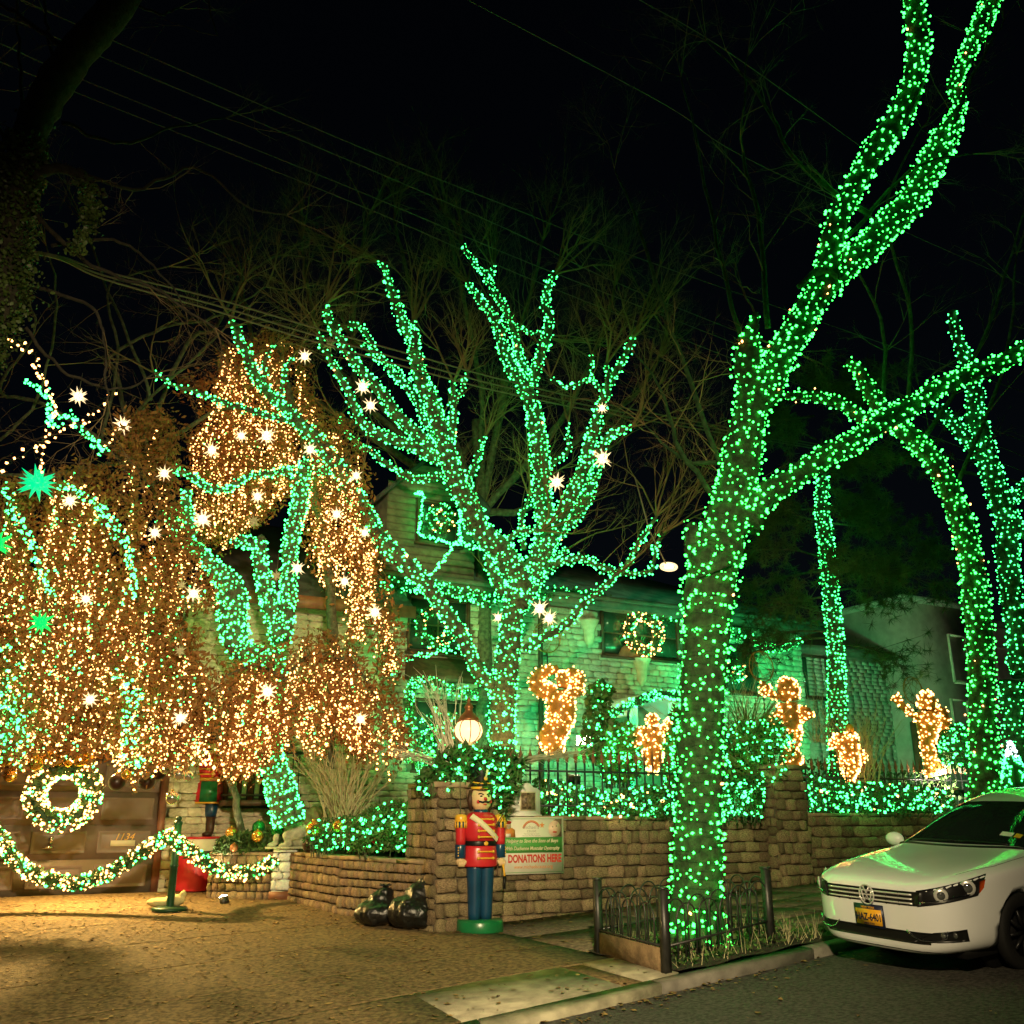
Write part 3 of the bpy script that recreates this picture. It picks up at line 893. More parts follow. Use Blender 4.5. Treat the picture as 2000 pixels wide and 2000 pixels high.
# house number, plaque and lock on the door
RT = (math.pi / 2, 0, AS)
p = onT(242, 1635, GAR_T - .05); text('1134', .16, 'gold', wing, S(ST(p)[0], GAR_T - .05, p.z), RT, 'house_number', shear=.35, ext=.006)
p = onT(240, 1646, GAR_T - .05); mb = MB(); s_ = ST(p)[0]; boxST(mb, s_ - .20, s_ + .20, GAR_T - .05, GAR_T - .035, p.z - .055, p.z + .04); mb.obj('mail_plaque', 'cream', wing)
p = onT(100, 1640, GAR_T - .05); s_ = ST(p)[0]; mb = MB(); boxST(mb, s_ - .03, s_ + .03, GAR_T - .09, GAR_T - .03, p.z - .06, p.z + .06); boxST(mb, s_ - .12, s_ + .05, GAR_T - .10, GAR_T - .07, p.z - .14, p.z - .11); mb.obj('door_lock', 'silverball', wing)
# soffit lamp (really lit)
p = onT(178, 1432, GAR_T - .75); ls = ST(p)[0]
lampz = DZ1 + .50
lamp = thing('soffit_lamp', 'yellow soffit floodlight glowing above the garage door', 'lamp', S(ls, GAR_T - .85, lampz), AS)
mb = MB(); lathe(mb, [(.10, .015), (.15, 0), (.17, -.05), (.14, -.06)], 14); mb.obj('housing', 'gold', lamp, True)
mb = MB(); ell(mb, (0, 0, -.05), (.11, .11, .05), 12, 6); mb.obj('bulb', 'flood_glow', lamp, True)
ld = bpy.data.lights.new('soffit_lamp_light', 'SPOT'); ld.energy = 3400; ld.color = (1.0, .62, .19); ld.spot_size = R(140); ld.spot_blend = .9; ld.shadow_soft_size = .12
lo = bpy.data.objects.new('lamp_light', ld); col.objects.link(lo); lo.parent = lamp; lo.location = (0, 0, -.12); lo.rotation_euler = (R(-42), 0, 0)
# bay window with brown posts, white curtains and an iron balcony
a, b, c, d = bay
w = thing('balcony_window', 'tall brown framed window with white curtains behind an iron balcony', 'window')
mb = MB(); boxST(mb, a, b, GAR_T + .06, GAR_T + .1, c, d); mb.obj('backing', 'darkwood', w)
npn = 4
for k in range(npn + 1):
    x = a + (b - a) * k / npn; mb = MB(); boxST(mb, x - .06, x + .06, GAR_T - .07, GAR_T + .05, c, d); mb.obj('post', 'brownwood', w)
for k in range(npn):
    x0 = a + (b - a) * k / npn + .07; x1 = a + (b - a) * (k + 1) / npn - .07
    mb = MB(); nn = 9; v = []; f = []
    for q in range(nn + 1):
        xx = x0 + (x1 - x0) * q / nn; tt = GAR_T + .02 + .018 * math.sin(q * 2.4)
        v += [S(xx, tt, c + .12), S(xx, tt, d - .05)]
    f = [(2 * q, 2 * q + 2, 2 * q + 3, 2 * q + 1) for q in range(nn)]
    mb.add(v, f); mb.obj('curtain', 'curtain', w, True)
mb = MB(); boxST(mb, a - .06, b + .06, GAR_T - .08, GAR_T + .05, d, d + .12); mb.obj('head', 'brownwood', w)
bal = thing('iron_balcony', 'black iron balcony railing on a dark slab under the curtained window', 'balcony')
mb = MB(); boxST(mb, a - .12, b + .35, GAR_T - .75, GAR_T - .02, c - .02, c + .07); mb.obj('slab', 'darkwood', bal)
for z in (c + .16, c + .92):
    mb = MB(); tube(mb, [S(a - .08, GAR_T - .03, z), S(a - .08, GAR_T - .7, z), S(b + .3, GAR_T - .7, z), S(b + .3, GAR_T - .03, z)], .022, 6); mb.obj('rail', 'iron', bal)
k = a - .08
while k < b + .3:
    mb = MB(); tube(mb, [S(k, GAR_T - .7, c + .07), S(k, GAR_T - .7, c + .95)], .011, 5); mb.obj('baluster', 'iron', bal)
    k += .115
# ---- neighbour houses on the right
nt = 21.5
n0 = ST(onT(1585, 1400, nt))[0]; n1 = ST(onT(1815, 1400, nt))[0]
nb = thing('brick_house', 'low brick neighbour house washed in green light beyond the pine', 'house')
mb = MB(); boxST(mb, n0, n1, nt, nt + 7, .6, 6.2); mb.obj('wall', 'brick', nb)
z = 1.2; mb = MB()
while z < 6.1:
    x = n0
    while x < n1 - .1:
        w_ = .30 * rng.uniform(.9, 1.1); boxST(mb, x + .006, min(n1, x + w_) - .006, nt - .010 - rng.uniform(0, .002), nt, z + .005, z + .115); x += w_
    z += .12
o = mb.obj('brick_courses', 'brick', nb); o['kind'] = 'stuff'
mb = MB(); boxST(mb, n0 - .3, n1 + .3, nt - .4, nt + 7, 6.2, 6.4); mb.obj('soffit', 'fascia', nb)
wn_ = rect_on(nt, 1566, 1285, 1612, 1360); window(nb, *wn_, nt - .03, 1, 1)
pt_ = 20.6
q0 = ST(onT(1770, 1300, pt_))[0]; q1 = ST(onT(1915, 1300, pt_))[0]
pk = thing('rendered_house', 'tall pale rendered house front with a brown door behind the trumpet angel', 'house')
ztop = onT(1840, 1185, pt_).z
mb = MB(); boxST(mb, q0 + .15, q1, pt_, pt_ + 6, .6, ztop); mb.obj('wall', 'render_pink', pk)
mb = MB(); boxST(mb, q0, q1 + .2, pt_ - .2, pt_ + 6, ztop, ztop + .18); mb.obj('cornice', 'brick', pk)
dr_ = rect_on(pt_, 1786, 1412, 1830, 1540)
mb = MB(); boxST(mb, dr_[0], dr_[1], pt_ - .05, pt_ + .02, 1.0, dr_[3]); mb.obj('door', 'brownwood', pk)
mb = MB(); boxST(mb, dr_[0] + .22, dr_[1] - .1, pt_ - .07, pt_ - .05, 1.2, dr_[3] - .12); mb.obj('storm_door', 'curtain', pk)
mb = MB(); boxST(mb, dr_[0] + .28, dr_[1] - .16, pt_ - .085, pt_ - .07, 1.9, dr_[3] - .2); mb.obj('door_glass', 'winglass', pk)
for (u0, v0, u1, v1) in ((1858, 1245, 1890, 1330), (1862, 1370, 1890, 1440)):
    window(pk, *rect_on(pt_, u0, v0, u1, v1), pt_ - .02, 1, 2, 'curtain')
wh = thing('white_house', 'white rendered house front far behind the right hand lit tree', 'house')
ft = 23.0
r0 = ST(onT(1925, 1400, ft))[0]
mb = MB(); boxST(mb, r0, r0 + 9, ft, ft + 6, .6, 8.2); mb.obj('wall', 'render_pink', wh)
mb = MB(); boxST(mb, r0 - .2, r0 + 9.2, ft - .3, ft + 6, 8.2, 8.4); mb.obj('cornice', 'fascia', wh)
for (u0, v0, u1, v1) in ((1950, 1270, 1985, 1370), (2030, 1270, 2080, 1370)):
    window(wh, *rect_on(ft, u0, v0, u1, v1), ft - .02, 1, 2, 'curtain')
# ---- arched entry canopy and its curtain
cp = thing('arched_canopy', 'arched fabric entrance canopy glowing turquoise with draped white curtains', 'canopy')
a, b, c, d = rect_on(17.6, 1225, 1352, 1365, 1400)
n = 14
for k in range(n):
    a0, a1 = math.pi * k / n, math.pi * (k + 1) / n
    def ar(q, t): return S((a + b) / 2 - (b - a) / 2 * math.cos(q), t, c + (d - c) * math.sin(q))
    if k == 0: mb = MB()
    mb.add([ar(a0, 17.6), ar(a1, 17.6), ar(a1, 19.3), ar(a0, 19.3)] + [ar(a0, 17.6) + Vector((0, 0, -.03)), ar(a1, 17.6) + Vector((0, 0, -.03)), ar(a1, 19.3) + Vector((0, 0, -.03)), ar(a0, 19.3) + Vector((0, 0, -.03))], [(0, 1, 2, 3), (7, 6, 5, 4), (4, 5, 1, 0)])
mb.obj('canopy_cloth', 'pearl', cp)
mb = MB(); tube(mb, [ar(math.pi * k / n, 17.58) for k in range(n + 1)], .03, 6); mb.obj('arch_rail', 'iron', cp)
for x in (a, b):
    mb = MB(); tube(mb, [S(x, 17.58, 1.1), S(x, 17.58, c)], .03, 6); mb.obj('post', 'iron', cp)
for (x0, x1) in ((a + .1, a + .35), (b - .75, b - .1)):
    mb = MB(); v = []; f = []
    nn = 12
    for q in range(nn + 1):
        for r_ in range(7):
            k = r_ / 6; pin = 1 - .55 * math.sin(min(1, k * 1.3) * math.pi) ** 2
            xm = x1 if x1 > b - .5 else x0
            xx = xm + (x0 + (x1 - x0) * q / nn - xm) * pin
            v.append(S(xx, 17.75 + .03 * math.sin(q * 2), 1.2 + (c + .35 - 1.2) * k))
    f = [(q * 7 + r_, (q + 1) * 7 + r_, (q + 1) * 7 + r_ + 1, q * 7 + r_ + 1) for q in range(nn) for r_ in range(6)]
    mb.add(v, f); mb.obj('curtain', 'curtain', cp, True)

# ---- garden floodlights; the green, turquoise and amber ones are assumed, unseen sources
def flood(u, v, Y, label, energy, color, target, glow='green_flood', size=.14, spot=70):
    p = P(u, v, Y)
    tv = Vector(target) - p
    L = thing('garden_floodlight', label, 'floodlight', p)
    L.rotation_euler = tv.to_track_quat('-Z', 'Y').to_euler()
    mb = MB(); box(mb, (0, 0, .06), (size * 1.5, size, .12)); mb.obj('housing', 'iron', L)
    mb = MB(); box(mb, (0, 0, -.008), (size * 1.3, size * .82, .012)); mb.obj('lens', glow, L)
    st = MB(); tube(st, [(0, 0, .1), (0, -.02, .30)], .015, 6); st.obj('stake', 'iron', L)
    l = bpy.data.lights.new('floodlight_beam', 'SPOT'); l.energy = energy; l.color = color; l.spot_size = R(spot); l.spot_blend = .8; l.shadow_soft_size = .06
    lo = bpy.data.objects.new('beam', l); col.objects.link(lo); lo.parent = L; lo.location = (0, 0, -.03)
    return L
GRN = (.05, 1.0, .30)
flood(1140, 1446, 18.2, 'white garden floodlight shining out beside the tallest light angel', 140, (1, .82, .5), (0.5, 6, 2.5), 'flood_glow', .2, 120)
flood(1120, 1520, 17.4, 'assumed green floodlight in the hedge below the tallest angel', 620, GRN, S(10.5, 19.4, 4.2), spot=100)  # assumed source, hidden in the planting, for the green wash on the house
flood(1480, 1500, 19.0, 'assumed green floodlight in the hedge beside the dark stone pier', 1000, GRN, S(14, 19.5, 4.0), spot=110)
flood(830, 1530, 17.9, 'assumed green floodlight in the shrubs behind the cobble wall', 900, GRN, S(8.3, 19.4, 4.5), spot=90)
flood(1690, 1525, 19.6, 'assumed green floodlight in the hedge behind the white car', 4200, GRN, S(18.0, 21.5, 3.5), spot=115)
flood(1290, 1545, 17.0, 'assumed turquoise floodlight under the arched canopy', 700, (.02, 1, .6), S(11.8, 18.6, 3.0), spot=110)  # assumed source for the turquoise glow of the canopy
flood(955, 1545, 16.2, 'assumed amber floodlight at the foot of the green lit garden tree', 420, (1, .62, .2), S(10.0, 19.4, 3.8), spot=90)  # assumed warm source, hidden, lighting the house front
flood(1870, 1545, 18.2, 'added white floodlight behind the car brightening the pale house', 1500, (1, .86, .68), S(20.5, 20.6, 5.0), 'flood_glow', .1, 80)  # added lamp, lifts the pale house front
flood(436, 1752, 16.45, 'added small warm floodlight on the ground brightening the drum soldier', 160, (1, .85, .55), P(385, 1560, 17.0), 'flood_glow', .08, 75)  # extra lamp added to brighten the small soldier
# ================================================================= TREES AND LIGHT STRINGS
class Tree:
    """limbs read off the photograph, each with its own depth; twigs grow on them; bulbs wind round them"""
    def __init__(self): self.limbs = []
    def limb(self, T, pts, r0, r1, d0, d1, lit=1.0, twig=1.0, jit=.012):
        n = len(pts); P3, rr = [], []
        for i, q in enumerate(pts):
            k = i / max(1, n - 1)
            u, v = T(q[0], q[1])
            Y = d0 + (d1 - d0) * k
            px = q[2] * (T(1, 0)[0] - T(0, 0)[0]) if len(q) > 2 else r0 + (r1 - r0) * k
            P3.append(P(u, v, Y)); rr.append(px * mpp(u, v, Y))
        path, rad = smooth_path(P3, rr, 6, jit)
        rad = [r * (1 + rng.normal(0, .03)) for r in rad]
        self.limbs.append((path, rad, lit, twig))
        return self
    def trunk_mesh(self, name, m, parent):
        mb = MB()
        for path, rad, lit, tw in self.limbs: tube(mb, path, rad, 10 if rad[0] > .08 else 7)
        return mb.obj(name, m, parent, True)
    def wind(self, sp, off=.015, only=None, jit=.25):
        """bulb positions and the wire wound round the limbs"""
        out, wires = [], []
        for path, rad, lit, tw in self.limbs:
            if lit <= 0: continue
            s_ = sp / math.sqrt(lit)
            L = 0.0; ang = rng.uniform(0, 6.28); acc = 0.0
            wire = []
            up = None
            for i in range(len(path) - 1):
                a, b = path[i], path[i + 1]
                d = (b - a); l = d.length
                if l < 1e-6: continue
                d = d / l
                if up is None: up = d.orthogonal().normalized()
                up = (up - d * up.dot(d)).normalized(); w = d.cross(up)
                r = (rad[i] + rad[i + 1]) / 2 + off
                circ = max(2 * math.pi * r, .01)
                pitch = s_ * .95
                hl = l * math.sqrt(1 + (circ / pitch) ** 2)      # length of the winding on this piece
                n = max(1, int(hl / .045))
                for k in range(n):
                    f = (k + .5) / n
                    ang += (l / pitch) * 2 * math.pi / n
                    p = a + d * (l * f) + (up * math.cos(ang) + w * math.sin(ang)) * (rad[i] * (1 - f) + rad[i + 1] * f + off)
                    wire.append(p)
                    acc += hl / n
                    if acc >= s_:
                        acc -= s_ * rng.uniform(1 - jit, 1 + jit)
                        out.append(p + Vector(rng.normal(0, .008 + .12 * s_, 3)))
            wires.append(wire)
        return out, wires
    def twigs(self, n_per_m, ln, rad, levels=3, up=.5, spread=.8, tips=6):
        A, B, RA, RB = [], [], [], []
        def grow(p, d, L, r, lev):
            nseg = 5 if lev == levels else 4
            q = p.copy(); dd = d.copy()
            for k in range(nseg):
                dd = (dd + Vector(rng.normal(0, .16, 3)) + Vector((0, 0, .05 * up))).normalized()
                e = q + dd * (L / nseg)
                ra = r * (1 - .75 * k / nseg); rb = r * (1 - .75 * (k + 1) / nseg)
                A.append(q); B.append(e); RA.append(ra); RB.append(rb)
                if lev > 0 and k > 0:
                    for _ in range(rng.integers(1, 3)):
                        nd = (dd + Vector(rng.normal(0, spread * .65, 3)) + Vector((0, 0, .15 * up))).normalized()
                        grow(e, nd, L * rng.uniform(.38, .6), rb * .75, lev - 1)
                q = e
        for path, rd, lit, tw in self.limbs:
            if tw <= 0: continue
            for i in range(len(path) - 1):
                l = (path[i + 1] - path[i]).length
                if rd[i] > .16: continue
                m = rng.poisson(n_per_m * l * tw)
                for _ in range(m):
                    d = (path[i + 1] - path[i]).normalized()
                    nd = (d * .6 + Vector(rng.normal(0, spread * .7, 3)) + Vector((0, 0, up))).normalized()
                    grow(path[i], nd, ln * rng.uniform(.5, 1.1), rad, levels - 1)
            d = (path[-1] - path[-2]).normalized()
            for _ in range(int(tips * tw + .5)):
                nd = (d + Vector(rng.normal(0, .32, 3)) + Vector((0, 0, up * .5))).normalized()
                grow(path[-1], nd, ln * rng.uniform(.8, 1.5), min(rad * 2.4, rd[-1] * .8), levels)
        return A, B, RA, RB
def tree(name, label, T, twig=None, m='bark', tm='twig', group=None, loc=None):
    o = thing(name, label, 'tree', group=group)
    T.trunk_mesh('trunk', m, o)
    if twig:
        mb = MB(); segs(mb, *T.twigs(**twig))
        c = mb.obj('crown', tm, o); c['kind'] = 'stuff'
    return o
def light_string(label, T_or_pts, sp, bulb='green_bulb', br=.022, wires=None, mix=None, name='string_lights', off=.015, jit=.3):
    o = thing(name, label, 'string lights')
    if isinstance(T_or_pts, Tree):
        pts, wires = T_or_pts.wind(sp, off, jit=jit)
    else: pts = T_or_pts
    pts = np.array([tuple(p) for p in pts])
    if wires:
        A, B = [], []
        for w in wires:
            for k in range(len(w) - 1):
                A.append(w[k]); B.append(w[k + 1])
        if A:
            mb = MB(); segs(mb, A, B, .0022, .0022); c = mb.obj('wire', 'bulbwire', o); c['kind'] = 'stuff'
    pick = rng.uniform(size=len(pts))
    if mix: second, frac = mix
    else: second, frac = None, 0.0
    for nm, sel, bm in (('bulbs', pick >= frac, bulb), ('accent_bulbs', pick < frac, second)):
        if sel.any() and bm:
            mb = MB(); octas(mb, pts[sel], br * rng.uniform(.8, 1.2, sel.sum()))
            c = mb.obj(nm, bm, o); c['kind'] = 'stuff'
    return o

# ---- A: great kerbside tree in the iron guard
A_ = Tree(); dA = 11.15
A_.limb(ID, [(1362, 1850, 62), (1362, 1760, 50), (1364, 1600, 44), (1370, 1400, 42), (1380, 1240, 44), (1388, 1130, 52), (1412, 1040, 44), (1432, 975, 38), (1448, 900, 36), (1462, 820, 33), (1480, 755, 36)], 0, 0, dA, 11.3, twig=0, jit=.006)
A_.limb(T6, [(370, 1330, 115), (300, 1230, 70), (265, 1150, 40), (255, 1095, 26)], 0, 0, 11.1, 10.9, twig=0)
A_.limb(T6, [(590, 400, 90), (545, 330, 70), (540, 240, 62), (560, 140, 40), (575, 30, 10)], 0, 0, 11.3, 11.0, twig=.3)
A_.limb(T5, [(700, 1880, 70), (780, 1690, 66), (860, 1560, 66), (950, 1400, 62), (1060, 1270, 62), (1180, 1180, 60), (1300, 1050, 60), (1400, 950, 58), (1480, 800, 60), (1560, 650, 58), (1610, 550, 28), (1630, 470, 26), (1600, 410, 24), (1660, 270, 32), (1730, 110, 40), (1790, -40, 42), (1850, -200, 30)], 0, 0, 11.3, 12.6, twig=.0, jit=.006)
A_.limb(T5, [(1000, 1300, 60), (1040, 1080, 48), (1110, 920, 50), (1180, 790, 50), (1260, 670, 58), (1340, 560, 54), (1390, 440, 52), (1425, 320, 48), (1435, 180, 48), (1410, 0, 42), (1390, -180, 30)], 0, 0, 11.4, 10.6, twig=0, jit=.006)
A_.limb(T6, [(520, 1080, 90), (620, 950, 62), (750, 870, 54), (900, 770, 52), (1050, 690, 50), (1180, 600, 50), (1350, 510, 48), (1500, 405, 42), (1700, 325, 40), (1850, 265, 38), (1960, 205, 36), (2150, 100, 28)], 0, 0, 11.2, 12.2, twig=0, jit=.006)
for pts, d in (([(1430, 960), (1330, 700), (1250, 450), (1200, 330)], 12.0), ([(1480, 800), (1420, 560), (1370, 330), (1330, 150)], 11.5), ([(1500, 640), (1480, 420), (1450, 300), (1460, 110)], 11.2),
               ([(1420, 1000), (1330, 880), (1290, 760), (1240, 690)], 12.5), ([(1700, 420), (1560, 320), (1480, 180), (1380, 80)], 11.8), ([(1860, 240), (1900, 150), (1960, 40)], 11.5), ([(1560, 560), (1640, 480), (1780, 330), (1900, 300)], 11.5), ([(1440, 900), (1340, 900), (1260, 830)], 12.2)):
    A_.limb(ID, pts, 6, 1.2, 11.35, d, lit=0, twig=1)
tree('street_tree', 'huge forked kerbside tree wrapped in green lights inside an iron guard', A_, m='green_glow_bark', twig=dict(n_per_m=1.6, ln=1.15, rad=.010, levels=3, up=.25, spread=.9, tips=4))
light_string('widely spaced green net lights wrapped round the huge kerbside tree', A_, .106, 'lime_bulb', .0168, mix=('warm_bulb', .014), off=.02, jit=.5)
# ---- B: garden tree in the middle
B_ = Tree(); dB = 18.2
B_.limb(U6, [(770, 1330, 78), (772, 1150, 68), (780, 980, 70), (800, 820, 66), (815, 690, 60), (830, 560, 58), (860, 450, 74), (870, 340, 70)], 0, 0, dB, dB, twig=0)
def b(pts, r0, r1, d1, d0=dB, **k): B_.limb(T4, pts, r0, r1, d0, d1, **k)
b([(950, 1790), (850, 1640), (770, 1560), (720, 1450), (660, 1340), (620, 1200), (565, 1030), (500, 880), (475, 740), (430, 650), (385, 530), (350, 420), (320, 370)], 26, 5, 16.8)
b([(475, 760), (480, 690), (475, 635)], 9, 5, 17, 17)
b([(620, 1180), (540, 1080), (480, 960), (400, 870), (330, 800), (250, 740)], 13, 5, 19.5, 17.8)
b([(640, 1270), (540, 1180), (430, 1080), (350, 980), (270, 880), (200, 800), (140, 700), (95, 620), (85, 550)], 13, 6, 16.2, 17.9)
b([(600, 1250), (490, 1195), (380, 1155), (285, 1115), (220, 1050), (190, 960), (130, 850), (85, 760), (50, 690)], 13, 3, 15.8, 17.9)
b([(330, 800), (240, 660), (180, 650)], 6, 4, 18.6, 18.6)
b([(620, 1300), (500, 1335), (380, 1280), (280, 1210), (200, 1150), (140, 1060)], 6, 3, 19.2, 18)
b([(630, 1150), (650, 1060), (645, 980), (650, 900)], 9, 5, 17.2, 17.6)
b([(650, 1000), (690, 920), (712, 860)], 5, 3, 17, 17.3)
b([(690, 1400), (740, 1290), (770, 1200), (790, 1140)], 6, 3, 18.8, 18.1)
b([(990, 1760), (1055, 1600), (1045, 1400), (1030, 1200), (1010, 1050), (975, 940), (905, 830), (865, 720), (830, 610), (765, 535), (712, 460)], 22, 5, 18.8)
b([(975, 940), (955, 830), (925, 710), (885, 590), (830, 500), (800, 430), (740, 370), (690, 290)], 9, 3, 20, 18.7)
b([(805, 460), (815, 420), (830, 395)], 8, 4, 19.7, 19.7)
b([(995, 920), (1040, 760), (1073, 650), (1060, 540), (1070, 460), (1098, 420)], 10, 6, 17.6, 18.6)
b([(925, 655), (985, 680), (1035, 685)], 3, 3, 19, 19.3)
b([(1040, 1690), (1140, 1460), (1220, 1300), (1265, 1150), (1300, 1030), (1330, 930), (1390, 820), (1445, 705)], 16, 5, 16.4)
b([(1330, 960), (1335, 880), (1330, 815)], 6, 4, 16.6, 16.8)
b([(1310, 950), (1260, 890), (1150, 920), (1080, 880)], 3, 2, 16.2, 16.9)
b([(1265, 890), (1262, 830), (1262, 780)], 2, 1.5, 16.2, 16.6)
b([(1230, 1290), (1330, 1150), (1390, 1120), (1440, 1100)], 9, 3, 15.9, 17)
b([(1060, 1290), (1150, 1220), (1160, 1140), (1160, 1080)], 3, 2, 18.2, 18.6)
b([(1050, 1650), (1120, 1560), (1210, 1460), (1265, 1340), (1310, 1230)], 16, 8, 19.4)
b([(1060, 1720), (1210, 1685), (1380, 1745), (1470, 1620), (1550, 1495)], 8, 3, 15.6)
b([(1380, 1750), (1450, 1750), (1530, 1735), (1545, 1640), (1580, 1570)], 5, 3, 15.3, 16.5)
b([(960, 1640), (950, 1520), (985, 1410)], 6, 3, 18.6)
b([(850, 1650), (930, 1570), (1040, 1560)], 6, 5, 17.6)
B_.limb(U6, [(760, 980), (660, 880), (600, 760), (520, 610), (440, 500), (360, 390), (200, 230), (30, 50)], 12, 16, dB, 17.0, twig=.3)
B_.limb(T3, [(1040, 1060), (950, 880), (880, 770), (780, 640), (680, 540), (560, 420), (480, 320), (420, 180), (370, 60)], 17, 7, 17.0, 15.2, twig=.5)
B_.limb(T3, [(670, 535), (520, 510), (380, 460), (200, 400), (100, 370), (0, 310)], 6, 3, 15.8, 15.0, twig=.4)
B_.limb(T3, [(520, 380), (520, 250), (580, 170)], 4, 2, 15.6, 15.2, twig=.3)
B_.limb(T3, [(600, 470), (610, 340), (660, 230)], 4, 2, 15.8, 15.6, twig=.3)
B_.limb(U6, [(900, 740), (1010, 670), (1120, 600), (1230, 490), (1330, 400), (1400, 330)], 8, 5, 17.3, 15.8, twig=.2)
B_.limb(U6, [(880, 500), (960, 380), (1060, 260), (1130, 200)], 14, 5, 18, 19, twig=.2)
B_.limb(U6, [(780, 440), (720, 300), (700, 180)], 14, 6, 18.4, 18.2, twig=.2)
tree('garden_tree', 'many limbed garden tree wrapped in green lights behind the toy soldier', B_, dict(n_per_m=.9, ln=1.25, rad=.012, levels=3, up=.55, spread=.75, tips=5))
light_string('dense green lights wound along every limb of the central garden tree', B_, .102, 'green_bulb', .0188, mix=('warm_bulb', .006), jit=.5)
# fine bare crown standing behind the garden tree
Bk = Tree()
Bk.limb(ID, [(950, 1560), (945, 1250), (940, 1000), (930, 820)], 22, 8, 21.5, 21.5, lit=0, twig=0)
for pts, d in (([(940, 760), (900, 560), (870, 420)], 21), ([(700, 760), (690, 600), (720, 420)], 21.5), ([(640, 700), (600, 560), (590, 470)], 22), ([(1000, 700), (1040, 560), (1060, 470)], 21),
               ([(820, 700), (800, 560), (770, 430)], 22), ([(1120, 780), (1180, 640), (1200, 560)], 21), ([(520, 720), (480, 600), (470, 540)], 22), ([(1080, 900), (1230, 780), (1290, 700)], 22), ([(900, 900), (980, 760), (960, 600)], 22.5)):
    Bk.limb(ID, [(940, 1000), ((940 + 2 * pts[0][0]) / 3, pts[0][1] + 90)] + pts, 8, 2.5, 21.5, d, lit=0)
tree('bare_tree', 'leafless tree with a fine brown crown behind the central garden tree', Bk, dict(n_per_m=2.1, ln=1.5, rad=.014, levels=3, up=.6, spread=.8, tips=6))

# ---- C: tree by the balcony with a curved green trunk
C_ = Tree(); dC = 16.6
C_.limb(ID, [(566, 1610, 30), (550, 1545, 28), (531, 1480, 22), (525, 1420, 18), (530, 1360, 16), (545, 1310, 14), (530, 1270, 12)], 0, 0, dC, 16.2, twig=0, jit=.004)
C_.limb(T3, [(560, 1700, 46), (480, 1640, 45), (400, 1600, 56), (375, 1480, 62), (370, 1350, 66), (330, 1270, 44), (250, 1190, 32), (180, 1110, 22), (110, 1030, 22), (65, 950, 16)], 0, 0, 16.2, 15.6, twig=0, jit=.004)
C_.limb(T3, [(250, 1190, 26), (180, 1090, 24), (160, 960, 22), (150, 860, 16)], 0, 0, 15.7, 15.9, twig=0)
C_.limb(T3, [(600, 1580, 44), (560, 1430, 36), (520, 1300, 34), (505, 1180, 33), (495, 1090, 28)], 0, 0, 16.2, 16.0, twig=0)
C_.limb(T3, [(610, 1560, 44), (625, 1430, 38), (640, 1250, 34), (650, 1080, 36), (690, 920, 34), (700, 800, 38), (740, 730, 34)], 0, 0, 16.2, 16.6, twig=0)
C_.limb(T3, [(480, 1110, 30), (430, 1110, 24), (380, 1110, 12)], 0, 0, 16.0, 15.6, twig=0)
C_.limb(T3, [(880, 770, 16), (700, 770, 20), (600, 775, 14), (450, 800, 10), (360, 850, 12), (270, 860, 14), (180, 800, 14), (70, 755, 8)], 0, 0, 16.6, 15.2, twig=0)
tree('crooked_tree', 'crooked tree with a thick green lit trunk rising beside the balcony', C_)
light_string('closely packed turquoise green lights on the crooked tree by the balcony', C_, .078, 'green_bulb', .0195, jit=.5)

# ---- G, H, I on the right
G_ = Tree()
G_.limb(ID, [(1925, 1600, 32), (1922, 1500, 27), (1918, 1380, 24), (1914, 1260, 24), (1905, 1160, 24), (1890, 1060, 22), (1862, 975, 20), (1832, 915, 19), (1800, 870, 19), (1770, 845, 18), (1728, 808, 17), (1700, 768, 13), (1678, 725, 12), (1655, 706, 9)], 0, 0, 15.6, 15.0, twig=0, jit=.005)
G_.limb(T6, [(1240, 570, 28), (1100, 550, 26), (1000, 480, 26), (870, 450, 22), (740, 445, 18)], 0, 0, 15.1, 14.4, twig=0)
for pts, d in (([(1770, 840), (1780, 620), (1730, 420), (1800, 250)], 15), ([(1728, 805), (1720, 620), (1640, 480)], 14.5), ([(1860, 970), (1960, 720), (1985, 500)], 16), ([(1800, 870), (1930, 640), (2010, 380)], 15)):
    G_.limb(ID, pts, 5, 1.4, 15.2, d, lit=0, twig=1)
tree('arching_tree', 'green lit tree whose limb arches over to the left behind the car', G_, dict(n_per_m=1.2, ln=1.2, rad=.011, levels=3, up=.25, spread=.9, tips=4))
light_string('green lights wound up the arching tree behind the white car', G_, .108, 'lime_bulb', .0175, mix=('warm_bulb', .05), jit=.5)
H_ = Tree()
H_.limb(T6, [(1930, 1850, 60), (1900, 1650, 52), (1870, 1450, 50), (1850, 1270, 50), (1840, 1050, 56), (1800, 930, 54), (1750, 780, 50), (1710, 650, 54), (1690, 560, 48), (1680, 420, 40), (1640, 260, 36), (1600, 170, 28), (1570, 20, 18)], 0, 0, 20.5, 19.5, twig=0)
H_.limb(T6, [(1740, 780, 36), (1620, 630, 34), (1540, 550, 28), (1490, 515, 22)], 0, 0, 20, 19, twig=0)
H_.limb(T6, [(1840, 1060, 40), (1920, 1120, 36), (2000, 1180, 30)], 0, 0, 20.2, 19.6, twig=0)
H_.limb(T6, [(1830, 1000, 36), (1920, 920, 30), (2000, 860, 26)], 0, 0, 20.2, 20.8, twig=0)
H_.limb(ID, [(1975, 1330, 22), (1985, 1450, 24), (1990, 1580, 26)], 0, 0, 20.5, 20.5, twig=0)
tree('tall_tree', 'tall tree with tiny dense green lights at the right edge', H_)
light_string('tiny dense green lights on the tall tree at the right edge', H_, .13, 'green_bulb', .0185, jit=.5)
I_ = Tree()
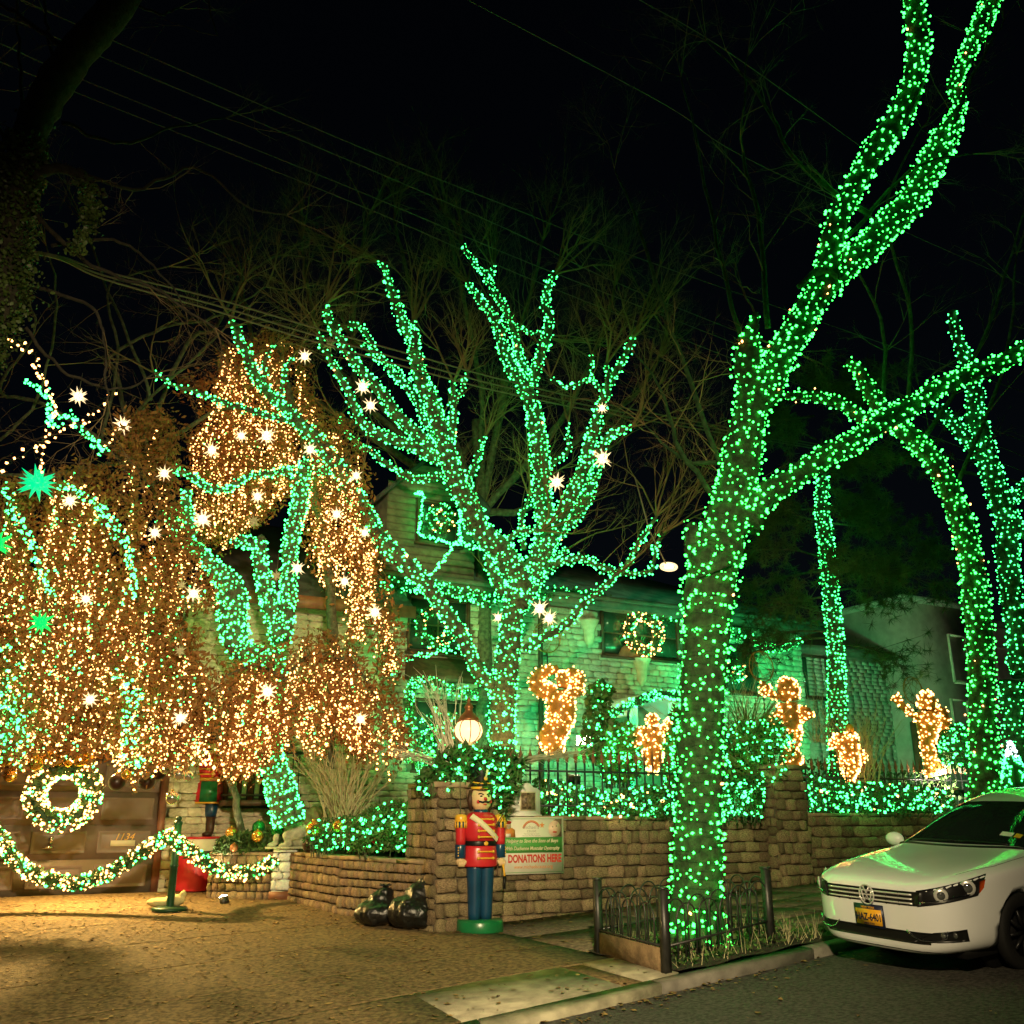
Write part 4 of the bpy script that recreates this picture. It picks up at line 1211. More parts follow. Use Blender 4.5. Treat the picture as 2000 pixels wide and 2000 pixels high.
I_.limb(ID, [(1640, 1600, 14), (1637, 1480, 17), (1635, 1380, 17), (1632, 1260, 15), (1622, 1160, 14), (1615, 1080, 13), (1606, 1000, 13), (1606, 930, 10)], 0, 0, 19.6, 19.4, twig=0, jit=.004)
pine = tree('pine_tree', 'slim pine with a green lit trunk and drooping dark needles', I_)
light_string('fine green lights spiralling up the slim pine trunk', I_, .092, 'green_bulb', .0185, jit=.5)
# pine boughs: dark drooping limbs and needle tufts
mb = MB(); A, B, RA, RB, tuft = [], [], [], [], []
for _ in range(30):
    v0 = rng.uniform(760, 1260)
    p = P(1605 + (v0 - 1000) * .08, v0, 19.5)
    ang = rng.uniform(0, 6.28); L = rng.uniform(1.4, 3.4)
    d = Vector((math.cos(ang), math.sin(ang) * .8, rng.uniform(-.1, .25)))
    for k in range(9):
        e = p + d * (L / 9)
        A.append(p); B.append(e); RA.append(.03 * (1 - k / 10)); RB.append(.03 * (1 - (k + 1) / 10))
        d = (d + Vector((rng.normal(0, .12), rng.normal(0, .12), -.06))).normalized()
        if k > 2:
            for _ in range(5):
                side = Vector(rng.normal(0, .35, 3)) + d * .3
                e2 = p + side * .8
                A.append(p); B.append(e2); RA.append(.008); RB.append(.003)
                for _ in range(3): tuft.append(p + side * rng.uniform(.3, 1.0) + Vector(rng.normal(0, .05, 3)))
        p = e
segs(mb, A, B, np.array(RA), np.array(RB)); mb.obj('boughs', 'bark', pine)['kind'] = 'stuff'
mb = MB(); A, B = [], []
for c in tuft:
    for _ in range(14):
        d = Vector(rng.normal(0, 1, 3)); d.z -= .3
        A.append(c); B.append(c + d.normalized() * rng.uniform(.10, .20))
segs(mb, A, B, .0065, .002); mb.obj('needles', 'needle', pine)['kind'] = 'stuff'

# ---- F: ivy covered tree leaning in at the upper left
F_ = Tree(); dF = 8.6
F_.limb(ID, [(-330, 1990, 56), (-270, 1500, 48), (-190, 1050, 42), (-80, 740, 38), (-6, 600, 36), (16, 480, 34), (40, 340, 32), (62, 250, 32), (110, 160, 34), (165, 85, 33), (230, 10, 32), (300, -110, 26)], 0, 0, 9.2, 8.2, lit=0, twig=0, jit=.008)
F_.limb(ID, [(60, 345), (110, 330), (160, 345), (205, 385)], 13, 6, 8.6, 8.9, lit=0, twig=0)
F_.limb(ID, [(150, 110), (80, 60), (20, 20), (-60, -20)], 6, 3, 8.5, 8.2, lit=0)
F_.limb(ID, [(45, 260), (40, 160), (35, 60), (30, -60)], 4, 2, 8.6, 8.6, lit=0)
F_.limb(ID, [(120, 150), (95, 80), (85, 0), (80, -80)], 4, 2, 8.6, 8.4, lit=0)
F_.limb(ID, [(70, 420), (180, 520), (290, 560), (420, 640)], 5, 2, 8.8, 9.6, lit=0)
F_.limb(ID, [(60, 560), (180, 600), (205, 680), (210, 780)], 4, 2, 9, 9.2, lit=0)
F_.limb(ID, [(120, 240), (240, 280), (330, 250), (440, 230)], 4, 1.5, 8.8, 10.2, lit=0)
F_.limb(ID, [(150, 330), (260, 370), (380, 330), (480, 400), (560, 420)], 4, 1.5, 9, 10.4, lit=0)
F_.limb(ID, [(230, -10), (310, 25), (350, 15)], 3, 1.5, 8.4, 8.6, lit=0, twig=.6)
F_.limb(ID, [(390, -40), (410, 20), (425, 70)], 2.5, 1.2, 8.6, 8.8, lit=0, twig=.3)
F_.limb(ID, [(100, 480), (220, 470), (300, 520), (360, 600)], 4, 1.5, 9, 10, lit=0)
F_.limb(ID, [(50, 640), (120, 720), (230, 760), (300, 730)], 4, 1.5, 9, 10, lit=0)
F_.limb(ID, [(20, 300), (-40, 160), (-60, 60)], 4, 2, 8.8, 8.9, lit=0)
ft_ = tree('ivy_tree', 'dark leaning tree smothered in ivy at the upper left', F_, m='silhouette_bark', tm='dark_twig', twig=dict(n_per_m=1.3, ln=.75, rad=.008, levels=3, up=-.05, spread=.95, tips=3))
pts = []
path, rad = F_.limbs[0][0], F_.limbs[0][1]
for _ in range(7500):
    i = rng.integers(8, int(len(path) * .60))
    k = i / len(path)
    r = rad[i] * (1 + (rng.exponential(.24) if k < .45 else rng.exponential(.12))) + .02
    a = rng.uniform(0, 6.28)
    pts.append(path[i] + Vector((math.cos(a) * r, math.sin(a) * r, rng.normal(0, .12))))
for _ in range(700):                       # hanging tongue of ivy off the side limb
    v = rng.uniform(350, 495); u = 165 + 12 * math.sin((v - 350) / 40) + rng.normal(0, 9) - max(0, v - 440) * .3
    pts.append(P(u, v, 8.8) + Vector(rng.normal(0, .03, 3)))
mb = MB(); leaves(mb, pts, .055, .9); mb.obj('ivy_leaves', 'ivy', ft_)['kind'] = 'stuff'
Lf = Tree()
Lf.limb(ID, [(285, 1560), (280, 1300), (260, 1050), (262, 880)], 16, 7, 18.4, 15.6, lit=0, twig=0)
for pts, d in (([(-40, 900), (60, 800), (110, 620), (90, 480)], 13), ([(200, 860), (230, 700), (215, 560), (330, 520)], 15), ([(210, 700), (320, 640), (420, 620), (520, 560)], 16), ([(290, 760), (210, 560), (160, 430)], 15),
               ([(480, 780), (430, 660), (360, 620)], 17), ([(420, 640), (480, 540), (540, 500)], 18), ([(270, 800), (380, 700), (440, 640)], 15), ([(0, 760), (70, 640), (30, 540)], 14)):
    Lf.limb(ID, [(262, 900), ((262 + 2 * pts[0][0]) / 3, pts[0][1] + 30)] + pts, 5, 1.6, 15.7, d, lit=0)
tree('bare_tree', 'leafless tree tangled above the warm lit weeping trees', Lf, dict(n_per_m=1.3, ln=1.1, rad=.010, levels=2, up=.15, spread=1.0, tips=4))

# ================================================================= WEEPING TREES WITH WARM LIGHTS
def inside(poly, u, v):
    c = False; j = len(poly) - 1
    for i in range(len(poly)):
        (xi, yi), (xj, yj) = poly[i], poly[j]
        if (yi > v) != (yj > v) and u < (xj - xi) * (v - yi) / (yj - yi + 1e-9) + xi: c = not c
        j = i
    return c
def weeping(label, slabel, poly, d0, thick, nstr, nleaf, green, trunk, gap=None, bsp=.068, strand=(.6, 2.4), slope=0.0):
    us = [p[0] for p in poly]; vs_ = [p[1] for p in poly]
    u0, u1, v0, v1 = min(us), max(us), min(vs_), max(vs_)
    def depth(u, v): return d0 + slope * (u - 200) / 200 + rng.uniform(-thick, thick)
    def pick():
        while True:
            u, v = rng.uniform(u0, u1), rng.uniform(v0, v1)
            w_ = math.sin(u * .083 + 1.7 * math.sin(v * .011)) + math.sin(u * .037 + 2 + 1.2 * math.sin(v * .017)) + .7 * math.sin(u * .16 + v * .01)
            if w_ < -.35 and rng.uniform() < .82: continue
            if inside(poly, u, v): return u, v
    tr = Tree()
    for t in trunk: tr.limb(ID, t[0], t[1], t[2], t[3], t[4], lit=0, twig=0)
    o = tree('weeping_tree', label, tr)
    bulbs, A, B, lf = [], [], [], []
    for _ in range(nstr):
        u, v = pick()
        if gap and gap(u, v): continue
        p = P(u, v, depth(u, v)); L = rng.uniform(*strand)
        dx = Vector((rng.normal(0, .28), rng.normal(0, .2), -1))
        n = int(L / bsp); q = p.copy(); extra = max(0, rng.normal(4, 22)) if v > 1150 else 0
        for k in range(n):
            dx = (dx + Vector((rng.normal(0, .10), rng.normal(0, .08), -.10))).normalized()
            e = q + dx * bsp
            # keep inside the crown outline
            d = e - Vector((0, 0, EYE)); yc = d.y * CP + d.z * SP
            uu = 1000 + FOC * d.x / yc; vv = 1000 - FOC * (d.z * CP - d.y * SP) / yc
            if not inside(poly, uu, vv - extra): break
            A.append(q); B.append(e); q = e
            if rng.uniform() < .9: bulbs.append(q + Vector(rng.normal(0, .02, 3)))
            if gap is None or not gap(uu, vv):
                for _ in range(2): lf.append(q + Vector(rng.normal(0, .07, 3)))
    while len(lf) < nleaf:
        u, v = pick()
        if gap and not slope and gap(u, v): continue
        p = P(u, v, depth(u, v) + rng.uniform(-.2, .5) * thick)
        lf += [p + Vector(rng.normal(0, .09, 3)) for _ in range(5)]
    mb = MB(); segs(mb, A, B, .006, .006); mb.obj('hanging_twigs', 'twig', o)['kind'] = 'stuff'
    mb = MB(); leaves(mb, lf, .062, 1.5); mb.obj('dry_leaves', 'dryleaf', o)['kind'] = 'stuff'
    light_string(slabel, bulbs, .08, 'warm_bulb', .0165, mix=('green_bulb', green))
    return o
tall = [T3(*q) for q in ((340, 160), (440, 150), (560, 120), (650, 110), (700, 150), (720, 240), (740, 420), (820, 540), (900, 520), (960, 620), (1000, 800), (1010, 930), (1060, 1100), (1090, 1200), (1130, 1450), (1190, 1600), (1185, 1700), (1080, 1740), (1045, 1600), (900, 1560), (890, 1350), (830, 1380), (720, 1200), (700, 1000), (690, 830), (480, 1010), (330, 1150), (200, 1050), (170, 700), (160, 600), (230, 560), (210, 420), (100, 395), (110, 350), (300, 310))]
left = [T2(*q) for q in ((270, 900), (420, 840), (560, 830), (600, 640), (700, 560), (880, 560), (1000, 690), (930, 1000), (1020, 1200), (1150, 1450), (1200, 1600), (950, 1650), (1050, 1760), (1180, 1830), (1150, 1930), (1300, 2100), (1180, 2200), (1050, 2375), (880, 2450), (700, 2520), (640, 2400), (400, 2380), (230, 2460), (-40, 2440), (-40, 950))]
low = [(560, 1240), (640, 1235), (700, 1260), (760, 1330), (790, 1400), (822, 1450), (770, 1485), (700, 1475), (650, 1420), (610, 1455), (570, 1430), (505, 1500), (470, 1500), (440, 1520), (390, 1440), (370, 1370), (470, 1280)]
def sparse_tall(u, v):
    return (v > 1090 and 560 < u < 690 and rng.uniform() < .9) or rng.uniform() < (.3 if v > 1000 and u > 640 else 0)
def sparse_left(u, v):
    return (v < 1000 and u > 190 and rng.uniform() < .78)
weeping('tall weeping tree of dry brown leaves strung with warm lights', 'warm white lights cascading down the tall weeping tree', tall, 16.9, .9, 330, 22000, .02,
        [([(640, 1500), (650, 1300), (640, 1100), (600, 900), (560, 750), (540, 670)], 12, 5, 16.9, 16.9), ([(620, 1000), (540, 900), (470, 860)], 7, 3, 16.9, 16.5), ([(630, 980), (680, 900), (700, 1000)], 7, 3, 16.9, 17.2)], sparse_tall)
weeping('broad weeping tree of dry brown leaves spread above the garage door', 'warm white lights scattered through the broad weeping tree over the garage', left, 14.3, .8, 400, 36000, .14,
        [([(476, 1665), (466, 1590), (440, 1480), (380, 1300), (330, 1100), (290, 900), (280, 830)], 8, 4, 17.4, 14.6), ([(340, 1150), (200, 1050), (90, 1000)], 7, 3, 15.3, 14.2), ([(300, 950), (220, 870), (160, 850)], 5, 2, 14.8, 14.3), ([(370, 1270), (250, 1250), (120, 1290)], 6, 3, 15.4, 14.2)], sparse_left, slope=.45)
weeping('low skirt of brown leaved weeping branches over the shrub bed', 'warm white lights on the low weeping branches over the shrub bed', low, 15.9, .6, 180, 10000, .03,
        [([(545, 1640), (545, 1450), (560, 1330), (600, 1280)], 8, 5, 17.2, 15.9), ([(600, 1280), (680, 1290), (740, 1370)], 5, 2, 15.9, 15.6), ([(560, 1330), (500, 1300), (430, 1330)], 5, 2, 15.9, 15.6)])
# looser strings on the upper left
def strand(label, T, pts, d, sp, bulb, br=.02, mix=None, jit=.05, n=1, wire=True):
    P3 = [P(*T(*q), d) for q in pts]
    path, _ = smooth_path(P3, [1] * len(P3), 8)
    out, ws = [], []
    for _ in range(n):
        off = Vector(rng.normal(0, jit, 3)) if n > 1 else Vector()
        w = [p + off + Vector(rng.normal(0, jit * .5, 3)) for p in path]
        ws.append(w); acc = 0
        for k in range(len(w) - 1):
            l = (w[k + 1] - w[k]).length; m = max(1, int(l / .02))
            for j in range(m):
                acc += l / m
                if acc > sp:
                    acc -= sp * rng.uniform(.7, 1.3); out.append(w[k].lerp(w[k + 1], j / m) + Vector(rng.normal(0, jit * .5, 3)))
    return light_string(label, out, sp, bulb, br, wires=ws if wire else None, mix=mix)
strand('big warm bulbs on a string looping down from the ivy tree', T2, [(30, 180), (100, 210), (190, 250), (210, 340), (260, 440), (290, 500), (300, 580), (270, 660), (210, 780), (240, 870)], 12.5, .16, 'warm_bulb', .021, n=2)
strand('big warm bulbs strung along a bare bough at the left edge', T2, [(0, 890), (80, 820), (180, 750), (280, 700), (400, 640), (480, 590), (540, 520), (610, 450)], 12.8, .15, 'warm_bulb', .021)
strand('green bulbs twined down the vine at the upper left', T2, [(100, 380), (200, 430), (250, 520), (250, 620), (330, 560), (420, 640), (500, 720), (540, 760)], 13, .11, 'green_bulb', .021, n=3)
strand('green bulbs arcing through the broad weeping tree', T2, [(320, 960), (440, 1010), (540, 1080), (620, 1180), (690, 1280), (710, 1400), (730, 1560)], 13.4, .09, 'green_bulb', .02, n=3)
strand('green bulbs dropping beneath the large green star', T2, [(20, 950), (60, 1080), (120, 1180), (180, 1290), (220, 1420), (280, 1560)], 13.2, .10, 'green_bulb', .02, n=3)
strand('green bulbs in the leaves at the left edge of the garage', U1, [(120, 60), (80, 250), (130, 420), (60, 560), (200, 640)], 13.3, .10, 'green_bulb', .02, n=5, jit=.12)
strand('green bulbs looped over the garage porch', U1, [(880, 60), (1000, 200), (980, 420), (1010, 600), (1040, 780)], 13.9, .10, 'green_bulb', .02, n=3, jit=.07)
strand('warm lights draped over the porch edge beside the garage', U1, [(860, 700), (930, 620), (1100, 560), (1300, 520), (1480, 560), (1560, 640)], 14.6, .08, 'warm_bulb', .019, n=4, jit=.09)
strand('green lights outlining the dormer window', ID, [(808, 962), (822, 966), (818, 1010), (815, 1040), (840, 1050), (893, 1060), (892, 1030), (896, 990)], 20.2, .07, 'teal_bulb', .026, n=2, jit=.03)
strand('green lights swagged from the dormer to the low limb', U6, [(300, 410), (400, 320), (480, 220), (520, 165), (600, 190), (700, 190)], 18.0, .07, 'green_bulb', .023, n=2, jit=.03)
strand('green lights swagged across the house front to the weeping tree', U6, [(600, 740), (420, 760), (260, 800), (150, 890)], 18.4, .08, 'green_bulb', .023, n=2, jit=.04)
# ================================================================= TOY SOLDIER STATUE
def soldier(loc, rotz, H, label):
    """built 2.0 tall facing -Y, then scaled"""
    o = thing('toy_soldier_statue', label, 'statue', loc, rotz)
    o.scale = (H / 2.0,) * 3
    def part(name, m, fn, sm=True, par=None):
        mb = MB(); fn(mb); return mb.obj(name, m, par or o, sm)
    part('base', 'greenpaint', lambda m: lathe(m, [(.0, 0), (.30, 0), (.305, .012), (.30, .12), (.285, .145), (0, .145)], 36, cap=False))
    for sx in (-1, 1):
        part('leg', 'navy', lambda m: lathe(m, [(.075, .14), (.08, .22), (.092, .5), (.108, .75), (.112, .82)], 18, (sx * .082, 0, 0), 1.0, 1.05))
    coat = part('coat_skirt', 'red', lambda m: lathe(m, [(.215, .78), (.222, .80), (.220, .90), (.205, 1.0), (.200, 1.04)], 28, (0, 0, 0), 1.05, .80))
    part('belt', 'black', lambda m: lathe(m, [(.203, 1.035), (.205, 1.045), (.205, 1.085), (.203, 1.095)], 28, (0, 0, 0), 1.05, .82))
    part('chest', 'red', lambda m: lathe(m, [(.198, 1.09), (.215, 1.16), (.228, 1.28), (.215, 1.38), (.16, 1.44), (.09, 1.46)], 28, (0, 0, 0), 1.05, .82))
    part('collar', 'navy', lambda m: lathe(m, [(.095, 1.435), (.10, 1.45), (.095, 1.485), (.085, 1.49)], 20))
    head = part('head', 'skin', lambda m: lathe(m, [(.05, 1.47), (.095, 1.49), (.125, 1.54), (.138, 1.60), (.138, 1.66), (.125, 1.72), (.1, 1.745)], 26))
    part('nose', 'red', lambda m: ell(m, (0, -.148, 1.62), (.022, .03, .026), 10, 8), par=head)
    for sx in (-1, 1):
        part('cheek', 'red', lambda m: ell(m, (sx * .085, -.108, 1.585), (.026, .012, .024), 10, 8), par=head)
        part('eye', 'black', lambda m: ell(m, (sx * .052, -.126, 1.655), (.020, .012, .012), 10, 8), par=head)
        part('eyebrow', 'black', lambda m: tube(m, [(sx * .025, -.138, 1.675), (sx * .06, -.132, 1.69), (sx * .09, -.112, 1.68)], .008, 6), par=head)
        part('moustache', 'black', lambda m: tube(m, [(0, -.146, 1.588), (sx * .04, -.143, 1.578), (sx * .08, -.118, 1.59), (sx * .095, -.105, 1.605)], [.012, .014, .010, .004], 7), par=head)
    part('mouth', 'signred', lambda m: ell(m, (0, -.135, 1.552), (.03, .012, .010), 10, 6), par=head)
    hr = MB()
    for k in range(9):
        a = math.pi * (.02 + .96 * k / 8)
        tube(hr, [(.135 * math.cos(a), .13 * math.sin(a) + .02, 1.73), (.15 * math.cos(a), .15 * math.sin(a) + .02, 1.60), (.13 * math.cos(a), .13 * math.sin(a) + .02, 1.47)], [.03, .045, .02], 7)
    hr.obj('hair', 'hair', o, True)
    hat = part('hat', 'black', lambda m: lathe(m, [(.0, 1.735), (.128, 1.735), (.132, 1.76), (.140, 1.93), (.160, 2.045), (.155, 2.06), (0, 2.06)], 26, cap=False))
    part('brim', 'black', lambda m: ell(m, (0, -.10, 1.735), (.12, .10, .012), 16, 6), par=hat)
    part('hat_band', 'gold', lambda m: lathe(m, [(.134, 1.742), (.138, 1.745), (.138, 1.772), (.134, 1.776)], 26), par=hat)
    part('hat_cord', 'gold', lambda m: tube(m, [(.139 * math.sin(a), -.139 * math.cos(a), 1.845 - .03 * math.cos(a * .9)) for a in np.linspace(-1.7, 1.7, 15)], .010, 6), par=hat)
    part('cockade', 'gold', lambda m: ell(m, (0, -.148, 1.88), (.028, .014, .028), 12, 8), par=hat)
    part('plume', 'cream', lambda m: tube(m, [(0, -.155, 1.88), (.005, -.165, 1.95), (.02, -.17, 2.01), (.045, -.165, 2.06)], [.012, .017, .015, .004], 7), par=hat)
    for sx in (-1, 1):
        arm = part('arm', 'red', lambda m: lathe(m, [(.062, 1.05), (.066, 1.10), (.068, 1.25), (.072, 1.36), (.05, 1.405)], 18, (sx * .285, 0, 0)))
        part('cuff', 'navy', lambda m: lathe(m, [(.060, .885), (.071, .89), (.071, 1.04), (.066, 1.05)], 18, (sx * .287, 0, 0)), par=arm)
        for k in range(4):
            part('cuff_button', 'gold', lambda m: ell(m, (sx * .287 + sx * .05, -.052, .915 + k * .033), .010, 8, 6), par=arm)
        ep = part('epaulette', 'gold', lambda m: lathe(m, [(.080, 1.335), (.082, 1.34), (.082, 1.39), (.070, 1.42), (0, 1.43)], 20, (sx * .285, 0, 0), cap=False))
        for k in range(10):
            a = 2 * math.pi * k / 10
            part('fringe', 'gold', lambda m: box(m, (sx * .285 + .079 * math.cos(a), .079 * math.sin(a), 1.30), (.026, .012, .09), a + math.pi / 2), False, par=ep)
        part('epaulette_lining', 'navy', lambda m: lathe(m, [(.075, 1.262), (.075, 1.336)], 18, (sx * .285, 0, 0)), par=ep)
        hm = MB(); ell(hm, (sx * .288, -.005, .84), (.056, .062, .055), 14, 10)
        for k in range(4):
            tube(hm, [(sx * .288 - .035 + .023 * k, -.055, .85), (sx * .288 - .035 + .023 * k, -.066, .82), (sx * .288 - .033 + .022 * k, -.045, .79), (sx * .288 - .03 + .02 * k, -.01, .785)], [.014, .015, .013, .01], 6)
        tube(hm, [(sx * .25, -.03, .865), (sx * .232, -.055, .84), (sx * .24, -.06, .81)], [.016, .015, .010], 6)
        hm.obj('hand', 'skin', o, True)
    # sash, buttons and braid on the front
    def front(x, z, rx=.228, ry=.19): return (x, -ry * math.sqrt(max(0.02, 1 - (x / (rx * 1.08)) ** 2)) - .004, z)
    sb = MB(); v = []
    N = 16
    for k in range(N + 1):
        q = k / N
        x = -.185 + .36 * q; z = 1.405 - .295 * q
        for (dx, dz) in ((-.02, -.028), (.02, .028)):
            v.append(front(x + dx, z + dz, .232, .196 if q > .2 else .15 + .23 * q))
    v2 = [(x, y - .012, z) for x, y, z in v]
    f = [(2 * k, 2 * k + 2, 2 * k + 3, 2 * k + 1) for k in range(N)]
    n0 = len(v)
    sb.add(v + v2, f + [tuple(n0 + i for i in q[::-1]) for q in f] + [(2 * k, n0 + 2 * k, n0 + 2 * k + 2, 2 * k + 2) for k in range(N)] + [(2 * k + 1, 2 * k + 3, n0 + 2 * k + 3, n0 + 2 * k + 1) for k in range(N)])
    sb.obj('sash', 'cream', o, True)
    for z in (1.145, 1.22, 1.295, 1.365):
        m = MB(); tube(m, [front(x, z, .24, .192 if z < 1.3 else .175) for x in np.linspace(-.10, .10, 9)], .011, 6)
        for x in (-.105, .105): ell(m, front(x, z, .24, .19 if z < 1.3 else .172), .02, 8, 6)
        m.obj('braid', 'gold', o, True)
    for z in (.885, .965):
        m = MB(); tube(m, [front(x, z, .24, .182) for x in np.linspace(-.10, .10, 9)], .011, 6)
        for x in (-.105, .105): ell(m, front(x, z, .24, .182), .02, 8, 6)
        m.obj('braid', 'gold', o, True)
    part('buckle', 'gold', lambda m: ell(m, (0, -.176, 1.065), (.032, .012, .028), 14, 8))
    sw = part('sword', 'gold', lambda m: tube(m, [(.30, -.06, .80), (.31, -.075, .70), (.318, -.07, .66)], [.016, .014, .02], 7))
    part('blade', 'black', lambda m: box(m, (.32, -.06, .58), (.03, .02, .16)), False, par=sw)
    return o
sp_ = G(937, 1819)
soldier(sp_, R(26), 2.08, 'tall toy soldier statue in red coat and navy trousers by the pier')

# ---- small soldier on a drum by the garage
dp = G(380, 1738)
drum = thing('toy_drum', 'large red toy drum with a white upper band under the small soldier', 'drum', dp)
mb = MB(); lathe(mb, [(0, 0), (.41, 0), (.415, .02), (.405, .62), (.40, .64)], 40, cap=False); mb.obj('shell', 'red', drum, True)
mb = MB(); lathe(mb, [(.405, .60), (.408, .61), (.40, .86), (.398, .87)], 40, cap=False); mb.obj('upper_band', 'cream', drum, True)
mb = MB(); lathe(mb, [(.40, .86), (.43, .865), (.43, .895), (.38, .90), (0, .90)], 40, cap=False); mb.obj('rim', 'red', drum, True)
fig = thing('small_soldier_figure', 'small soldier figure in red and green coat standing on the drum', 'statue', dp + Vector((.02, .05, .90)), R(-12)); fig.scale = (1.45, 1.25, 1.03)
def fp(name, m, fn, sm=True, par=None):
    mb = MB(); fn(mb); return mb.obj(name, m, par or fig, sm)
for sx in (-1, 1):
    fp('boot', 'hair', lambda m: tube(m, [(sx * .09, -.10, .035), (sx * .09, 0, .04), (sx * .09, .02, .10), (sx * .088, .02, .34)], [.04, .05, .055, .065], 10))
    fp('leg', 'navy', lambda m: lathe(m, [(.070, .33), (.08, .42), (.085, .62)], 14, (sx * .085, .02, 0)))
fp('skirt_red', 'red', lambda m: lathe(m, [(.22, .56), (.215, .75), (.19, .95)], 24, (0, .02, 0), 1, .75))
fp('skirt_green_panel', 'greenpaint', lambda m: m.add([(.0, -.150, .58), (.20, -.085, .58), (.185, -.08, .93), (0, -.14, .93), (0, -.17, .58), (.21, -.10, .58), (.195, -.095, .93), (0, -.158, .93)], BOXF and [(4, 5, 6, 7), (0, 4, 7, 3), (1, 2, 6, 5), (3, 7, 6, 2), (0, 1, 5, 4)]), False)
fp('hem', 'gold', lambda m: lathe(m, [(.222, .55), (.228, .56), (.222, .58)], 24, (0, .02, 0), 1, .75))
fp('belt', 'gold', lambda m: lathe(m, [(.192, .94), (.198, .95), (.196, .985), (.19, .99)], 24, (0, .02, 0), 1, .75))
fp('torso', 'red', lambda m: lathe(m, [(.185, .98), (.205, 1.12), (.21, 1.25), (.16, 1.36), (.06, 1.40)], 24, (0, .02, 0), 1, .75))
for z in (1.05, 1.14, 1.23):
    fp('braid', 'gold', lambda m: tube(m, [(-.12, -.118, z), (0, -.148, z), (.12, -.118, z)], .012, 6))
for x in (-.14, .14):
    fp('strap', 'gold', lambda m: tube(m, [(x * .9, -.11, 1.0), (x, -.12, 1.2), (x * .8, -.06, 1.37)], .016, 6))
for sx in (-1, 1):
    hx = .38 if sx > 0 else .30
    fp('arm', 'red', lambda m: tube(m, [(sx * .20, .02, 1.33), (sx * .28, .0, 1.15), (sx * hx, -.05, .95)], [.07, .068, .06], 12))
    fp('cuff', 'gold', lambda m: tube(m, [(sx * (hx - .01), -.045, .975), (sx * (hx + .005), -.055, .935)], [.068, .068], 12))
    hm = MB(); ell(hm, (sx * (hx + .02), -.07, .88), (.05, .05, .06), 12, 8)
    for k in range(4): tube(hm, [(sx * (hx + .02) - .03 + .02 * k, -.10, .87), (sx * (hx + .02) - .03 + .02 * k, -.105, .83), (sx * (hx + .02) - .028 + .018 * k, -.08, .80)], [.013, .013, .009], 6)
    tube(hm, [(sx * (hx - .02), -.09, .90), (sx * (hx - .035), -.105, .87)], [.014, .010], 6)
    hm.obj('hand', 'skin', fig, True)
hd = fp('head', 'skin', lambda m: lathe(m, [(.05, 1.38), (.10, 1.42), (.125, 1.50), (.12, 1.58), (.09, 1.62)], 20, (0, .02, 0)))
fp('nose', 'red', lambda m: ell(m, (0, -.11, 1.51), .02, 8, 6), par=hd)
for sx in (-1, 1): fp('eye', 'black', lambda m: ell(m, (sx * .045, -.095, 1.54), .014, 8, 6), par=hd)
fp('moustache', 'black', lambda m: tube(m, [(-.07, -.09, 1.485), (0, -.11, 1.47), (.07, -.09, 1.485)], .011, 6), par=hd)
fp('hat', 'black', lambda m: lathe(m, [(.0, 1.60), (.13, 1.60), (.14, 1.70), (.15, 1.82), (0, 1.83)], 20, (0, .02, 0), cap=False))

# ================================================================= SIGN, DONATION BOX
sgn_c = onT(1040, 1651, WALL_T - .12)
s_c = ST(sgn_c)[0]
SGT = WALL_T - .10
sign = thing('donation_sign', 'white printed charity board reading donations here on the stone wall', 'sign', S(s_c, SGT, sgn_c.z), AS)
sw_, sh_ = 1.08, .80
mb = MB(); box(mb, (0, 0, 0), (sw_, .02, sh_)); mb.obj('board', 'signwhite', sign)
def flat(name, m, pts, y=-.012):
    mb = MB(); prism(mb, [(x, y, z) for x, z in pts], (0, -.0015, 0)); return mb.obj(name, m, sign)
def rect(x0, x1, z0, z1): return [(x0, z0), (x1, z0), (x1, z1), (x0, z1)]
def disc(cx, cz, rx, rz, n=20, a0=0, a1=6.2832): return [(cx + rx * math.cos(a0 + (a1 - a0) * k / n), cz + rz * math.sin(a0 + (a1 - a0) * k / n)) for k in range(n)]
flat('green_band', 'signgreen', rect(-.51, .51, -.105, .115))
for (a, b, c, d) in ((-.52, .52, .372, .378), (-.52, .52, -.378, -.372), (.514, .52, -.378, .378), (-.52, -.514, -.378, .378)): flat('border', 'signgreen', rect(a, b, c, d))
# printed pictures: a child in orange and a smiling face (plain flat shapes)
flat('picture', 'signorange', [(-.50, .117), (-.28, .117), (-.29, .22), (-.34, .25), (-.44, .25), (-.49, .21)])
flat('picture', 'signskin', disc(-.40, .285, .045, .055), -.0135)
flat('picture', 'signred', disc(-.40, .325, .05, .025), -.015)
flat('picture', 'signwhite', rect(-.44, -.36, .118, .165), -.0135)
flat('picture', 'signbrown', [(.36, .117), (.508, .117), (.508, .37), (.40, .37), (.33, .33)])
flat('picture', 'signskin', disc(.385, .235, .105, .115), -.0135)
for x, z in ((.35, .26), (.415, .27)): flat('picture', 'signbrown', disc(x, z, .013, .010, 10), -.0155)
flat('picture', 'signred', disc(.385, .185, .04, .012, 12), -.0155)
